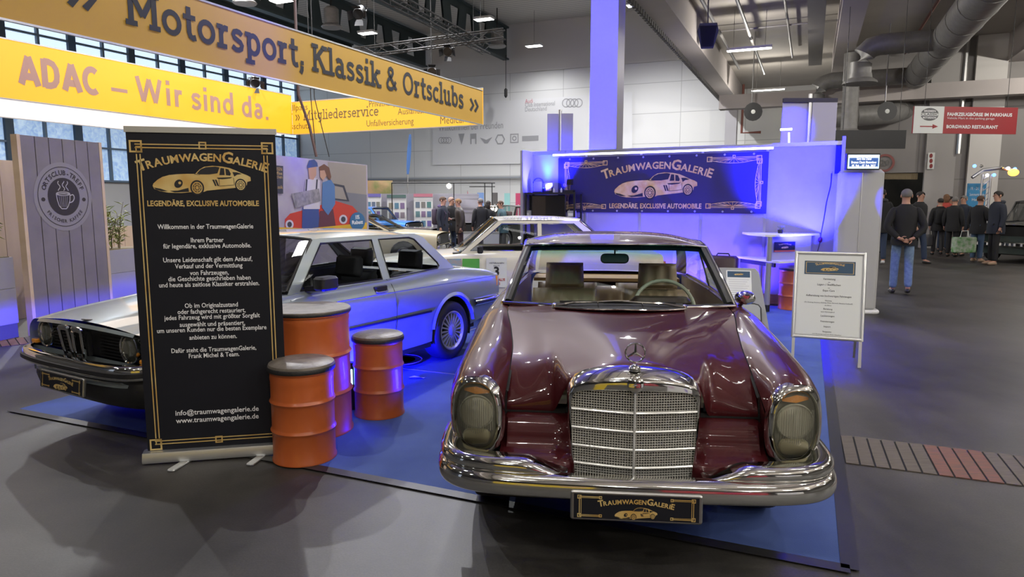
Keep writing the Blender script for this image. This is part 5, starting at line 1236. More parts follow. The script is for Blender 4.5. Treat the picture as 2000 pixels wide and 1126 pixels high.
# ---------------------------------------------------------------- booth back wall with its banner
WD = Vector((math.cos(math.radians(27)), -math.sin(math.radians(27)), 0)); WP = Vector((4.0, 11.0, 0)); WN = Vector((WD.y, -WD.x, 0)); WH = 2.55
def wpx(x, y=500): return (gpl(x, y, WP, WN)-WP).dot(WD)
def wl(a, z, out=0.0): return WP+WD*a+WN*out+UP*z
wa0, wa1 = wpx(1040), wpx(1632)
def wbox(m, a0, a1, z0, z1, o0, o1):
    V = [wl(a, z, o) for a in (a0, a1) for z in (z0, z1) for o in (o0, o1)]; m.add(V, [(0, 1, 3, 2), (4, 6, 7, 5), (0, 4, 5, 1), (2, 3, 7, 6), (0, 2, 6, 4), (1, 5, 7, 3)]); return m
bw = MB(); wbox(bw, wa0, wa1, .0, WH, -.05, 0); wall = bw.build('partition_wall', K['panel_white']); struct(wall)
bw = MB(); wbox(bw, wa0-.05, wa0, 0, WH, -.05, .42); struct(bw.build('partition_wall', K['panel_white']))
bw = MB(); wbox(bw, wa1, wa1+.045, 0, WH+.06, -.08, .10); struct(bw.build('partition_wall', K['panel_white']))
post = MB()
for a in [wpx(1143), wpx(1248), wpx(1366), wpx(1490)]: wbox(post, a-.02, a+.02, .05, WH-.02, 0, .008)
wbox(post, wa0, wa1, WH-.06, WH, 0, .012); struct(post.build('trim_partition_post', K['alu']))
bw = MB(); wbox(bw, wa0, wa1-.05, .009, .16, .002, .03); struct(bw.build('baseboard_partition', mat('oak_skirting', (.30, .155, .075), .6, noise=(5, (.22, .11, .05), 5, (1, 1, 12)))))
# banner
b0, b1 = wpx(1090), wpx(1493); zt_, zb_ = gpl(1493, 297, WP+WN*.03, WN).z, gpl(1490, 414, WP+WN*.03, WN).z
zt_ = (zt_+gpl(1090, 307, WP+WN*.03, WN).z)/2; zb_ = (zb_+gpl(1143, 417, WP+WN*.03, WN).z)/2
BWi, BHi = b1-b0, zt_-zb_
t = T('wall_banner', 'long dark blue banner with gold car emblem and corner ornaments on the booth wall', 'banner', M=Matrix.Translation(wl((b0+b1)/2, (zt_+zb_)/2, .028)) @ Matrix((WD, UP, WN)).transposed().to_4x4())
MB().box((0, 0, -.004), (BWi, BHi, .008)).build('printed_sheet', K['poster_navy'], t)
bf = Fr((0, 0, 0), (1, 0, 0), (0, 1, 0)); BO = wl((b0+b1)/2, (zt_+zb_)/2, .028)
def bl(x, y): p = gpl(x, y, BO, WN)-BO; return p.dot(WD), p.z
f1 = bf.at(.002); f2 = bf.at(.004); g = MB(); ge = MB(); d = MB()
x0, _ = bl(1178, 340); x1, _ = bl(1390, 335); _, zz = bl(1283, 336)
arc_text(g, [(c, s_*.2) for c, s_ in TRAUM], f1, (x0+x1)/2, zz+.06, (x1-x0), .17, bold=.028, gap=.01)
x0, _ = bl(1200, 360); x1, _ = bl(1362, 360); _, zz = bl(1281, 362); car_emblem(ge, d, f1, f2, (x0+x1)/2, zz, x1-x0)
x0, zz = bl(1190, 406); x1, _ = bl(1370, 406); text(g, 'LEGENDÄRE, EXCLUSIVE AUTOMOBILE', f1, (x0+x1)/2, zz, .115, bold=.03, width=x1-x0)
def pt(x, y): return bl(x, y)
def fan(pa, pb, up): fan_corner(g, f1, *pa, *pb, .009, .085, up)
fan(pt(1386, 311), pt(1483, 308), 1); fan(pt(1383, 402), pt(1480, 402), -1); fan(pt(1482, 398), pt(1484, 314), 1)
fan(pt(1108, 321), pt(1182, 318), 1); fan(pt(1105, 404), pt(1179, 403), -1); fan(pt(1106, 398), pt(1106, 324), -1)
g.build('gold_lettering', K['gold'], t); ge.build('car_emblem', K['gold'], t); d.build('emblem_lines', K['ink'], t)
ey = MB()
for k in range(8):
    for z in (-BHi/2+.03, BHi/2-.03): ey.lathe([(.018, 0), (.016, .004), (.008, .004)], ((-.5+(k+.5)/8)*BWi, z, .001), 10)
ey.build('eyelet', K['alu'], t)
# light bar over the banner
a0_, a1_ = wpx(1082), wpx(1502); zl0 = (gpl(1082, 300, WP+WN*.08, WN).z+gpl(1502, 291, WP+WN*.08, WN).z)/2
t = T('light_bar', 'slim white LED bar glowing along the top edge of the dark blue wall banner', 'LED bar', M=Matrix.Translation(wl(0, 0)) )
m = MB(); wbox(m, a0_, a1_, zl0-.02, zl0+.03, .055, .085); m.build('bar_housing', K['alu'], t, world=True)
m = MB(); wbox(m, a0_, a1_, zl0-.022, zl0+.01, .086, .092); m.build('bar_diffuser', K['led'], t, world=True)
for a in np.linspace(a0_+.2, a1_-.2, 4): 
    m = MB(); wbox(m, a-.015, a+.015, zl0, zl0+.02, 0, .06); m.build('bracket', K['alu'], t, world=True)
# ---------------------------------------------------------------- black shelf with trophies
sa0, sa1 = wpx(1023)+.02, wpx(1139); SH = 1.80
sa0 = wa0+.03
def shelf_pt(a, z, o): return wl(a, z, o)
t = T('metal_shelf', 'black metal shelf standing in the blue-lit corner of the booth wall', 'shelf', M=Matrix.Translation(wl((sa0+sa1)/2, 0.009, .25)) )
m = MB(); wbox(m, sa0, sa1, SH-.03, SH, .06, .42); m.build('top_board', K['black'], t, world=True)
m = MB(); wbox(m, sa0, sa1, 1.30, 1.33, .06, .42); m.build('shelf_board', K['black'], t, world=True)
for a in (sa0+.02, sa1-.02):
    for o in (.08, .40):
        m = MB(); wbox(m, a-.016, a+.016, .009, SH, o-.016, o+.016); m.build('upright', K['black'], t, world=True)
m = MB(); wbox(m, sa0+.02, sa1-.02, .45, .48, .06, .42); m.build('shelf_board', K['black'], t, world=True)
def onwall(name, label, cat, x, z, o, group=None):
    a = wpx(x); k = T(name, label, cat, M=Matrix.Translation(wl(a, z, o)) @ Matrix.Rotation(-math.radians(27), 4, 'Z')); 
    if group: k['group'] = group
    return k
k = onwall('flat_screen', 'black monitor standing in the black metal shelf', 'monitor', 1080, 1.332, .27)
m = MB(); m.rbox((0, 0, .225), (.72, .03, .40), .01); m.build('screen_body', K['black'], k); MB().box((0, .0, .012), (.25, .16, .02)).build('stand_foot', K['black'], k); MB().box((0, -.017, .225), (.68, .004, .36)).build('screen_glass', K['black_paint'], k)
k = onwall('award_trophy', 'silver framed award with dark arched handle on the black shelf', 'trophy', 1061, SH+.001, .26)
m = MB(); m.box((0, 0, .10), (.15, .02, .19)); m.build('award_plate', mat('polished_award', (.55, .55, .6), .2, .9), k); MB().tube([(.1*math.cos(a), .03, .17+.09*math.sin(a)) for a in np.linspace(0, math.pi, 12)], .012, 6).build('arch', K['black'], k); MB().box((0, 0, .01), (.18, .09, .02)).build('foot_block', K['black'], k)
k = onwall('picture_frame', 'small white picture frame on the black shelf between the trophies', 'picture frame', 1083, SH+.001, .28)
MB().box((0, 0, .085), (.16, .018, .17)).build('frame_border', K['black'], k); MB().box((0, -.011, .085), (.11, .004, .11)).build('picture', mat('pale_picture', (.6, .45, .5), .5, noise=(12, (.35, .25, .4), 2)), k); MB().box((0, .04, .04), (.04, .06, .08)).build('easel_back', K['black'], k)
k = onwall('model_engine', 'dark model lamp sculpture on the right end of the black shelf', 'ornament', 1117, SH+.001, .26)
MB().box((0, 0, .02), (.26, .12, .04)).build('plinth', K['black'], k); m = MB().tube([(.03, 0, .04), (.03, 0, .2)], .018, 8); m.box((.05, 0, .18), (.09, .08, .10)); m.build('figure', mat('dark_bronze', (.06, .05, .04), .35, .8), k); MB().tube([(.02, 0, .23), (.02, 0, .30), (.05, 0, .33)], .006, 6).build('spout', K['chrome'], k)
for i, (x, lab) in enumerate(((1096, 'small clear bottle beside the picture frame on the black shelf'), (1110, 'small clear bottle before the dark sculpture on the black shelf'))):
    k = onwall('bottle', lab, 'bottle', x, SH+.001, .36, 'little bottles on the shelf'); MB().lathe([(.016, 0), (.018, .01), (.018, .05), (.008, .065), (.008, .08), (.0001, .081)], n=12).build('bottle_glass', mat('pale_bottle', (.45, .45, .55), .2), k, smooth=True)
for i, (x, lab) in enumerate(((1036, 'small grey box in the black shelf beside the wall end'), (1128, 'small grey box in the black shelf beside the dark blue banner'))):
    a = wpx(x)
    k = onwall('storage_box', lab, 'box', x+(8 if i == 0 else 0), 1.332, .30, 'boxes in the shelf'); m = MB()
    m.rbox((0, 0, .075), (.13, .10, .145), .006)
    MB().box((0, -.052, .08), (.09, .004, .05)).build('box_label', K['paper'], k)
    m.build('box_body', mat('grey_box_card', (.33, .33, .36), .6) if i == 0 else bpy.data.materials['grey_box_card'], k)
k = onwall('wash_light', 'small spotlight washing the booth corner above the shelf with cyan light', 'spotlight', 1069, SH+.001, .12)
MB().rbox((0, 0, .04), (.10, .07, .08), .02).build('lamp_body', K['black'], k); MB().box((0, 0, .084), (.07, .05, .006)).build('lamp_lens', K['blue_led'], k)
# ---------------------------------------------------------------- white corner desk with a counter
leg_m = mat('silver_grey_leg', (.34, .34, .38), .4, .4)
dA, dB_, dC = Vector((3.60, 11.12, 0)), gz(1522, 511, .76), Vector((4.80, 10.52, 0)); dB_.z = 0
t = T('corner_desk', 'white two-level corner desk on grey legs against the booth wall', 'desk', (4.1, 10.5, .009))
def slabw(name, pts, z0, z1, mt, par):
    m = MB(); n = len(pts); m.add([Vector((p[0], p[1], z0)) for p in pts]+[Vector((p[0], p[1], z1)) for p in pts], [tuple(range(n)), tuple(range(n, 2*n))[::-1]]+[(i, (i+1) % n, (i+1) % n+n, i+n) for i in range(n)]); return m.build(name, mt, par, world=True)
def inw(p, d=.06): q = (Vector(p)-WP).dot(WN); return Vector(p)+WN*max(0, d-q)
dtop = [inw(dA), Vector((dA.x+.02, dA.y-.05, 0)), dB_-Vector((.06, -.12, 0)), dB_, dB_+Vector((.10, .04, 0)), inw(dC)]
slabw('desk_top', dtop, .735, .765, K['white'], t)
cB = gz(1495, 460, 1.14); cT = [inw((3.72, 11.05, 0)), inw((3.70, 10.98, 0)), Vector((cB.x-.10, cB.y+.42, 0)), Vector((cB.x, cB.y, 0)), Vector((cB.x+.14, cB.y-.02, 0)), inw((4.74, 10.55, 0), .06)]
slabw('counter_top', cT, 1.125, 1.155, K['white'], t)
lf = gz(1497, 606, .02); 
m = MB(); m.tube([(lf.x, lf.y, .10), (lf.x, lf.y, .735)], .042, 12); m.tube([(lf.x, lf.y, .765), (lf.x, lf.y, 1.125)], .040, 12); m.build('leg', leg_m, t, smooth=True, world=True)
MB().tube([(lf.x, lf.y, .009), (lf.x, lf.y, .11)], .044, 12).build('leg_foot', K['black'], t, world=True, smooth=True)
l2 = gz(1437, 560, .2); l2 = Vector((dA.x+.07, dA.y-.12, 0)); MB().tube([(l2.x, l2.y, .009), (l2.x, l2.y, .735)], .036, 10).build('leg', leg_m, t, world=True, smooth=True)
l3 = Vector((4.55, 10.42, 0)); MB().tube([(l3.x, l3.y, .009), (l3.x, l3.y, .735)], .036, 10).build('leg', leg_m, t, world=True, smooth=True)
l4 = Vector((3.95, 10.78, 0)); MB().tube([(l4.x, l4.y, .009), (l4.x, l4.y, .735)], .03, 10).build('leg', K['satin'], t, world=True, smooth=True)
MB().bar((dtop[1].x+.05, dtop[1].y, .70), (dB_.x-.03, dB_.y+.08, .70), .03, .06).build('apron_rail', K['black'], t, world=True)
pf0, pf1 = gpl(1507, 480, Vector((lf.x, lf.y+.12, 0)), (.3, -1, 0)), gpl(1584, 480, Vector((lf.x, lf.y+.12, 0)), (.3, -1, 0))
pf1 = inw(pf1, .10); pd = (pf1-pf0); pd.z = 0; pd.normalize(); pn = Vector((pd.y, -pd.x, 0))
slabw('modesty_panel', [pf0, pf1, pf1-pn*.02, pf0-pn*.02], .765, 1.125, mat('perforated_grey_panel', (.33, .33, .38), .45), t)
c_ = gpl(1532, 480, pf0+pn*.012, pn); 
s_ = T('small_sign', 'small dark sign with gold car emblem on an orange base, on the corner desk', 'sign', M=Matrix.Translation(c_+pn*.012) @ Matrix((pd, UP, pn)).transposed().to_4x4())
MB().box((0, 0, -.004), (.37, .125, .008)).build('sign_board', K['poster_black'], s_); MB().box((0, -.075, -.004), (.37, .022, .012)).build('orange_base', K['orange'], s_)
sf = Fr((0, 0, .0005), (1, 0, 0), (0, 1, 0)); g = MB(); d = MB(); car_emblem(g, d, sf.at(.0008), sf.at(.0014), 0, -.02, .13); arc_text(g, TRAUM, sf.at(.0008), 0, .025, .22, .015, bold=.03); g.build('gold_lettering', K['gold'], s_); d.build('emblem_lines', K['ink'], s_)
q = gz(1524, 455, 1.157); k = T('desk_plant', 'small dark green potted plant on the counter of the corner desk', 'plant', (q.x, q.y, 1.156))
MB().lathe([(.035, 0), (.042, .05), (.04, .055), (.0001, .05)], n=14).build('pot', K['black'], k, smooth=True); m = MB(); random.seed(3)
for i in range(26):
    a = random.random()*6.28; r = random.random()*.04; h = .05+random.random()*.05; p = Vector((r*math.cos(a), r*math.sin(a), h)); w_ = Vector((math.cos(a+1.5), math.sin(a+1.5), .2))*.012; m.quad(p, p+w_+Vector((0, 0, .012)), p+Vector((math.cos(a), math.sin(a), .6))*.03, p-w_+Vector((0, 0, .012)))
m.build('leaves', K['leaf'], k)
# dark rounded case behind the coupe, left of the desk
q = gz(1402, 528, .72)
k = T('padded_case', 'dark maroon rounded case on the booth floor between burgundy coupe and corner desk', 'case', (3.27, 10.55, .009), -.47)
m = MB(); m.rbox((0, 0, .40), (.46, .26, .80), .08); m.build('case_body', mat('dark_maroon_leather', (.030, .008, .010), .4), k, smooth=True, angle=50); MB().tube([(-.1, 0, .80), (-.08, 0, .835), (.08, 0, .835), (.1, 0, .80)], .012, 6).build('handle', K['black'], k, smooth=True)
# power lead with plug, black wall speaker
pts = [gpl(x, y, WP+WN*.02, WN) for x, y in ((1624, 338), (1622, 362), (1614, 395), (1610, 420), (1604, 452), (1602, 464))]
k = T('power_lead', 'thin black power lead with a dark red plug hanging down the booth wall', 'cable'); MB().tube(crom(pts, 4), .006, 6).tube(crom([gpl(x, y, WP+WN*.02, WN) for x, y in ((1602, 472), (1598, 486), (1594, 500))], 3), .005, 6).build('lead', K['black'], k, smooth=True)
p = gpl(1602, 468, WP+WN*.025, WN); MB().ball(p, (.035, .022, .045), 10, 8).build('plug', mat('dark_red_plug', (.12, .01, .02), .4), k, smooth=True)
k = T('column_speaker', 'slim black column speaker hanging at the end of the booth wall', 'speaker'); m = MB(); a = wpx(1626); wbox(m, a-.04, a+.04, 2.06, 2.49, .004, .07); m.build('speaker_body', K['black'], k); m = MB(); wbox(m, a-.033, a+.033, 2.07, 2.48, .071, .076); m.build('speaker_grille', K['gap'], k)
# blue floor lamp between drums and silver coupe
q = gz(687, 800, .0); k = T('floor_uplight', 'slim blue LED floor light glowing between the orange drums', 'floor light', (q.x, q.y, .009))
MB().rbox((0, 0, .19), (.07, .07, .38), .012).build('lamp_body', K['black'], k); m = MB(); m.box((.008, -.037, .27), (.03, .006, .12)); m.build('lamp_lens', emit('cyan_led_glow', (.25, .6, 1.0), 8), k)
q = gz(800, 708, .0); k = T('carpet_ring', 'dark round disc with pale rim lying on the carpet near the rear wheel', 'disc', (q.x-.12, q.y+.05, .0085)); MB().lathe([(.26, 0), (.26, .012), (.23, .014), (.0001, .012)], n=32).build('disc_body', K['black'], k); MB().lathe([(.245, .0135), (.243, .017), (.235, .017), (.233, .0135)], n=32).build('rim_ring', mat('pale_rim', (.5, .35, .33), .5), k)
q = gz(798, 742, .0); k = T('plastic_scrap', 'crumpled pale plastic scrap on the blue carpet beside the drum stool', 'scrap', (q.x, q.y, .0085)); m = MB(); random.seed(5); m.grid([[(.05*i+random.uniform(-.01, .01), .03*j, random.uniform(0, .022)) for i in range(4)] for j in range(3)]); m.build('crumpled_film', mat('pale_film', (.45, .47, .52), .3), k)
# ---------------------------------------------------------------- coffee sign, planters and timber walls of the yellow stand
plank_m = mat('violet_grey_planks', (.21, .185, .20), .7, noise=(2.2, (.165, .145, .16), 6, (1, 1, .18)))
wood_pale = mat('pale_timber', (.62, .47, .33), .6, noise=(4, (.54, .40, .27), 4, (1, 1, .2)))
def box2(m, o, dx, dz, a0, a1, z0, z1, d0, d1):
    V = [o+dx*a+UP*z+dz*d for a in (a0, a1) for z in (z0, z1) for d in (d0, d1)]; return m.add(V, [(0, 1, 3, 2), (4, 6, 7, 5), (0, 4, 5, 1), (2, 3, 7, 6), (0, 2, 6, 4), (1, 5, 7, 3)])
S0_ = gz(70, 655); hs = gpl(35, 262, S0_, (0, 1, 0)).z
S1_ = gz(190, 278, hs); S1_.z = 0; sd = (S1_-S0_).normalized(); sn = Vector((sd.y, -sd.x, 0)); SWd = (S1_-S0_).length
t = T('coffee_sign', 'tall grey plank sign with a round coffee cup emblem and two rings of lettering', 'sign', M=Matrix.Translation(S0_) @ Matrix((sd, UP, sn)).transposed().to_4x4())
npl = 6
for k in range(npl):
    MB().box((SWd*(k+.5)/npl, hs/2, .01), (SWd/npl-.012, hs-.01, .025)).build('plank', plank_m, t)
MB().box((SWd/2, hs/2, -.012), (SWd-.02, hs-.02, .02)).build('plank_backing', K['gap'], t)
m = MB(); m.box((-.02, hs/2, -.02), (.045, hs, .09)); m.box((SWd+.02, hs/2, -.02), (.045, hs, .09)); m.box((SWd/2, hs-.02, -.045), (SWd, .04, .05)); m.build('timber_frame', wood_pale, t)
def sloc(x, y): p = gpl(x, y, S0_+sn*.024, sn)-S0_; return p.dot(sd), p.z
ec = sloc(125, 384); er = (sloc(125, 326)[1]-sloc(125, 443)[1])/2
ef = Fr((ec[0], ec[1], .024), (1, 0, 0), (0, 1, 0))
m = MB(); disc(m, ef.at(.0005), 0, 0, er*1.14, n=48); m.build('pale_disc', mat('grey_violet_disc', (.235, .215, .235), .7), t)
m = MB(); disc(m, ef.at(.0015), 0, 0, er*1.0, er*.975, n=48); disc(m, ef.at(.0015), 0, 0, er*.63, n=48); ring_text(m, 'ORTSCLUB-TREFF', ef.at(.0015), 0, 0, er*.80, 158, 22, er*.22, bold=.035); ring_text(m, 'FRISCHER KAFFEE', ef.at(.0015), 0, 0, er*.81, 218, 322, er*.155, bold=.03, inside=True)
for s_ in (-1, 1): disc(m, ef.at(.0015), s_*er*.80, -er*.09, er*.065, n=16, sx=1.2)
m.build('dark_lettering', mat('brown_black_print', (.022, .015, .016), .7), t)
m = MB(); f = ef.at(.003); cup = [(-.30, .10), (.24, .10), (.22, -.12), (.13, -.32), (.05, -.40), (-.13, -.40), (-.22, -.30), (-.28, -.10)]
L_ = [(p[0]*er, p[1]*er) for p in cup]; rline(m, f, L_+[L_[0]], er*.03); disc(m, f, -.03*er, .10*er, er*.28, er*.25, n=24, sx=1, rot=0) if False else None
rline(m, f, [(er*(-.03+.27*math.cos(a)), er*(.10+.06*math.sin(a))) for a in np.linspace(0, 6.283, 24)], er*.028); rline(m, f, [(er*(-.03+.2*math.cos(a)), er*(.08+.035*math.sin(a))) for a in np.linspace(0, 6.283, 20)], er*.02)
rline(m, f, [(er*x, er*y) for x, y in crom([(.23, .04), (.36, .07), (.40, -.04), (.32, -.16), (.18, -.20)], 4)], er*.035)
for x in (-.17, 0, .14): rline(m, f, [(er*(x+.045*math.sin(k*1.1+x*9)), er*(.20+.045*k)) for k in range(8)], er*.028)
for k in range(5): rline(m, f, [(er*(-.2+.08*k), er*.02), (er*(-.15+.055*k), er*-.34)], er*.012)
m.build('cup_drawing', mat('chalk_white_print', (.42, .39, .40), .7), t)
# planters
def planter(pbl, w_, h_, d_, label, pcx, seed, ph):
    t = T('planter_box', label, 'planter', (pbl.x, pbl.y, 0), math.atan2(sd.y, sd.x))
    pm = bpy.data.materials.get('grey_planter_laminate') or mat('grey_planter_laminate', (.34, .33, .36), .5)
    MB().box((w_/2, d_/2, .09), (w_-.02, d_-.02, .18)).build('plinth', mat('dark_plinth', (.10, .10, .12), .6), t)
    MB().box((w_/2, d_/2, .18+(h_*.62-.18)/2), (w_, d_, h_*.62-.184)).build('lower_panel', pm, t); MB().box((w_/2, d_/2, h_*.81), (w_, d_, h_*.376)).build('upper_panel', pm, t)
    MB().box((w_/2, d_/2, h_+.002), (w_-.05, d_-.05, .01)).build('soil', K['stem'], t)
    random.seed(seed); st = MB(); lf = MB()
    for i in range(22):
        x, y = pcx+random.uniform(-.22, .22), d_/2+random.uniform(-.16, .16); hh = ph*random.uniform(.55, 1); lx, ly = random.uniform(-.16, .16), random.uniform(-.12, .12)
        P = [Vector((x+lx*q*q, y+ly*q*q, h_+hh*q)) for q in np.linspace(0, 1, 6)]; st.tube(P, [.008, .007, .006, .005, .004, .003], 5)
        for j in range(26):
            q = random.uniform(.15, 1); b = P[0].lerp(P[-1], q); a = random.random()*6.28; l = random.uniform(.10, .19); dr = Vector((math.cos(a), math.sin(a), random.uniform(-.3, .9))).normalized(); sd_ = dr.cross(UP).normalized()*.013
            lf.add([b, b+dr*l*.45+sd_, b+dr*l+Vector((0, 0, -.03)), b+dr*l*.45-sd_], [(0, 1, 2, 3)])
    return t, st, lf
pb = gz(62, 655); pb1 = gz(-70, 668)
def mk_planter(name_, corner, w_, h_, d_, lab, plab, pcx, seed, ph):
    t, st, lf = planter(corner, w_, h_, d_, lab, pcx, seed, ph)
    k = T('bamboo_plant', plab, 'plant', M=t.matrix_basis.copy()); st.build('cane', K['stem'], k); lf.build('leaves', K['leaf'], k); return t
hp_ = gpl(50, 500, pb, (0, 1, 0)).z
mk_planter('', pb-sd*1.93-sn*.05, 1.82, hp_, .5, 'grey planter box at the picture edge, on the near side of the plank sign', 'green bamboo plant growing in the grey planter at the picture edge', 1.46, 4, .62)
q = gpl(262, 585, S0_-sn*.5, sn); q.z = 0
pz = gpl(228, 485, q, (0, 1, 0)).z
mk_planter('', q-sd*.55, .9, pz, .5, 'grey planter box between the plank sign and the roll-up banner', 'bushy green bamboo plant in the planter beside the roll-up banner', .35, 9, .72)
# pale plank walls behind the sign
def plank_wall(name, o, a0, a1, h, label):
    t = T(name, label, 'timber wall', (o+sd*a0), math.atan2(sd.y, sd.x)); n = int((a1-a0)/.24)
    for k in range(n): MB().box(((k+.5)*.24, 0, h/2), (.232, .03, h)).build('plank', wood_pale, t)
    MB().box(((a1-a0)/2, .025, h/2), (a1-a0, .02, h-.05)).build('plank_backing', K['gap'], t)
    return t
wo = S0_-sn*1.3; hw1 = gpl(15, 313, wo, sn).z
plank_wall('timber_wall', wo, -3.0, (gpl(40, 400, wo, sn)-wo).dot(sd), hw1, 'pale timber plank wall behind the bamboo at the picture edge')
hw2 = gpl(230, 442, wo, sn).z
plank_wall('timber_wall', wo, (gpl(200, 500, wo, sn)-wo).dot(sd), (gpl(285, 500, wo, sn)-wo).dot(sd)+1.2, hw2, 'low pale timber plank wall behind the planter next to the roll-up banner')
# ---------------------------------------------------------------- photo wall of a couple and a red car
Q0 = gz(532, 302, 2.5); Q0.z = 0; q1 = gz(717, 322, 2.5); q1.z = 0; qd = (q1-Q0).normalized(); qn = Vector((qd.y, -qd.x, 0))
Q0 = Q0-qd*1.6; QW = (q1-Q0).length; QH = 2.5
t = T('photo_wall', 'large printed photo wall of a couple with a map and a red convertible', 'photo wall', M=Matrix.Translation(Q0) @ Matrix((qd, UP, qn)).transposed().to_4x4())
MB().box((QW/2, QH/2, -.05), (QW, QH, .1)).build('print_panel', mat('lilac_plaster_print', (.33, .28, .36), .6, noise=(2, (.40, .36, .42), 3)), t)
def qloc(x, y): p = gpl(x, y, Q0, qn)-Q0; return p.dot(qd), p.z
def qpoly(name, px, mt, d, par=None):
    L = [qloc(*p) for p in px]; o = MB().poly([L], lambda a, b: (a, b, d)).build(name, mt, t); return o
def qell(name, x, y, rx, ry, mt, d):
    qpoly(name, [(x+rx*math.cos(a), y+ry*math.sin(a)) for a in np.linspace(0, 6.283, 20)[:-1]], mt, d)
pr = dict(road=mat('print_grey_street', (.16, .16, .19), .6), red=mat('print_red', (.50, .035, .02), .5), dark=mat('print_dark', (.03, .03, .05), .6), jean=mat('print_jeans', (.03, .06, .22), .6), shirt=mat('print_white_shirt', (.52, .48, .55), .6), skin=mat('print_skin', (.45, .25, .18), .6), hair=mat('print_hair', (.13, .05, .03), .6), map=mat('print_map', (.30, .27, .30), .7, noise=(9, (.16, .15, .18), 5)), blue=mat('print_blue_jacket', (.07, .16, .36), .6), skirt=mat('print_maroon_skirt', (.10, .02, .04), .6), badge=mat('print_blue_badge', (.02, .12, .27), .5), yel=mat('print_yellow', (.60, .36, .02), .5), grey=mat('print_beige_house', (.27, .235, .21), .6))
qpoly('house_print', [(640, 316), (715, 323), (715, 385), (640, 375)], pr['grey'], .002); qpoly('street_print', [(648, 372), (716, 380), (716, 447), (640, 447)], pr['road'], .003)
qpoly('car_print', [(556, 446), (556, 428), (566, 417), (600, 408), (640, 396), (655, 392), (688, 402), (700, 415), (706, 446)], pr['red'], .004)
qpoly('screen_print', [(646, 357), (672, 362), (682, 393), (652, 390)], pr['dark'], .005); qpoly('screen_glass_print', [(650, 362), (669, 366), (677, 390), (654, 387)], pr['grey'], .006)
for x, y in ((565, 438), (670, 428)): qell('lamp_print', x, y, 8, 9, pr['shirt'], .006); qell('lamp_print', x, y, 4.5, 5.5, pr['dark'], .007)
qpoly('man_trousers', [(590, 405), (622, 405), (624, 447), (589, 447)], pr['jean'], .008); qpoly('man_shirt', [(596, 352), (612, 346), (624, 352), (624, 408), (592, 408), (594, 370)], pr['shirt'], .009)
for x in (597, 617): qpoly('braces_print', [(x, 350), (x+3, 350), (x+1, 378), (x-2, 378)], pr['dark'], .010)
qpoly('man_face', [(601, 325), (617, 325), (617, 342), (611, 351), (603, 349)], pr['skin'], .010); qpoly('man_cap', [(599, 324), (603, 313), (613, 311), (619, 318), (620, 325), (600, 328)], pr['jean'], .011)
qpoly('woman_skirt', [(624, 412), (650, 408), (656, 447), (621, 447)], pr['skirt'], .009); qpoly('woman_jacket', [(629, 356), (645, 350), (653, 362), (654, 398), (640, 420), (628, 405)], pr['blue'], .010); qpoly('woman_face', [(624, 330), (634, 326), (637, 343), (630, 352), (624, 345)], pr['skin'], .011); qpoly('woman_hair', [(622, 326), (632, 320), (642, 327), (646, 345), (644, 352), (637, 344), (633, 332), (624, 333)], pr['hair'], .012)
qpoly('map_print', [(568, 378), (600, 372), (622, 368), (626, 392), (604, 398), (576, 406)], pr['map'], .013)
qpoly('yellow_band', [(500, 447), (520, 442), (600, 446), (700, 436), (716, 434), (716, 455), (500, 455)], pr['yel'], .012); qell('badge_print', 697, 432, 15, 18, pr['badge'], .014)
g = MB(); bx0 = qloc(684, 428); bx1 = qloc(710, 428); ff = Fr((0, 0, .015), (1, 0, 0), (0, 1, 0)); text(g, '10%', ff, (bx0[0]+bx1[0])/2, bx0[1], .13, bold=.02); g.build('white_number', K['white_ink'], t); g = MB(); text(g, 'Rabatt', ff, (bx0[0]+bx1[0])/2, qloc(697, 437)[1], .12, bold=.02, width=(bx1[0]-bx0[0])*.82); g.build('white_lettering', K['white_ink'], t)
qpoly('price_board', [(530, 322), (552, 324), (552, 378), (530, 376)], pr['dark'], .012)
g = MB(); a_ = qloc(541, 340)
for k, (s_, y) in enumerate((('SPEISEN', 333), ('Kaffee', 341), ('Kuchen', 348), ('Klassik', 368))): text(g, s_, Fr((0, 0, .013), (1, 0, 0), (0, 1, 0)), a_[0], qloc(541, y)[1], .09, width=.3)
g.build('board_lettering', K['gold'], t)
m = MB(); box2(m, Vector((0, 0, 0)), Vector((1, 0, 0)), Vector((0, 0, 1)), 0, 0, 0, 0, 0, 0)
# ---------------------------------------------------------------- hanging yellow fascia banners around the stand
yel = mat('yellow_banner_fabric', (.44, .250, .024), .6, noise=(.4, (.41, .232, .022), 2)); 
def shining(name, c, s_): return mat(name, tuple(.35*q for q in c), .6, em=s_, emcol=c)  # spotlight falling on the fabric is put in as its own glow
yel_glow = shining('shining_yellow_fabric', (1.0, .47, .012), .86); yel_glow_far = shining('shining_yellow_fabric_far', (1.0, .50, .03), .80)
ZB = 4.0
def fascia(name, label, pa, pb, ztop, mt):
    d = (pb-pa).normalized(); n = Vector((d.y, -d.x, 0)); L = (pb-pa).length
    t = T(name, label, 'banner', M=Matrix.Translation(Vector((pa.x, pa.y, ZB))) @ Matrix((d, UP, n)).transposed().to_4x4())
    MB().box((L/2, (ztop-ZB)/2, -.02), (L, ztop-ZB, .03)).build('banner_fabric', mt, t)
    m = MB(); m.box((L/2, -.01, -.02), (L, .03, .05)); m.box((L/2, ztop-ZB+.01, -.02), (L, .03, .05)); m.build('edge_profile', K['alu'], t)
    def loc(x, y): p = gpl(x, y, pa, n); return (p-pa).dot(d), p.z-ZB
    return t, Fr((0, 0, -.004), (1, 0, 0), (0, 1, 0)), loc, d, n, L
F0, F1 = gz(0, 34, ZB), gz(943, 243, ZB); fdir = (F1-F0).normalized(); zF = gpl(943, 177, F1, Vector((fdir.y, -fdir.x, 0))).z
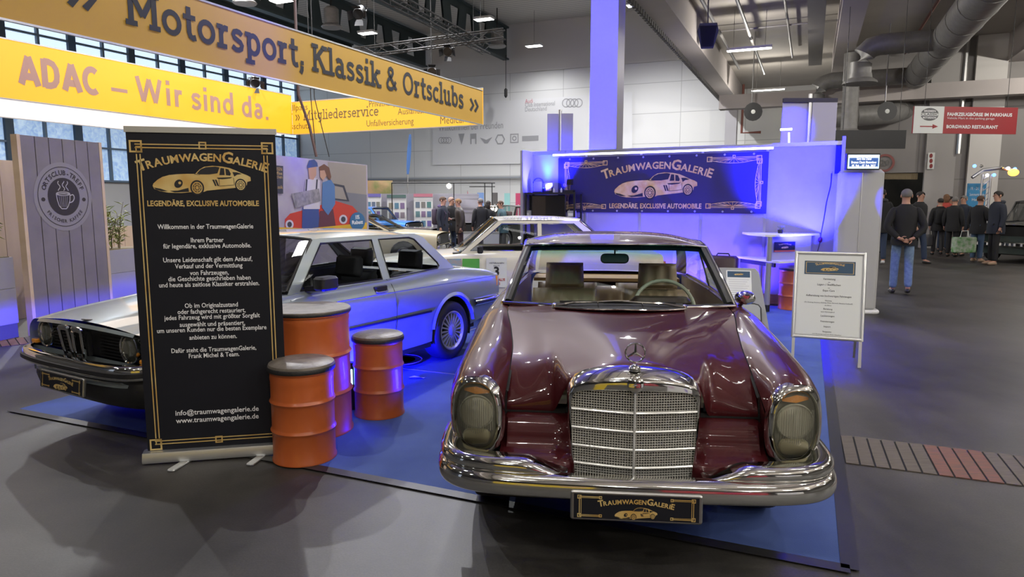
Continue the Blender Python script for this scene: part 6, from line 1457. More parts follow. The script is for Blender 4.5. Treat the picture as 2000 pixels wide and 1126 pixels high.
t, ff, loc, *_ = fascia('hanging_banner', 'dark yellow hanging banner reading Motorsport, Klassik & Ortsclubs in black slab letters', F0-fdir*5.5, F1, zF, yel)
g = MB(); a0_, b0_ = loc(243, 43); a1_, b1_ = loc(906, 217); bb_ = (loc(330, 62)[1]+loc(700, 165)[1])/2
cap = .60*(zF-ZB)
slab_text(g, 'Motorsport, Klassik & Ortsclubs', ff.at(.004), a0_, bb_, cap/.72*.92, width=a1_-a0_, t=.125, onword=lambda q: q.build('black_word', K['ink'], t)); g = MB(); c0, _ = loc(917, 220); c1, _ = loc(934, 224); slab_text(g, '»', ff.at(.004), c0, bb_, cap/.72*.92, width=(c1-c0)*1.25, t=.11); g.build('chevrons', K['ink'], t); g = MB()
c0, _ = loc(130, 22); c1, _ = loc(188, 28); slab_text(g, '»', ff.at(.004), c0, bb_+.05, cap/.72*.92, width=(c1-c0)*1.25, t=.11)
g.build('chevrons', K['ink'], t)
C1 = gz(572, 262, ZB); C0 = gz(0, 190, ZB); cdir = (C1-C0).normalized(); zC = (gpl(572, 187, C1, Vector((cdir.y, -cdir.x, 0))).z+gpl(0, 74, C0, Vector((cdir.y, -cdir.x, 0))).z)/2
t, ff, loc, *_ = fascia('hanging_banner', 'bright backlit yellow banner reading ADAC – Wir sind da. above the coffee sign', C0-cdir*3.0, C1, zC, yel_glow)
brown = mat('brown_letter_print', (.24, .13, .10), .6, em=.30, emcol=(.50, .27, .20))  # letters are given a glow along with the fabric
g = MB(); a0_, b0_ = loc(37, 163); a1_, _ = loc(196, 186); slab_text(g, 'ADAC', ff.at(.004), a0_, (loc(40, 164)[1]+loc(190, 185)[1])/2, .70*(zC-ZB), width=a1_-a0_, t=.185, sans=True); g.build('brown_lettering', brown, t); g = MB()
a0_, b0_ = loc(217, 172); a1_, _ = loc(249, 178); rect(g, ff.at(.004), a0_, (zC-ZB)*.40, a1_, (zC-ZB)*.47); g.build('brown_dash', brown, t); g = MB()
a0_, _ = loc(264, 192); a1_, _ = loc(527, 235); slab_text(g, 'Wir sind da.', ff.at(.004), a0_, (loc(300, 202)[1]+loc(460, 225)[1])/2, .70*(zC-ZB), width=a1_-a0_, t=.135, sans=True, onword=lambda q: q.build('brown_word', brown, t))
M1 = F1; zM = (gpl(575, 200, C1, Vector(((M1-C1).y, -(M1-C1).x, 0))).z)
t, ff, loc, *_ = fascia('hanging_banner', 'far backlit yellow banner reading Mitgliederservice and Unfallversicherung', C1, M1, zM, yel_glow_far)
bm_ = mat('dark_olive_print', (.13, .09, .03), .6, em=.05, emcol=(.3, .2, .05))  # faint glow of the fabric put into the print
def bt(s_, x0, x1, y, slab=False, h=.3):
    g = MB()
    a, b = loc(x0, y); c, _ = loc(x1, y)
    if slab: slab_text(g, s_, ff.at(.004), a, b, h, width=c-a, t=.10)
    else: text(g, s_, ff.at(.004), (a+c)/2, b, h, width=c-a)
    g.build('text_line', bm_, t)
bt('» Mitgliederservice', 577, 740, 236, True, .46); bt('Unfallversicherung', 716, 808, 247, False, .30); bt('Privathaftpflicht', 721, 800, 209, False, .30); bt('Auslandskranken', 777, 870, 224, False, .30); bt('Medical', 860, 905, 242, False, .34); bt('Unfallpass', 545, 601, 218, False, .30); bt('Rechtsschutz', 540, 606, 254, False, .30)
# luminous white ceiling of the stand just behind the ADAC banner
W0_, W1_ = C0-cdir*3.0, C1; wn_ = Vector((-cdir.y, cdir.x, 0)); far = gz(240, 252, ZB); dep = (far-C0).dot(wn_)
t = T('canopy_ceiling', 'glowing white fabric ceiling panel under the backlit yellow banner', 'canopy', M=Matrix.Translation(Vector((W0_.x, W0_.y, ZB+.02))) @ Matrix((cdir, wn_, UP)).transposed().to_4x4())
L = (W1_-W0_).length; m = MB(); m.box((L/2, dep/2+.05, 0), (L, dep, .02)); m.build('stretched_fabric', emit('white_fabric_glow', (1, .90, .86), 1.15), t); m = MB(); m.box((L/2, dep+.07, 0), (L, .04, .07)); m.box((L/2, .03, .0), (L, .04, .07)); m.build('edge_profile', K['alu'], t)
lamp('canopy_glow', 'AREA', W0_+cdir*(L*.5)+wn_*(dep*.5)+UP*(ZB-.05), 260, (1, .83, .68), W0_+cdir*(L*.5)+wn_*(dep*.5), L*.8, dep*.9)
# ---------------------------------------------------------------- simple whole cars for the far stands
def far_car(name, label, cat, loc, ang, paint, L=4.2, hw=.80, zh=.82, zb=.92, zr=1.36, vA=1.3, r0=1.75, r1=2.9, vC=3.5, wv=(.75, 3.3), tr=.31, glass=None, split=None, boot_z=None, style='disc', seats=False, sill=.24, lamps=True, trimmat=None, group=None, grille=None):
    """ang: direction of the rear in the place"""
    t = T(name, label, cat, (loc[0], loc[1], .001), ang-math.pi/2, group); bz = boot_z or zb-.05; u = hw
    def S(v, zt, k=1.0): return (v, [(u*.80*k, zt), (u*.87*k, zt-.004), (u*.94*k, zt-.03), (u*.985*k, zt-.11), (u*k, (zt+sill)/2+.05), (u*.99*k, (zt+sill)/2-.08), (u*.95*k, sill)])
    secs = [S(.02, zh-.03, .93), S(.35, zh, .98), S(vA*.75, (zh+zb)/2, 1), S(vA, zb-.02, 1), S((vA+vC)/2, zb, 1.0), S(vC, zb-.005, 1), S((vC+L)/2, (bz+zb)/2, .985), S(L-.04, bz, .93)]
    sp = split or (vA+vC)/2+.05; ur = u*.74; lean = (u*.85, zb, ur, zr-.06)
    side = [(vA-.1, zb-.03), (r0+.02, zr-.06), (r1-.02, zr-.06), (vC+.05, zb-.03)]
    def wx(v0, va, z): return v0
    zt = zr-.10; zz = zb+.015
    kA = (r0+.02-(vA-.1))/(zr-.06-zb+.03); kC = (vC+.05-r1+.02)/(zr-.06-zb+.03)
    A0, A1 = vA-.1+kA*(zz-zb+.03)+.09, vA-.1+kA*(zt-zb+.03)+.09; Cq0, Cq1 = vC+.05-kC*(zz-zb+.03)-.14, vC+.05-kC*(zt-zb+.03)-.12
    wins = [('door_window', [(A0, zz), (A1, zt), (sp-.03, zt), (sp-.03, zz)]), ('quarter_window', [(sp+.03, zz), (sp+.03, zt), (Cq1, zt), (Cq0, zz)])]
    gh = dict(roof_sweep=(.08, .08), lean=lean, side=side, ws=(vA-.2, vA-.06, u*.80, zb), rw=(vC+.12, vC+.03, u*.78, zb-.01), cabin=(vA+.05, vC-.1), seats=(sp-.25, sp+.55), trimmat=trimmat or K['black'], sealmat=trimmat or K['black'])
    roof = [(0, r0-.08, ur, zr-.02, zr-.055), (.3, r0+(r1-r0)*.3, ur*1.0, zr, zr-.05), (.7, r0+(r1-r0)*.7, ur, zr-.005, zr-.052), (1, r1+.08, ur*.98, zr-.04, zr-.07)]
    sec = car_body(t, paint, secs, [(wv[0], tr, tr+.05, tr, .18), (wv[1], tr, tr+.05, tr, .18)], (.02, vA-.02), (vC+.02, L-.04), roof, gh, wins, glass or K['darkglass'], (.03, .02), (style, .62), seats=seats, step=.12)
    m = MB(); m.quad((-u*.78, .015, zh-.05), (u*.78, .015, zh-.05), (u*.85, .03, zh-.30), (-u*.85, .03, zh-.30)); m.build('front_grille', grille or K['gap'], t)
    m = MB(); m.quad((-u*.80, .02, zh-.30), (u*.80, .02, zh-.30), (u*.85, .06, sill), (-u*.85, .06, sill)); m.build('front_valance', paint, t)
    if lamps:
        for s_ in (-1, 1): round_lamp(t, (s_*u*.70, .01, zh-.16), .085)
        for s_ in (-1, 1): MB().rbox((s_*u*.74, L-.02, bz-.14), (.22, .05, .11), .02).build('rear_lamp', K['red_lens'], t)
    for nm, vv, zc in (('front_bumper', -.03, .50), ('rear_bumper', L, .52)): MB().rbox((0, vv, zc), (u*1.9, .10, .11), .04).build(nm, K['chrome'], t, smooth=True)
    for s_ in (-1, 1):
        MB().rbox((s_*(u+.05), vA+.18, zb+.04), (.14, .08, .10), .03).build('door_mirror', K['black'], t, smooth=True); MB().rbox((s_*u*.985, sp-.16, zb-.08), (.02, .12, .025), .008).build('door_handle', K['chrome'], t)
    return t
# white rally saloon behind the two cars
WA = math.radians(3); WBv = Vector((math.cos(WA), math.sin(WA), 0)); WLv = Vector((math.sin(WA), -math.cos(WA), 0))
pA = gpl(912, 491, Vector((0, 9.35, 0)), (0, 1, 0)); WO = Vector((pA.x, pA.y, 0))-WLv*.62-WBv*1.30
rc = far_car('rally_saloon', 'white rally saloon with number 3 door sign, parked behind the burgundy coupe', 'car', (WO.x, WO.y, .009), WA, K['rally_white'], L=4.05, hw=.79, zh=.86, zb=.955, zr=1.43, vA=1.30, r0=1.72, r1=2.86, vC=3.35, wv=(.72, 3.25), tr=.30, glass=K['glass'], split=2.30, boot_z=.90, seats=True, trimmat=K['chrome'])
rc.location.z = .009; MATS[rc.name] = rc.matrix_basis.copy()
def rp(u, v, z): return (u, v, z)
m = MB(); m.quad((.801, 1.56, .48), (.801, 1.84, .48), (.795, 1.84, .88), (.795, 1.56, .88)); ds = m.build('number_sign', K['paper'], rc)
sf = Fr((.803, 1.70, .66), (0, 1, 0), (-.015, 0, 1)); g = MB(); text(g, '3', sf.at(.002), 0, -.02, .17, bold=.03); text(g, 'VETERANEN', sf.at(.002), 0, .14, .03, width=.20); text(g, 'RALLYE', sf.at(.002), 0, .105, .025); g.build('black_number', K['ink'], ds)
g = MB(); text(g, 'BREMER RALLYE', sf.at(.002), 0, -.09, .045, width=.23, bold=.03); text(g, '2001', sf.at(.002), 0, -.145, .05, bold=.03); g.build('red_lettering', mat('red_print', (.5, .03, .03), .5), ds)
MB().quad((.797, 1.24, .72), (.797, 1.47, .72), (.795, 1.47, .87), (.795, 1.24, .87)).build('green_sticker', mat('green_print', (.10, .42, .07), .5), rc)
MB().quad((.797, 1.03, .72), (.797, 1.23, .72), (.795, 1.23, .87), (.795, 1.03, .87)).build('blue_sticker', mat('pale_blue_print', (.22, .40, .55), .5, noise=(14, (.5, .35, .25), 2)), rc)
g = MB(); rfm = Fr((.565, 2.22, 1.395), (0, 1, 0), (-1, 0, .15)); text(g, 'www.37daytz.de', rfm.at(.006), 0, .01, .24, width=.85, bold=.01); g.build('roof_lettering', K['grey_ink'], rc)
# cream coupe, blue estate, black cars, dark off-roader
c_ = gpl(872, 470, Vector((0, 18, 0)), (0, 1, 0))
far_car('cream_coupe', 'cream yellow coupe with black mirror, standing behind the silver-blue coupe', 'car', (c_.x, 17.6, 0), math.radians(172), K['cream'], L=4.4, hw=.84, zh=.86, zb=.92, zr=1.33, vA=1.32, r0=2.0, r1=3.2, vC=4.1, wv=(.85, 3.35), tr=.31)
c_ = gpl(800, 430, Vector((0, 24, 0)), (0, 1, 0))
far_car('blue_estate', 'bright blue small estate car before the white poster boards', 'car', (c_.x+.25, 23.6, 0), math.radians(160), K['sky_blue'], L=3.5, hw=.75, zh=.95, zb=1.0, zr=1.46, vA=1.1, r0=1.35, r1=3.1, vC=3.35, wv=(.7, 2.7), tr=.28)
m = None
c_ = gpl(853, 446, Vector((0, 21.4, 0)), (0, 1, 0))
far_car('black_sports_car', 'low shiny black sports car between the blue estate and the chatting visitors', 'car', (c_.x, 21.4, 0), math.radians(170), K['black_paint'], L=4.2, hw=.86, zh=.80, zb=.84, zr=1.22, vA=1.5, r0=2.0, r1=2.8, vC=3.5, wv=(.8, 3.3), tr=.31)
c_ = gpl(921, 430, Vector((0, 22.1, 0)), (0, 1, 0))
far_car('black_limousine', 'tall black vintage saloon behind the visitor in the brown leather jacket', 'car', (c_.x, 22.1, 0), math.radians(60), K['black_paint'], L=3.9, hw=.86, zh=.95, zb=1.02, zr=1.52, vA=1.5, r0=1.75, r1=2.9, vC=3.4, wv=(.8, 3.1), tr=.35, glass=K['glass'], trimmat=K['chrome'])
c_ = gz(1958, 517)
far_car('dark_offroader', 'dark green off-road estate car cut off by the picture edge', 'car', (c_.x+.45, c_.y+.5, 0), math.radians(28), K['dark_green'], L=4.4, hw=.88, zh=1.02, zb=1.08, zr=1.68, vA=1.3, r0=1.55, r1=3.9, vC=4.2, wv=(.85, 3.4), tr=.37, style='black', glass=K['darkglass'])

# ---------------------------------------------------------------- white fair wall banner and its printing on the back wall
def bwp(x, y, out=.05): return gpl(x, y, cl(0, BW-out), E2)
o0 = bwp(590, 330); t = T('wall_hoarding', 'huge white fabric hoarding with car club lettering on the back wall', 'hoarding', M=Matrix.Translation(Vector((o0.x, o0.y, 0))) @ Matrix((E1, UP, Vector((E1.y, -E1.x, 0)))).transposed().to_4x4())
def hloc(x, y): p = bwp(x, y)-Vector((o0.x, o0.y, 0)); return p.dot(E1), p.z
m = MB(); a, b = hloc(945, 200); c, d_ = hloc(1235, 180); e_, f_ = hloc(1235, 320); g_, h_ = hloc(845, 322); m.poly([[(hloc(845, 205)[0], b), (c, d_), (e_, h_-.1), (g_, h_)]], lambda p, q: (p, q, .02)); m.build('hoarding_fabric', mat('white_hoarding', (.70, .70, .70), .7), t)
ff = Fr((0, 0, .03), (1, 0, 0), (0, 1, 0)); g = MB(); hgm = mat('mid_grey_print', (.36, .36, .37), .7); hrm = mat('pale_red_print', (.55, .16, .18), .7)
def ht(mb, s_, x0, x1, y, h): mb = MB(); a, b = hloc(x0, y); c, _ = hloc(x1, y); text(mb, s_, ff, (a+c)/2, b, h, width=c-a); mb.build('text_line', hgm if s_ != 'Audi' else hrm, t)
ht(g, 'Willkommen bei Freunden', 857, 983, 256, .55); ht(g, 'Club International', 1026, 1084, 209, .34); ht(g, 'Deutschland', 1026, 1068, 218, .34)
def hring(x, y, r, w_=.10, sx=1): a, b = hloc(x, y); disc(g, ff, a, b, r, r-w_, n=28, sx=sx)
for k in range(4): hring(1106+k*8, 201, .24, .05); hring(862+k*5, 274, .19, .035)
for x, y, pl_ in ((902, 271, [(-.2, .3), (.2, .3), (0, -.35)]), (925, 271, [(-.2, -.3), (-.2, .3), (.2, .3), (.2, -.3), (.12, -.3), (.12, 0), (-.12, 0), (-.12, -.3)]), (950, 273, [(-.4, .15), (0, 0), (.4, .15), (.1, -.2), (-.1, -.2)])):
    a, b = hloc(x, y); g.poly([[(a+p, b+q) for p, q in pl_]], ff)
a, b = hloc(977, 272); disc(g, ff, a, b, .32, .24, n=6); a, b = hloc(1005, 270); sqframe(g, ff, a, b, .52, .06); disc(g, ff, a, b, .14, .08); a, b = hloc(1036, 270); rect(g, ff, a-.5, b-.14, a+.5, b+.14)
g.build('club_emblems', hgm, t, kind='stuff')
ht(g, 'Audi', 1026, 1041, 202, .34)
# lower grey rail along the back wall
m = MB(); m.box(cl(-8, BW-.2, 3.0), (36, .2, .10), Matrix.Rotation(-HA, 3, 'Z')); struct(m.build('trim_wall_rail', mat('grey_rail', (.30, .32, .34), .6)))
# blue feather flag
p = gpl(797, 400, Vector((0, 27, 0)), (0, 1, 0)); t = T('feather_flag', 'tall dark blue feather flag in front of the white back wall', 'flag', (p.x, p.y, 0))
zt1 = gpl(802, 262, p, (0, 1, 0)).z; zb1 = gpl(800, 340, p, (0, 1, 0)).z
MB().tube([(0, .03, 0), (0, .03, zt1*.8), (.12, .03, zt1)], .02, 6).build('flag_pole', K['satin'], t); m = MB(); rows = []
for k in np.linspace(0, 1, 12): w_ = .10*math.sin(math.pi*min(1, .12+k*.75))**.7; rows.append([(.13-.02*k*2+w_*q-.08*(k), .0+.02*q*q, zt1-(zt1-zb1)*k) for q in (-.8, -.3, .3, .8)])
m.grid(rows); m.build('flag_cloth', mat('navy_flag_cloth', (.03, .09, .24), .7), t)
# poster boards
for i, (x0, x1, y0, y1, bar, lab) in enumerate(((716, 744, 378, 440, (.18, .16, .45), 'white poster board with lilac header next to the photo wall'), (757, 793, 380, 438, (.10, .17, .15), 'white poster board with green header behind the blue estate car'), (809, 845, 378, 436, (.55, .20, .25), 'white poster board with pink header and a blue car picture'))):
    a = gpl(x0, y1, Vector((0, 26.5, 0)), (0, 1, 0)); b = gpl(x1, y0, Vector((0, 26.5, 0)), (0, 1, 0)); w_ = b.x-a.x; zt1 = b.z
    t = T('poster_board', lab, 'poster board', (a.x, 26.5, 0)); MB().box((w_/2, .03, zt1/2), (w_, .04, zt1)).build('board', K['paper'], t); MB().box((w_/2, 0, zt1-.06), (w_, .03, .12)).build('header_strip', mat('poster_header', bar, .6), t)
    random.seed(i+1)
    for r in range(4):
        for c in range(3):
            MB().box((w_*(.2+.3*c), 0, zt1-.42-.36*r), (w_*.22, .012, .22)).build('photo', mat('small_photo', (.10+random.random()*.2, .12+random.random()*.15, .18+random.random()*.2), .6), t)
m = MB(); a = gpl(700, 430, Vector((0, 26.7, 0)), (0, 1, 0)); b = gpl(935, 378, Vector((0, 26.7, 0)), (0, 1, 0)); m.box(((a.x+b.x)/2, 26.75, b.z/2), (b.x-a.x, .06, b.z)); tag(m.build('stand_partition', K['panel_white']), 'low white stand partition carrying the poster boards', 'partition')
a = gpl(716, 360, Vector((0, 27.2, 0)), (0, 1, 0)); b = gpl(767, 375, Vector((0, 27.2, 0)), (0, 1, 0)); m = MB(); m.box(((a.x+b.x)/2, 27.2, (a.z+b.z)/2), (b.x-a.x, .05, a.z-b.z+.3)); m.box((a.x+.1, 27.22, b.z/2), (.05, .04, b.z)); m.box((b.x-.1, 27.22, b.z/2), (.05, .04, b.z))
tag(m.build('landscape_banner', mat('autumn_picture_print', (.33, .22, .11), .7, noise=(3, (.16, .19, .06), 4))), 'autumn coloured landscape banner above the poster boards', 'banner')
# small roll-ups by the back wall
for x0, x1, y0, c, lab in ((932, 945, 376, (.14, .24, .46), 'narrow blue roll-up banner among the visitors at the back wall'), (961, 972, 376, (.09, .085, .08), 'narrow black roll-up banner behind the round lamp'), (985, 996, 377, (.28, .55, .52), 'narrow turquoise roll-up banner near the booth wall end'), (1007, 1018, 377, (.50, .06, .14), 'narrow crimson roll-up banner half hidden by the booth wall end')):
    a = gpl(x0, y0, Vector((0, 27.5, 0)), (0, 1, 0)); b = gpl(x1, y0, Vector((0, 27.5, 0)), (0, 1, 0)); t = T('roll_up', lab, 'banner', ((a.x+b.x)/2, 27.5, 0)); w_ = b.x-a.x
    MB().box((0, 0, a.z/2+.05), (w_, .02, a.z-.1)).build('printed_sheet', mat('rollup_print', c, .6), t); MB().box((0, 0, .05), (w_+.1, .16, .1)).build('cassette', K['alu'], t)
    MB().box((0, -.012, a.z*.62), (w_*.2, .004, a.z*.3)).build('pale_lettering', K['paper'], t)
a = gpl(913, 372, Vector((0, 27.3, 0)), (0, 1, 0)); t = T('beach_flag', 'thin pink beach flag behind the black saloon', 'flag', (a.x, 27.3, 0)); MB().tube([(0, .02, 0), (0, .02, a.z)], .015, 6).build('flag_pole', K['satin'], t); MB().quad((0, 0, a.z), (.1, 0, a.z-.5), (.12, 0, .8), (0, 0, .8)).build('flag_cloth', mat('pink_cloth', (.6, .10, .2), .7), t)
# stand lighting rail with two lamps
a = gpl(765, 357, Vector((0, 26.1, 0)), (0, 1, 0)); b = gpl(967, 358, Vector((0, 26.1, 0)), (0, 1, 0)); t = T('lighting_rail', 'thin dark lighting rail on posts over the far stand', 'rail', (a.x, 26.1, 0)); L = b.x-a.x
m = MB(); m.tube([(0, 0, a.z), (L, 0, a.z)], .025, 6); m.tube([(L*.75, 0, a.z-.14), (L, 0, a.z-.14)], .02, 6); m.build('rail_tube', K['truss'], t)
for x in (.0, L*.60, L*.9, L*.97): MB().tube([(x, 0, 0), (x, 0, a.z)], .02, 6).build('post', K['truss'], t)
def floodlamp(x, y, d, lab, r):
    p = gpl(x, y, Vector((0, d, 0)), (0, 1, 0)); t = T('flood_lamp', lab, 'lamp', (p.x, p.y, p.z)); MB().lathe([(r, 0), (r*1.05, .05), (r*.6, .15), (.0001, .17)], n=16, M=Matrix.Rotation(-math.pi/2, 4, 'X')).build('lamp_head', K['black'], t, smooth=True); MB().lathe([(r*.93, -.005), (.0001, -.02)], n=16, M=Matrix.Rotation(-math.pi/2, 4, 'X')).build('lamp_glass', K['hotlamp'], t); return p
floodlamp(877, 363, 26.0, 'glaring flood lamp on the far lighting rail above the visitors', .10)
p = floodlamp(965, 407, 25, 'bright round flood lamp between visitors at the black roll-up', .13); MB().tube([(p.x, p.y+.05, 0), (p.x, p.y+.05, p.z-.1)], .02, 6)
t = tag(MB().tube([(p.x, p.y+.12, 0), (p.x, p.y+.12, p.z-.02)], .02, 6).build('lamp_post', K['truss']), 'thin black post carrying the round flood lamp', 'post')
a = gpl(905, 452, Vector((0, 15.5, 0)), (0, 1, 0)); b = gpl(975, 455, Vector((0, 15.5, 0)), (0, 1, 0)); t = T('display_board', 'white display board standing behind the windscreen of the white rally saloon', 'board', (a.x, 15.5, 0)); w_ = b.x-a.x
MB().box((w_/2, 0, a.z/2+.12), (w_, .04, a.z-.24)).build('board', K['paper'], t); MB().box((w_/2, -.022, a.z-.02), (w_, .02, .04)).build('frame_edge', K['satin'], t); MB().box((w_*.35, -.024, a.z-.26), (w_*.42, .006, .16)).build('dark_print', K['grey_ink'], t)
for x in (.05, w_-.05): MB().box((x, 0, .07), (.04, .3, .14)).build('foot', K['satin'], t)
# hanging pair of banners by the near column
def column_banner(x0, x1, y0, d, z0, label, c, txt=None, strip=True):
    a = gpl(x0, y0, Vector((0, d, 0)), (0, 1, 0)); b = gpl(x1, y0, Vector((0, d, 0)), (0, 1, 0)); w_ = b.x-a.x; h = a.z-z0
    t = T('pillar_banner', label, 'banner', (a.x, d, z0)); xm = w_*.5
    MB().box((w_*.24, 0, h/2), (w_*.48, .02, h)).build('banner_cloth', c, t); MB().box((w_*.77, -.05, h/2), (w_*.46, .02, h), Matrix.Rotation(.0, 3, 'Z')).build('banner_cloth', c, t)
    MB().tube([(xm, -.03, 0), (xm, -.03, h+.08)], .035, 8).build('pole', K['alu'], t); MB().box((xm, -.02, .05-z0), (.5, .5, .08)).build('pole_foot', K['satin'], t); MB().tube([(xm, -.02, .05-z0), (xm, -.02, 0)], .03, 8).build('pole_lower', K['alu'], t)
    if strip: MB().box((w_/2, -.03, h-.03), (w_, .08, .07)).build('top_strip', K['poster_navy'], t)
    if txt:
        g = MB(); f = Fr((w_*.30, h*.02, -.013), (0, 0, 1), (-1, 0, 0)); text(g, txt, f, .02, -.08, .30, align='L', width=h*.86); g.build('pale_lettering', mat('grey_letter', (.35, .35, .5), .6), t)
    return t
lil = mat('lilac_banner_cloth', (.42, .40, .46), .7); column_banner(1069, 1119, 222, 15.2, 2.3, 'lilac double banner on a pole behind the booth wall, beside the white column', lil, strip=False)
column_banner(1529, 1633, 193, 12.4, 2.4, 'blue-lit double banner with the text & MORE above the booth wall', mat('pale_violet_cloth', (.46, .45, .58), .7), '& MORE')
k = T('tube_lamp', 'small T-shaped white LED tube lamp on top of the booth wall', 'lamp'); ps = [gpl(x, y, WP-WN*.02, WN) for x, y in ((1524, 253), (1547, 252), (1541, 259), (1541, 283))]
m = MB(); m.tube(ps[:2], .016, 8); m.build('upper_tube', K['led'], k); m = MB(); m.tube(ps[2:], .014, 8); m.build('lower_tube', K['led'], k)
# grey totem with a screen
q = gz(1690, 613); t = T('info_totem', 'grey free-standing totem column with rounded edge beside the booth wall', 'totem', (q.x, q.y, 0), -.20); zt1 = gpl(1690, 330, q, (0, 1, 0)).z
m = MB(); m.rbox((-.14, .16, zt1/2+.02), (.60, .32, zt1-.04), .10); m.build('totem_body', mat('totem_grey', (.42, .42, .42), .5), t, smooth=True, angle=30); m = MB(); m.rbox((-.12, .16, .03), (.66, .38, .06), .12); m.build('totem_foot', K['white'], t); MB().box((-.16, -.003, zt1/2), (.012, .008, zt1-.1)).build('groove', K['alu'], t)
a, b = gpl(1657, 302, q-Vector((0, .1, 0)), (0, 1, 0)), gpl(1716, 329, q-Vector((0, .1, 0)), (0, 1, 0)); t = T('info_screen', 'bright blue and white information screen on top of the grey totem', 'screen', (a.x, a.y, b.z)); w_, h = b.x-a.x, a.z-b.z
MB().box((w_/2, .03, h/2), (w_+.03, .05, h+.04)).build('screen_housing', K['black'], t); MB().box((w_/2, 0, h/2), (w_, .01, h)).build('screen_face', emit('pale_screen_glow', (.62, .82, 1), 1.0), t); MB().box((w_/2, -.008, h*.46), (w_*.92, .006, h*.62)).build('blue_field', emit('blue_screen_field', (.03, .10, .34), .8), t)
g = MB(); f = Fr((w_/2, h/2, -.013), (1, 0, 0), (0, 0, 1)); f = Fr((w_/2, -.013, h/2), (1, 0, 0), (0, 0, 1))
for s_, y, wd_ in (('Save the Date!', .035, .5), ('Bremen Classic Motorshow', -.015, .85), ('05. Feb. - 07. Feb. 2027', -.065, .8)): text(g, s_, f, 0, y*h/.2-.01, .048, width=w_*wd_*.95, bold=.02)
g.build('white_lettering', emit('white_screen_text', (1, 1, 1), 1.2), t)
# black hanging sign, red direction sign
def hang_sign(name, label, x0, y0, x1, y1, d, mt, yaw=0):
    a, b = gpl(x0, y0, Vector((0, d, 0)), (yaw, 1, 0)), gpl(x1, y1, Vector((0, d, 0)), (yaw, 1, 0)); dx = (b-a); dx.z = 0; w_ = dx.length; dx.normalize(); n = Vector((dx.y, -dx.x, 0)); h = a.z-b.z
    t = T(name, label, 'sign', M=Matrix.Translation(Vector((a.x, a.y, b.z))) @ Matrix((dx, UP, n)).transposed().to_4x4()); MB().box((w_/2, h/2, -.03), (w_, h, .06)).build('sign_panel', mt, t)
    for x in (.1*w_, .9*w_): MB().tube([(x, h, -.03), (x, 7.1-b.z, -.03)], .007, 5).build('hanger', K['truss'], t)
    return t, w_, h
hang_sign('hanging_board', 'plain black hanging board beyond the booth wall, above the grey totem', 1634, 254, 1768, 290, 17, K['black'])
t, w_, h = hang_sign('direction_sign', 'white and red hanging sign pointing to the vehicle market and the restaurant', 1787, 207, 1984, 262, 16.5, mat('red_sign_print', (.33, .025, .03), .5), -.1)
MB().box((w_*.14, h/2, .003), (w_*.285, h, .006)).build('white_field', K['paper'], t)
f = Fr((0, 0, .0), (1, 0, 0), (0, 1, 0), .007); g = MB(); a = w_*.315
text(g, 'FAHRZEUGBÖRSE IM PARKHAUS', f, a, h*.66, h*.17, 'L', bold=.035, width=w_*.63); text(g, 'Vehicle Mart in the parking garage', f, a, h*.54, h*.105, 'L', width=w_*.46); text(g, 'BORGWARD RESTAURANT', f, a, h*.20, h*.17, 'L', bold=.035, width=w_*.50); g.build('white_lettering', K['white_ink'], t)
g = MB(); disc(g, f.at(.008), w_*.145, h*.70, h*.235, n=32, sx=1.55, a0=0, a1=360); g.build('dark_oval', K['grey_ink'], t)
g = MB(); rect(g, f.at(.010), w_*.045, h*.645, w_*.245, h*.755); g.build('pale_band', K['paper'], t); g = MB(); text(g, 'BREMEN', f.at(.011), w_*.145, h*.79, h*.10, bold=.03, width=w_*.11); text(g, 'MOTORSHOW', f.at(.011), w_*.145, h*.545, h*.10, bold=.03, width=w_*.13); g.build('oval_lettering', K['white_ink'], t)
g = MB(); text(g, 'CLASSIC', f.at(.012), w_*.145, h*.665, h*.11, bold=.03, width=w_*.17); g.build('band_lettering', K['grey_ink'], t)
g = MB(); rect(g, f.at(.008), w_*.06, h*.235, w_*.19, h*.275); g.poly([[(w_*.18, h*.17), (w_*.235, h*.255), (w_*.18, h*.34)]], f.at(.008)); g.build('red_arrow', bpy.data.materials['red_sign_print'], t)
# notices, gateway shutter, blue poster, lamp garland on the grey end wall
def gwp(x, y, o=.06): return gpl(x, y, cl(0, gwb-o), E2)
t = T('notice_sheet', 'white prohibition notice column on the grey end wall pilaster', 'notice'); a, b = gpl(1813, 298, cl(0, gwb-.30), E2), gpl(1824, 330, cl(0, gwb-.30), E2)
MB().quad(Vector((a.x, a.y, b.z)), Vector((b.x, b.y, b.z)), Vector((b.x, b.y, a.z)), a).build('sheet', K['paper'], t)
m = MB(); 
for k in range(3): c = gpl(1818.5, 304+10*k, cl(0, gwb-.31), E2); m.add([c+E1*(.05*math.cos(q))+UP*(.08*math.sin(q)) for q in np.linspace(0, 6.283, 12)[:-1]], [tuple(range(11))])
m.build('symbols', mat('dark_red_symbol', (.25, .03, .03), .6), t)
c = gwp(1728, 318); t = T('round_sign', 'small round speed limit sign painted over the gateway', 'sign', (c.x, c.y, c.z)); m = MB(); disc(m, Fr((0, 0, 0), E1, UP), 0, 0, .32, .24, n=24); m.build('red_ring', mat('faded_red', (.28, .10, .09), .7), t); g = MB(); text(g, '20', Fr((0, 0, 0), E1, UP), 0, -.1, .30); g.build('number', K['grey_ink'], t)
m = MB(); a, b = gwp(1719, 337), gwp(1796, 337); n_ = 36
for k in range(n_): p = a.lerp(b, k/(n_-1)); m.box((p.x, p.y+.2, p.z-.12), (.06, .1, .22))
tag(m.build('roller_shutter', mat('brass_shutter', (.24, .19, .11), .5)), 'rolled-up slatted shutter across the top of the gateway', 'shutter')
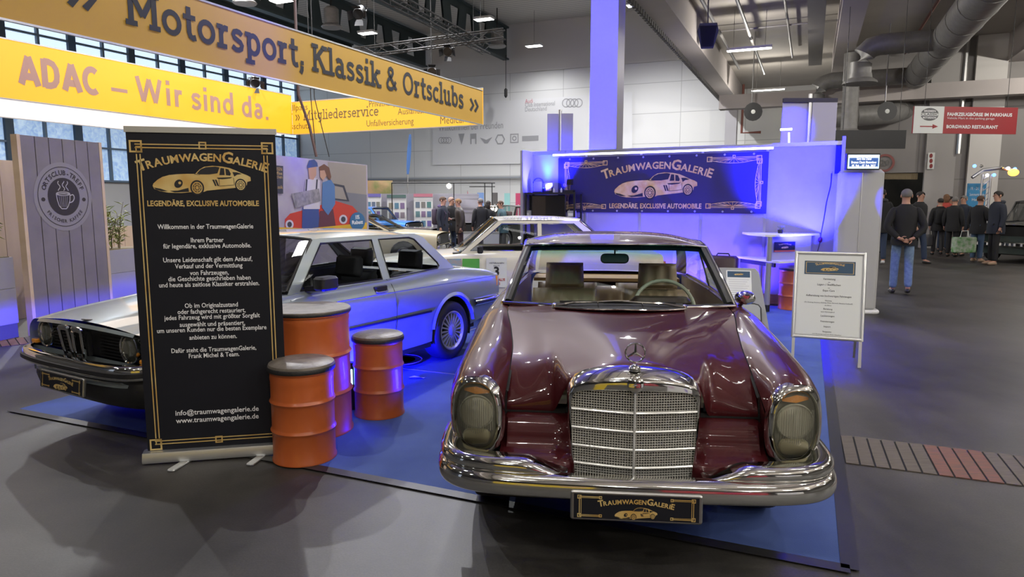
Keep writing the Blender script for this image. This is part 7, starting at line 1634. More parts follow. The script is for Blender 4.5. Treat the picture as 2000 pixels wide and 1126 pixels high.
q = gpl(1887, 400, Vector((0, 21.5, 0)), (0, 1, 0)); q2 = gpl(1926, 358, Vector((0, 21.5, 0)), (0, 1, 0)); w_ = q2.x-q.x
t = T('event_poster', 'light blue event poster board behind the crowd in the aisle', 'poster', (q.x, 21.5, 0)); MB().box((w_/2, 0, q2.z-.55), (w_, .05, 1.1)).build('poster_panel', mat('light_blue_print', (.05, .26, .50), .6), t); MB().box((w_/2, .05, (q2.z-1.0)/2), (.08, .06, q2.z-1.0)).build('post', K['satin'], t)
g = MB(); f = Fr((w_/2, -.03, q2.z-.2), (1, 0, 0), (0, 0, 1)); text(g, '19. - 21. Juni', f, 0, 0, .13, width=w_*.7); text(g, 'Sommertreffen', f, 0, -.18, .12, width=w_*.8); text(g, 'Hafen', f, 0, -.34, .12); g.build('white_lettering', K['white_ink'], t)
q = gpl(1955, 380, Vector((0, 20.5, 0)), (0, 1, 0)); t = T('light_truss_arch', 'silver truss arch with party lamps above the crowd near the picture edge', 'truss', (q.x, 20.5, 0)); z1 = gpl(1940, 340, q, (0, 1, 0)).z
m = MB()
for x in (-.6, -.35): m.tube([(x, 0, 0), (x, 0, z1)], .03, 6)
for k in range(14): m.tube([(-.6, 0, k*z1/14), (-.35, 0, (k+1)*z1/14)], .015, 4)
m.build('truss_tower', K['truss_alu'], t); m = MB(); m.tube([(-.9, 0, z1-.1), (-.6, 0, z1+.12), (-.1, 0, z1+.18), (.4, 0, z1+.1)], .05, 8); m.build('truss_arch', K['truss_alu'], t, smooth=True); random.seed(2)
for k in range(7): MB().ball((-.9+.2*k, -.06, z1+random.uniform(-.05, .25)), .05, 8, 6).build('party_lamp', [K['blue_led'], K['chrome'], K['led']][k % 3], t)
MB().ball((.25, -.08, z1+.05), (.16, .1, .11), 10, 8).build('orange_lamp', emit('orange_glow', (1, .35, .05), 5), t)
m = MB(); a = gpl(1935, 400, Vector((0, 24, 0)), (0, 1, 0)); m.box((a.x+2.2, 24, 1.5), (4.5, .06, 2.4)); tag(m.build('camouflage_net', mat('mottled_olive_net', (.13, .12, .07), .9, noise=(2.5, (.05, .05, .03), 5))), 'mottled olive backdrop cloth behind the off-road car', 'backdrop cloth')
# ---------------------------------------------------------------- visitors
def skinned(verts, edges, radii, root=0, sub=2):
    """one continuous limb surface grown round a skeleton; returns vertices and faces"""
    me = bpy.data.meshes.new('figure_skeleton'); me.from_pydata(verts, edges, []); o = bpy.data.objects.new('figure_skeleton', me); COL.objects.link(o)
    bpy.context.view_layer.objects.active = o
    md = o.modifiers.new('grow', 'SKIN'); md.use_smooth_shade = True
    lay = me.skin_vertices[0].data if me.skin_vertices else None
    if lay is None:
        me.attributes  # the skin layer is created with the modifier in edit data
    for i, r in enumerate(radii): lay[i].radius = r if hasattr(r, '__len__') else (r, r); lay[i].use_root = (i == root)
    s_ = o.modifiers.new('smooth', 'SUBSURF'); s_.levels = sub; s_.render_levels = sub
    dg = bpy.context.evaluated_depsgraph_get(); dg.update(); e = o.evaluated_get(dg); m = e.to_mesh()
    V = [tuple(v.co) for v in m.vertices]; F = [tuple(p.vertices) for p in m.polygons]; e.to_mesh_clear()
    bpy.data.objects.remove(o); bpy.data.meshes.remove(me); return V, F
cloth_black = mat('black_jacket_cloth', (.012, .012, .013), .85); cloth_navy = mat('navy_jacket_cloth', (.018, .022, .035), .85); cloth_grey = mat('dark_grey_trousers', (.04, .04, .042), .85)
cloth_dkjean = mat('dark_denim', (.025, .04, .075), .85); cloth_red = mat('red_orange_jacket', (.42, .05, .035), .75); cloth_teal = mat('teal_jacket', (.05, .10, .12), .8); cloth_brown = mat('brown_black_leather', (.030, .022, .018), .5); cloth_maroon = mat('dark_maroon_trousers', (.035, .015, .016), .8)
shoe_dark = mat('dark_shoe_leather', (.015, .013, .012), .5); shoe_white = mat('white_trainer', (.55, .55, .52), .6); shoe_beige = mat('beige_boot', (.30, .21, .14), .7); eye_m = mat('dark_eye', (.01, .008, .008), .3); lip_m = mat('lip', (.32, .12, .10), .5)
def person(label, foot, H, yaw, jacket, trousers, hair, shoes, stride=.0, arms='down', group=None, long_hair=False, hood=None, pack=None, hem=.76, bend=0.0, head_yaw=0.0, bulk=1.0):
    """figure facing -Y before yaw; H is the standing height"""
    k = H/1.78; t = T('person', label, 'person', (foot.x, foot.y, .001), yaw, group)
    def v(x, y, z): return (x*k, (y-bend*max(0, z-.95)*.5)*k, z*k)
    sY = .17*stride
    J = {'pel': v(0, 0, .96), 'wai': v(0, .01, 1.10), 'che': v(0, .015, 1.30), 'shc': v(0, .02, 1.43), 'nek': v(0, .005, 1.52), 'jaw': v(0, -.025, 1.60), 'hed': v(0, -.005, 1.685), 'top': v(0, .0, 1.735)}
    for s_, n in ((-1, 'L'), (1, 'R')):
        q = s_*sY; J['hip'+n] = v(s_*.092, 0, .92); J['kne'+n] = v(s_*.098, -q*.6-.015, .50); J['ank'+n] = v(s_*.098, -q*(1.0)+(.03 if q < 0 else 0), .085+(.03 if q < 0 else 0)); J['toe'+n] = v(s_*.115, -q-.15, .035)
        J['sho'+n] = v(s_*.185, .02, 1.425)
        if arms == 'down': E_, W_, P_ = v(s_*.245, .04+q*.5, 1.14), v(s_*.255, -.03+q*.9, .90), v(s_*.25, -.05+q*.95, .83)
        elif arms == 'back': E_, W_, P_ = v(s_*.285, .10, 1.14), v(s_*.11, .205, .965), v(s_*.03, .225, .935)
        elif arms == 'front': E_, W_, P_ = v(s_*.25, .0, 1.15), v(s_*.16, -.24, 1.12), v(s_*.11, -.31, 1.13)
        elif arms == 'mixed': E_, W_, P_ = (v(s_*.25, .0, 1.15), v(s_*.15, -.25, 1.16), v(s_*.10, -.31, 1.19)) if s_ < 0 else (v(s_*.25, .04, 1.14), v(s_*.25, -.03, .90), v(s_*.245, -.05, .83))
        J['elb'+n], J['wri'+n], J['pal'+n] = E_, W_, P_
    def build(names, chains, rad, root, sub=2):
        ix = {n: i for i, n in enumerate(names)}; ed = [(ix[a], ix[b]) for c in chains for a, b in zip(c[:-1], c[1:])]
        return skinned([J[n] for n in names], ed, [tuple(q*k for q in (rad[n] if hasattr(rad[n], '__len__') else (rad[n],)*2)) for n in names], ix[root], sub)
    N = ['pel', 'wai', 'che', 'shc', 'nek', 'jaw', 'hed', 'top']+[a+s_ for s_ in 'LR' for a in ('hip', 'kne', 'ank', 'toe', 'sho', 'elb', 'wri', 'pal')]
    R = dict(pel=(.13, .10), wai=(.12, .09), che=(.14, .10), shc=(.10, .08), nek=(.055, .058), jaw=(.062, .072), hed=(.078, .096), top=(.055, .07)); 
    for s_ in 'LR': R.update({'hip'+s_: .078, 'kne'+s_: .056, 'ank'+s_: .040, 'toe'+s_: (.038, .028), 'sho'+s_: .056, 'elb'+s_: .040, 'wri'+s_: .027, 'pal'+s_: (.036, .018)})
    ch = [['pel', 'wai', 'che', 'shc', 'nek', 'jaw', 'hed', 'top']]+[c for s_ in 'LR' for c in (['pel', 'hip'+s_, 'kne'+s_, 'ank'+s_, 'toe'+s_], ['shc', 'sho'+s_, 'elb'+s_, 'wri'+s_, 'pal'+s_])]
    b = MB(); b.add(*build(N, ch, R, 'pel'))
    hy = Vector(J['hed']).y
    for s_, n in ((-1, 'L'), (1, 'R')):                # five fingers and a thumb side rooted in the palm
        p = Vector(J['pal'+n]); w_ = Vector(J['wri'+n]); d = (p-w_).normalized(); sd_ = d.cross(Vector((1, 0, 0))).normalized() if abs(d.x) < .8 else d.cross(Vector((0, 1, 0))).normalized(); cu = d.cross(sd_).normalized()
        for f, (o_, l) in enumerate(((-.026, .052), (-.009, .066), (.009, .072), (.025, .064))):
            a = p+sd_*o_*k+d*.01*k; b.tube([a, a+(d*.5+cu*.12)*l*k, a+(d*.92+cu*.42)*l*k], [.0088*k, .008*k, .006*k], 6)
        a = w_.lerp(p, .45)-sd_*.028*k; b.tube([a, a+(d*.6-sd_*.7)*.035*k, a+(d*1.2-sd_*.8)*.045*k], [.010*k, .009*k, .007*k], 6)
    hd = Vector(J['hed'])
    b.add(*(lambda m_: (m_.v, m_.f))(MB().tube([hd+Vector((0, -.085, .005))*k, hd+Vector((0, -.112, -.03))*k, hd+Vector((0, -.10, -.042))*k], [.008*k, .015*k, .010*k], 6)))
    for s_ in (-1, 1): b.ball(hd+Vector((s_*.082, .012, -.02))*k, (.012*k, .022*k, .034*k), 8, 6)
    body = b.build('body', K['skin'], t, smooth=True, angle=80)
    e = MB()
    for s_ in (-1, 1): e.ball(hd+Vector((s_*.032, -.083, .005))*k, (.012*k, .007*k, .008*k), 8, 6)
    e.build('eyes', eye_m, body); m = MB(); m.tube([hd+Vector((-.025, -.083, -.072))*k, hd+Vector((0, -.092, -.07))*k, hd+Vector((.025, -.083, -.072))*k], .005*k, 5); m.build('mouth', lip_m, body)
    # hair cap
    m = MB(); rows = []
    for i in range(8):
        th = math.pi*i/14; row = []
        for j in range(18):
            a = 2*math.pi*j/18; lo = 1.0
            fr_ = max(0, -math.sin(a)); lim = (math.pi*.70)*(1-.50*fr_**1.3)*(1.25 if long_hair and fr_ < .3 else 1); th = lim*i/7
            row.append(hd+Vector((.087*math.sin(th)*math.cos(a), .004+.107*math.sin(th)*math.sin(a), .016+.086*math.cos(th)-(.03 if long_hair and i == 7 and fr_ < .3 else 0)))*k)
        rows.append(row)
    m.grid(rows, closed=True); m.build('hair', hair, t, smooth=True)
    if long_hair: m = MB(); m.ball(hd+Vector((0, .055, -.07))*k, (.088*k, .062*k, .13*k), 12, 8); m.build('hair_back', hair, t, smooth=True)
    # trousers, jacket, shoes
    N = ['pel']+[a+s_ for s_ in 'LR' for a in ('hip', 'kne', 'ank')]; R2 = {'pel': (.125*bulk, .105)}; 
    for s_ in 'LR': R2.update({'hip'+s_: .090*bulk, 'kne'+s_: .072, 'ank'+s_: .064})
    m = MB(); m.add(*build(N, [['pel', 'hip'+s_, 'kne'+s_, 'ank'+s_] for s_ in 'LR'], R2, 'pel')); m.build('trousers', trousers, t, smooth=True, angle=80)
    J['hem'] = v(0, .005, hem)
    m = MB(); rows = []
    for z, rx, ry in ((hem, .186, .152), (hem+.06, .194, .158), (.95, .190, .152), (1.08, .174, .134), (1.24, .186, .142), (1.36, .198, .136), (1.425, .198, .122), (1.470, .165, .106), (1.50, .105, .092), (1.53, .080, .080)):
        c = v(0, .008, z); rows.append([(c[0]+rx*bulk*k*math.copysign(abs(math.cos(a))**.85, math.cos(a)), c[1]+ry*bulk*k*math.sin(a), c[2]) for a in np.linspace(0, 2*math.pi, 20, endpoint=False)])
    m.grid(rows, closed=True)
    for n, sg in (('L', -1), ('R', 1)):
        J['ins'+n] = v(sg*.13, .015, 1.41); m.add(*build(['ins'+n, 'sho'+n, 'elb'+n, 'wri'+n], [['ins'+n, 'sho'+n, 'elb'+n, 'wri'+n]], {'ins'+n: .082*bulk, 'sho'+n: .080*bulk, 'elb'+n: .062*bulk, 'wri'+n: .047}, 'ins'+n))
    m.build('jacket', jacket, t, smooth=True, angle=80)
    for n in 'LR':
        a, z = Vector(J['ank'+n]), Vector(J['toe'+n]); m = MB(); m.add(*skinned([tuple(a+Vector((0, .05, -.045))*k), tuple(a+Vector((0, -.02, -.035))*k), tuple(z+Vector((0, .05, .005))*k), tuple(z+Vector((0, -.03, .002))*k)], [(0, 1), (1, 2), (2, 3)], [(.040*k, .036*k), (.046*k, .050*k), (.048*k, .036*k), (.036*k, .026*k)], 0, 2))
        zmin = min(p[2] for p in m.v); 
        m.v = [(p[0], p[1], max(p[2], a.z-.085*k)) for p in m.v]; m.build('shoe', shoes, t, smooth=True, angle=80)
    if hood: m = MB(); m.tube([Vector(v(.10*math.cos(a), .045+.075*math.sin(a), 1.50+.02*math.sin(a))) for a in np.linspace(-.3, math.pi+.3, 12)], .042*k, 8); m.build('hood', hood, t, smooth=True)
    if pack:
        m = MB(); m.rbox(v(0, .225, 1.22), (.30*k, .17*k, .46*k), .07*k); pk = m.build('backpack', pack, t, smooth=True, angle=50)
        m = MB()
        for s_ in (-1, 1): m.tube([v(s_*.11, .15, 1.42), v(s_*.115, -.05, 1.46), v(s_*.12, -.15, 1.30), v(s_*.13, -.06, 1.08), v(s_*.12, .14, 1.03)], .018*k, 6)
        m.build('strap', pack, pk, smooth=True)
    return t
def stand_at(x, ybot, ytop): p = gz(x, ybot); h = gpl(x, ytop, p, (p.x*0, 1, 0)).z; return p, h
AW = math.radians(180)+.0                                # walking away: back towards the camera
p, h = stand_at(1757, 574, 369); person('elderly man in black jacket and blue jeans walking away, hands clasped behind his back', p, h, AW-.35, cloth_black, K['denim'], K['hair_grey'], shoe_dark, stride=.45, arms='back', bulk=1.02, hem=.84)
p, h = stand_at(1713, 516, 364); person('man in dark jacket, dark jeans and white trainers walking away beside the totem', p, h*.97, AW-.3, cloth_black, cloth_dkjean, K['hair_dark'], shoe_white, stride=.5, hood=cloth_grey, bulk=1.1)
p, h = stand_at(1788, 514, 374); person('man in dark jacket coming towards the camera behind the jeans wearer', p, h, .35, cloth_black, cloth_dkjean, K['hair_dark'], shoe_dark, stride=.9, bulk=1.1)
p, h = stand_at(1744, 500, 374); person('person with pale face half hidden behind the man with clasped hands', p+Vector((0, 1.2, 0)), h, .2, cloth_navy, cloth_grey, K['hair_grey'], shoe_dark)
p, h = stand_at(1829, 498, 387); W4 = p; person('woman in black jacket and grey trousers with backpack walking away in the aisle', p, h, AW-.35, cloth_black, cloth_grey, K['hair_dark'], shoe_dark, stride=.3, pack=cloth_black, bulk=1.12)
p, h = stand_at(1849, 492, 379); person('woman in red orange jacket with light brown hair walking away in the aisle', p+Vector((-.05, .15, 0)), h, AW-.5, cloth_red, cloth_dkjean, mat('light_brown_hair', (.17, .085, .04), .8), shoe_dark, long_hair=True)
p, h = stand_at(1863, 488, 376); person('man in black jacket right behind the woman in the red orange jacket', p+Vector((-.05, -.95, 0)), h, AW+.6, cloth_black, cloth_grey, K['hair_dark'], shoe_dark)
p, h = stand_at(1817, 482, 384); person('pale dressed woman standing in front of the light pilaster', p+Vector((-.5, -1.7, 0)), h, .6, mat('beige_coat', (.25, .22, .20), .8), cloth_grey, K['hair_dark'], shoe_dark, long_hair=True)
p, h = stand_at(1880, 490, 388); person('person in bright red jacket in the crowd beneath the blue event poster', p+Vector((.5, .45, 0)), h, .9, mat('bright_red_jacket', (.45, .02, .04), .7), cloth_grey, K['hair_grey'], shoe_dark)
p, h = stand_at(1905, 511, 382); W9 = p; person('man in black jacket and blue jeans with beige boots standing in the aisle group', p, h, 1.9, cloth_black, mat('faded_denim', (.06, .10, .17), .85), K['hair_brown'], shoe_beige, arms='mixed', bulk=1.08)
p, h = stand_at(1886, 504, 384); person('man in black jacket and dark trousers on the outer side of the aisle group', p+Vector((-.12, .5, 0)), h, 2.2, cloth_black, cloth_black, K['hair_grey'], shoe_dark, bulk=1.05)
p, h = stand_at(1921, 508, 381); person('grey haired person in the middle of the aisle group, partly covered', p+Vector((.3, 1.5, 0)), h, -1.2, cloth_navy, cloth_grey, K['hair_grey'], shoe_dark)
p, h = stand_at(1938, 517, 373); person('tall man in dark hooded jacket and black trousers with beige shoes in the aisle group', p, h, -1.7, cloth_navy, cloth_black, K['hair_dark'], shoe_beige, hood=cloth_navy, bulk=1.12)
# visitors between the far cars
def far_p(x, d, ytop): q = gy(x, 480, d); q.z = 0; return q, gpl(x, ytop, q, (0, 1, 0)).z
p, h = far_p(866, 19.4, 384); person('man in navy jacket with dark backpack talking beside the cream coupe', p, h, 1.25, cloth_navy, cloth_black, K['hair_brown'], shoe_dark, pack=mat('dark_violet_pack', (.05, .035, .06), .8), arms='down', hood=mat('violet_hood', (.09, .06, .16), .8))
p, h = far_p(882, 20.6, 385); person('bald man half hidden between the two talking visitors', p, h, .9, cloth_black, cloth_dkjean, mat('thin_grey_hair', (.33, .22, .17), .7), shoe_dark)
p, h = far_p(900, 19.9, 388); person('man in brown leather jacket and maroon trousers facing the visitor with backpack', p, h, -1.35, cloth_brown, cloth_maroon, mat('sandy_hair', (.22, .12, .05), .8), shoe_dark, arms='mixed', bend=.18, bulk=1.05)
p, h = far_p(939, 20.5, 387); person('man in dark suit seen from behind near the blue roll-up banner', p, h, AW+.4, cloth_black, cloth_navy, K['hair_grey'], shoe_dark)
p, h = far_p(954, 20.9, 392); person('long haired woman in black coat beside the man in the dark suit', p, h, AW-.3, cloth_black, cloth_black, K['hair_dark'], shoe_dark, long_hair=True)
p, h = far_p(983, 20.5, 392); person('man in teal jacket with brown backpack next to the booth wall end', p, h, -1.2, cloth_teal, cloth_grey, K['hair_brown'], shoe_dark, pack=mat('brown_pack', (.07, .045, .04), .8), arms='front', bend=.25)
# bags carried in the aisle
b = T('shoulder_bag', 'grey shoulder bag carried by the woman with the backpack', 'bag', (W4.x-.30, W4.y+.06, .27)); MB().rbox((0, 0, .18), (.36, .16, .36), .08).build('bag_body', mat('grey_bag', (.10, .10, .105), .7), b, smooth=True); MB().tube([(-.1, 0, .34), (-.04, 0, .62), (.06, 0, .62), (.1, 0, .34)], .012, 6).build('bag_strap', K['black'], b)
b = T('shopping_bag', 'white and green patterned shopping bag carried in the aisle crowd', 'bag', (W9.x-.42, W9.y-.10, .25)); MB().rbox((0, 0, .22), (.60, .20, .42), .05).build('bag_body', mat('patterned_bag', (.45, .48, .40), .6, noise=(9, (.10, .28, .08), 3)), b, smooth=True); MB().tube([(-.12, 0, .42), (-.08, 0, .60), (.08, 0, .60), (.12, 0, .42)], .012, 6).build('bag_handle', K['paper'], b)
# ---------------------------------------------------------------- fittings under the ceilings
def ppt(x, y, d): return gpl(x, y, Vector((0, d, 0)), (0, 1, 0))
def at_h(x, y, z): return gz(x, y, z)
# ventilation ducts of the low hall
def duct(name, label, path, r, parts=()):
    t = T(name, label, 'duct'); m = MB().tube(path, r, 20); 
    m.build('duct_tube', K['zinc'], t, smooth=True)
    P = [Vector(p) for p in path]
    for a, b in zip(P[:-1], P[1:]):
        n = max(1, int((b-a).length/1.4)); d = (b-a).normalized()
        for i in range(n if (b-a).length > .5 else 0): q = a.lerp(b, (i+.5)/n); c = MB().tube([q-d*.025, q+d*.025], r*1.035, 20); c.build('joint_collar', K['zinc'], t, smooth=True, angle=30)
    return t
p0 = at_h(1835, 95, 5.75); D0 = p0-E2*14; D1 = p0+E2*4.6
DU = duct('ventilation_duct', 'large galvanised main duct running along the low ceiling', [D0, p0, D1], .40)
def branch(pm, dist, drop, label):
    s_ = pm-E1*.2; e1 = pm-E1*dist; e2_ = e1+UP*(-drop); arc = [e1+E1*.45, e1+E1*.22+UP*-.06, e1+UP*-.22+E1*.06, e1+UP*-.45]
    t = duct('ventilation_duct', label, [s_]+arc+[e2_], .27); m = MB().lathe([(.28, 0), (.30, -.12), (.42, -.20), (.44, -.26), (.2, -.22), (.0001, -.22)], e2_, 20); m.build('air_diffuser', K['zinc'], t, smooth=True); return t
branch(p0-E2*1.2, 1.95, .72, 'bent branch duct with round air diffuser, nearer one on the main duct'); branch(p0+E2*4.3, 3.0, .95, 'bent branch duct with round air diffuser at the far end of the main duct')
q = at_h(1470, 233, 4.9); duct('ventilation_duct', 'lower far duct crossing above the blue-lit double banner', [ppt(1600, 232, 24), ppt(1740, 222, 24), ppt(1800, 205, 26)], .34)
t = duct('ventilation_duct', 'short drop duct with diffuser before the black hanging board', [ppt(1658, 226, 22)+UP*1.9, ppt(1658, 252, 22)], .24); m = MB().lathe([(.24, 0), (.42, -.16), (.42, -.22), (.0001, -.2)], ppt(1658, 252, 22), 18); m.build('air_diffuser', K['zinc'], t, smooth=True)
# pipes along and across the low ceiling
def pipe(label, pts, r, mt, name='ceiling_pipe'): o = MB().tube(pts, r, 8).build(name, mt, smooth=True); tag(o, label, 'pipe'); return o
red_pipe = mat('oxide_red_pipe', (.16, .05, .035), .55); grey_pipe = mat('dull_grey_pipe', (.17, .16, .15), .5)
pb_ = at_h(1600, 60, 6.6)
t = T('cable_tray', 'broad grey cable tray running along the low ceiling', 'cable tray'); 
a, b = cl(3.78, -30, 6.40), cl(3.78, gwb-1.4, 6.40); m = MB(); m.bar(a, b, .42, .10); m.build('tray_channel', grey_pipe, t)
for i, (a_, z, r, lab, mt) in enumerate(((1.15, 6.6, .05, 'grey pipe next to the edge beam of the low ceiling', grey_pipe), (2.05, 6.35, .045, 'suspended lighting track pipe beside the ceiling speaker', grey_pipe), (3.0, 6.85, .035, 'thin pipe beside the broad cable tray', grey_pipe), (6.6, 6.7, .04, 'oxide red sprinkler pipe along the low ceiling past the second beam', red_pipe))):
    pipe(lab, [cl(a_, -30, z), cl(a_, gwb-.5, z)], r, mt)
for i, (b_, z, lab) in enumerate(((1.5, 6.9, 'thin cross pipe under the low ceiling above the near ceiling light'), (5.2, 6.9, 'second thin cross pipe under the low ceiling'), (10.0, 6.9, 'far thin cross pipe near the end of the low ceiling'))): pipe(lab, [cl(.6, b_, z), cl(5.0, b_, z)], .028, grey_pipe)
pipe('oxide red riser pipe on the second white column', [cl(.75, 21.2, 7.0), cl(.75, 21.2, 4.8), cl(1.6, 21.2, 4.8)], .06, red_pipe); pipe('grey downpipe pair on the end wall pilaster', [gpl(1872, 300, cl(0, gwb-.3), E2)*1+UP*0, Vector((gpl(1872, 300, cl(0, gwb-.3), E2).x, gpl(1872, 300, cl(0, gwb-.3), E2).y, 7.0))], .08, K['satin'])
# ceiling speaker on the edge beam
def speaker(label, c, tgt, w_, h, horn=False):
    M = Matrix.Translation(c) @ (Vector(tgt)-Vector(c)).to_track_quat('-Y', 'Z').to_matrix().to_4x4(); t = T('hanging_speaker', label, 'speaker', M=M)
    m = MB(); m.prism([(-w_/2, h*.2), (-w_*.40, h/2), (w_*.40, h/2), (w_/2, h*.2), (w_*.28, -h/2), (-w_*.28, -h/2)], lambda a, b: (a, -w_*.3, b), lambda a, b: (a*.7, w_*.35, b*.8)); m.build('speaker_cabinet', K['black'], t); MB().quad((-w_*.4, -w_*.305, h*.4), (w_*.4, -w_*.305, h*.4), (w_*.26, -w_*.305, -h*.42), (-w_*.26, -w_*.305, -h*.42)).build('speaker_grille', K['gap'], t)
    L_ = M.inverted() @ Vector((c[0], c[1], 7.2)); MB().tube([(0, 0, h/2-.05), L_], .02, 6).build('bracket', K['satin'], t); return t
c_ = at_h(1381, 70, 5.75); speaker('black loudspeaker hanging beside the edge beam of the low ceiling', c_, (c_.x*.4, 0, 1.5), .52, .60)
for x, y, d, lab in ((1471, 218, 23, 'small horn loudspeaker under the far low ceiling next to the red pipe'), (1733, 217, 22, 'small horn loudspeaker between the far ducts')):
    c_ = ppt(x, y, d); t = T('horn_speaker', lab, 'speaker', (c_.x, c_.y, c_.z), -.1); MB().lathe([(.30, 0), (.28, .05), (.16, .22), (.10, .40), (.0001, .42)], n=16, M=Matrix.Rotation(-math.pi/2, 4, 'X')).build('horn', K['black'], t, smooth=True); MB().lathe([(.07, -.005), (.0001, -.02)], n=12, M=Matrix.Rotation(-math.pi/2, 4, 'X')).build('horn_centre', K['paper'], t); MB().tube([(0, .2, .1), (0, .2, 7.14-c_.z)], .02, 6).build('bracket', K['satin'], t)
# hanging stage trusses with spotlights over the yellow stand
def truss(label, a, b, w_=.30, mt=None, seg=.45):
    a, b = Vector(a), Vector(b); d = (b-a).normalized(); s_ = d.cross(UP).normalized()*w_/2; u = s_.cross(d).normalized()*(-w_/2); n = int((b-a).length/seg); t = T('lighting_truss', label, 'truss', M=Matrix.Translation(a)); cs = [s_+u, -s_+u, -s_-u, s_-u]; m = MB()
    for c in cs: m.tube([c, c+(b-a)], .025, 6)
    m.build('chord_tubes', mt or K['truss'], t); m = MB()
    for i in range(n):
        q0, q1 = (b-a)*(i/n), (b-a)*((i+1)/n)
        for c, e in ((0, 1), (1, 2), (2, 3), (3, 0)): m.tube([q0+cs[c], q1+cs[e]] if i % 2 else [q0+cs[e], q1+cs[c]], .012, 4)
    m.build('lattice', mt or K['truss'], t); m = MB()
    for f in (.15, .85): q = (b-a)*f; m.tube([q, q+UP*(11.2-(a.z+(b.z-a.z)*f))], .008, 4)
    m.build('suspension_cable', K['truss'], t); return t
truss('black lighting truss running above the dark yellow banner towards the back wall', at_h(735, -20, 7.6), at_h(950, 97, 7.3)); truss('black cross truss with spotlights behind the end of the dark yellow banner', at_h(690, 104, 7.0), at_h(985, 66, 7.4))
truss('aluminium truss carrying the backlit yellow banners, seen against the bright facade', C0-cdir*3+wn_*.4+UP*5.75, C1+wn_*.4+UP*5.75, .3, K['truss_alu'], .5)
truss('aluminium truss behind the top edge of the dark yellow banner', F0-fdir*4-Vector((fdir.y, -fdir.x, 0))*.5+UP*(zF+.3), F1-Vector((fdir.y, -fdir.x, 0))*.5+UP*(zF+.3), .3, K['truss_alu'], .5)
def parcan(label, c, tgt, lit=True, s_=1.0, hang=.9):
    M = Matrix.Translation(c) @ (Vector(tgt)-Vector(c)).to_track_quat('-Z', 'Y').to_matrix().to_4x4(); t = T('stage_spotlight', label, 'spotlight', M=M, group=None)
    MB().lathe([(.16*s_, -.25*s_), (.17*s_, -.24*s_), (.17*s_, .02), (.14*s_, .16*s_), (.06*s_, .24*s_), (.0001, .25*s_)], n=18).build('lamp_can', K['black'], t, smooth=True, angle=30); MB().lathe([(.15*s_, -.245*s_), (.0001, -.25*s_)], n=18).build('lamp_lens', K['hotlamp'] if lit else K['satin'], t)
    m = MB()
    for a in range(4): m.add([Vector((.17, .12, -.25))*s_, Vector((.17, -.12, -.25))*s_, Vector((.30, -.14, -.42))*s_, Vector((.30, .14, -.42))*s_], [(0, 1, 2, 3)]) if a == 0 else m.add([Matrix.Rotation(a*math.pi/2, 3, 'Z') @ (Vector(q)*s_) for q in ((.17, .12, -.25), (.17, -.12, -.25), (.30, -.14, -.42), (.30, .14, -.42))], [(0, 1, 2, 3)])
    m.build('barn_door', K['black'], t); MB().tube([(.18*s_, 0, 0), (.20*s_, 0, .26*s_), (0, 0, .36*s_), (-.20*s_, 0, .26*s_), (-.18*s_, 0, 0)], .018*s_, 6).build('yoke', K['black'], t); MB().tube([M.inverted() @ (Vector(c)+UP*.25*s_), M.inverted() @ (Vector(c)+UP*hang)], .02, 6).build('hanger', K['truss'], t); return t
parcan('black stage spotlight with barn doors above the letters Motorsport', at_h(703, 22, 7.3), (-5, 12, 1), False, .95); parcan('black stage spotlight tilted down on the cross truss end', at_h(876, 97, 7.0), (-3, 14, 1), False, .95)
parcan('glaring stage spotlight just over the dark yellow banner end', at_h(843, 138, 6.2), (-1, 12, 1), True, .95, 5.1); parcan('small spotlight clipped over the backlit yellow banner', at_h(497, 158, 5.6), (-5, 16, 1), True, .9)
# high bay fans and lights of the high hall
for x, y, z, lab in ((945, 38, 9.6, 'square ceiling light hanging before the dark girder end'), (1043, 90, 9.6, 'square ceiling light hanging in front of the white back wall'), (718, 65, 9.4, 'square ceiling light over the letters Klassik of the dark yellow banner'), (550, 2, 9.3, 'square ceiling light at the picture top over the dark yellow banner')):
    c_ = at_h(x, y, z); t = T('high_bay_light', lab, 'ceiling light', (c_.x, c_.y, c_.z), -HA); MB().box((0, 0, .05), (.85, .45, .10)).build('housing', hous, t); MB().box((0, 0, -.005), (.80, .40, .02)).build('diffuser', K['lampwhite'], t); MB().tube([(0, 0, .1), (0, 0, 11.37-z)], .008, 4).build('suspension_cable', K['truss'], t); lamp('high_bay_glow', 'SPOT', (c_.x, c_.y, z-.3), HIGHP*(.12 if x < 800 else .4), (.98, .98, 1), (c_.x, c_.y, 0), .08, None, 165, .7)
for x, y, z, lab in ((648, 55, 9.2, 'round ceiling fan heater beside the first dark girder'), (478, 8, 9.2, 'round ceiling fan heater at the picture top beside the dark girder'), (971, 92, 9.4, 'round ceiling fan heater at the end of the second dark girder'), (1190, 70, 8.6, 'round ceiling fan heater just beyond the near white column')):
    c_ = at_h(x, y, z); t = T('air_heater', lab, 'heater', (c_.x, c_.y, c_.z)); MB().lathe([(.42, 0), (.46, .05), (.40, .12), (.32, .16), (.32, .8), (.2, .9), (.0001, .9)], n=20).build('heater_drum', K['zinc'], t, smooth=True); MB().tube([(0, 0, .9), (0, 0, 11.3-z)], .03, 6).build('hanger', K['truss'], t)
# chains with hooks hanging at the back wall
for x, lab in ((988, 'thin chain with hook hanging from the second girder before the back wall'), (1190, 'thin chain with hook hanging beyond the near white column')):
    a = gpl(x, 120, cl(0, BW-1), E2); b = gpl(x, 180, cl(0, BW-1), E2); t = T('hoist_chain', lab, 'chain'); MB().tube([(a.x, a.y, 9.6), b], .018, 5).build('chain_run', K['truss'], t); MB().lathe([(.03, 0), (.09, .1), (.09, .45), (.0001, .55)], b-UP*.3, 10).build('hook_block', K['truss'], t)
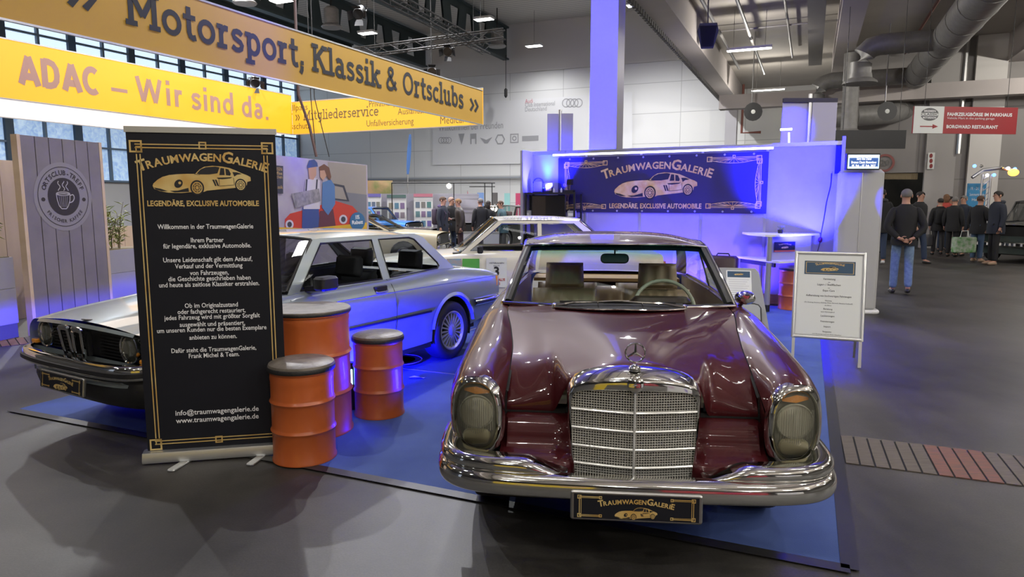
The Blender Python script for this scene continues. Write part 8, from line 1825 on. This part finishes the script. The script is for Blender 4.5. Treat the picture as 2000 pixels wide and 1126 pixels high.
# guy wires and dark mast near the photo wall
a, b = ppt(583, 185, 17.5), ppt(618, 306, 17.5); tag(MB().tube([a+UP*7.0, a, a.lerp(b, .5)+Vector((.05, 0, 0)), b], .035, 6).build('cable_loom', mat('brown_cable_loom', (.09, .05, .045), .6), smooth=True), 'thick brown cable loom hanging down behind the photo wall', 'cable')
for x0, x1, lab in ((607, 618, 'thin black wire hanging down beside the cable loom'), (614, 643, 'second thin black wire slanting down towards the photo wall')): tag(MB().tube([ppt(x0, 190, 17.7)+UP*7.1, ppt(x0, 190, 17.7), ppt(x1, 306, 17.7)], .012, 5).build('black_wire', K['truss']), lab, 'wire')
# ---------------------------------------------------------------- neighbouring stands behind the camera (seen in the chrome)
for x, w_, c, lab, nm in ((-2.6, 4.2, (.62, .44, .03), 'yellow neighbouring stand wall behind the camera, mirrored in the chrome grille', 'yellow'), (2.4, 3.0, (.36, .02, .03), 'red neighbouring stand wall behind the camera, mirrored in the chrome grille', 'red'), (6.4, 3.6, (.5, .5, .5), 'white neighbouring stand wall behind the camera, mirrored in the chrome bumper', 'white')):
    t = T('stand_wall', lab, 'stand wall', (x, -5.5, 0), .05); MB().box((0, 0, 1.3), (w_, .06, 2.6)).build('wall_panel', mat(nm+'_stand_print', c, .5), t)
    MB().box((0, .0, .05), (w_+.1, .3, .1)).build('wall_foot', K['satin'], t); random.seed(int(w_*10))
    for k in range(5): m = MB(); m.box((-w_*.4+w_*.2*k, .035, random.uniform(.9, 2.0)), (w_*.13, .01, random.uniform(.2, .45))); m.build('picture_print', mat('stand_picture', (random.random()*.4, random.random()*.3, random.random()*.5), .5), t)
# ---------------------------------------------------------------- ceiling fixtures of the low hall
def fixture(loc, rz, label, L=1.25, Wd=.16, power=90, group=None):
    t = T('ceiling_light', label, 'ceiling light', loc, rz, group)
    MB().box((0, 0, .045), (L, Wd, .07)).build('housing', hous, t); MB().box((0, 0, 0), (L*.97, Wd*.85, .02)).build('diffuser', K['lampwhite'], t)
    for x in (-L*.35, L*.35): MB().tube([(x, 0, .08), (x, 0, 7.15-loc[2])], .006, 4).build('suspension_wire', K['satin'], t)
    if power: lamp('ceiling_light_glow', 'POINT', (loc[0], loc[1], loc[2]-.22), power, (1, .95, .87), None, .05)
    return t
for (x, y, lab) in ((1463, 97, 'long white ceiling light hanging beside the black loudspeaker'), (1500, 176, 'long white ceiling light above the blue-lit double banner'), (1993, 141, 'white ceiling light at the picture edge beyond the main duct')):
    c_ = gz(x, y, 6.0); fixture((c_.x, c_.y, c_.z), -HA, lab, 1.25, .2, LOWP)
for (a, b, z) in FIX_LOW:
    p = hall(a, b, z); fixture((p.x, p.y, p.z), -HA, 'long white ceiling light over the stands, mirrored in paintwork or added to brighten the hall', power=LOWP*(1.5 if a > 7 else .35 if b > 8 else .55 if b > 4 else .62), group='ceiling lights over the stands')

for (a, b, z) in FIX_HIGH:
    p = hall(a, b, z); v_ = p-Vector((0, 0, EYE)); dz_ = v_.y*_CP-v_.z*_SP; px_, py_ = 1000+FOC*v_.x/dz_, 563-FOC*(v_.y*_SP+v_.z*_CP)/dz_
    if dz_ > 0 and -30 < px_ < 1120 and py_ > -30: continue                # the photograph shows no fixture there
    t = T('high_bay_light', 'square ceiling light added to brighten the tall white hall', 'ceiling light', (p.x, p.y, z), -HA, 'added ceiling lights of the tall hall')
    MB().box((0, 0, .05), (.85, .45, .10)).build('housing', hous, t); MB().box((0, 0, -.005), (.80, .40, .02)).build('diffuser', K['lampwhite'], t); MB().tube([(0, 0, .1), (0, 0, 11.38-z)], .008, 4).build('suspension_cable', K['truss'], t)
    lamp('high_bay_glow', 'SPOT', (p.x, p.y, z-.3), HIGHP*1.15*(.18 if b <= 1 else .5 if b <= 8 else 1.6), (.98, .98, 1), (p.x, p.y, 0), .08, None, 165, .7)
# blue LED lamps of the stand
def blue(name, loc, tgt, e, ang, col=BLUE, soft=.05, blend=.6): return lamp(name, 'SPOT', loc, e, col, tgt, soft, None, ang, blend)
q = gz(687, 800); u_ = Vector((q.x, q.y+.06, .28))
blue('floor_uplight_beam', Vector((q.x-.10, q.y+.17, .12)), (q.x-.30, q.y+.55, .30), 3000, 150)
blue('floor_uplight_spill', Vector((q.x+.10, q.y-.06, .28)), (q.x+.8, q.y-.5, .05), 160, 130, (.05, .08, 1))
blue('drum_side_beam', Vector((-.62, 5.15, .25)), (-1.25, 4.6, .55), 70, 100)
blue('shelf_wash_beam', wl(wpx(1069), SH+.10, .10), wl(wpx(1069), 2.6, .02), 120, 40, (.03, .35, 1))
blue('shelf_corner_beam', wl(wpx(1085), SH+.12, .33), wl(wpx(1060), 2.3, .0), 6000, 150)
blue('wall_beam', wl(wpx(1565), 1.0, 1.0), wl(wpx(1562), 1.85, 0), 9000, 84)
for x_ in (1235, 1345, 1440): blue('panel_uplight', wl(wpx(x_), .06, .32), wl(wpx(x_+6), 1.5, 0), 420, 150, (.07, .04, 1))
blue('column_beam', Vector((1.38, 12.85, 2.1)), (1.66, 13.2, 2.95), 2600, 80)
blue('pillar_banner_beam', Vector((1.25, 14.4, 2.1)), (1.05, 15.2, 2.4), 160, 90)
pz_ = ppt(1545, 262, 11.7); blue('double_banner_beam', pz_, pz_+Vector((.30, 1, .12)), 500, 62)
blue('totem_beam', Vector((4.75, 8.4, 2.6)), (5.50, 9.93, 1.6), 300, 15, BLUE, .02, .15)
I_ = MATS[sc_.name]; blue('under_car_beam', I_ @ Vector((.35, 1.75, .15)), I_ @ Vector((-3, 2.3, .35)), 420, 120, (.10, .07, 1), .01)  # added lamp standing in for booth light that passes under the car
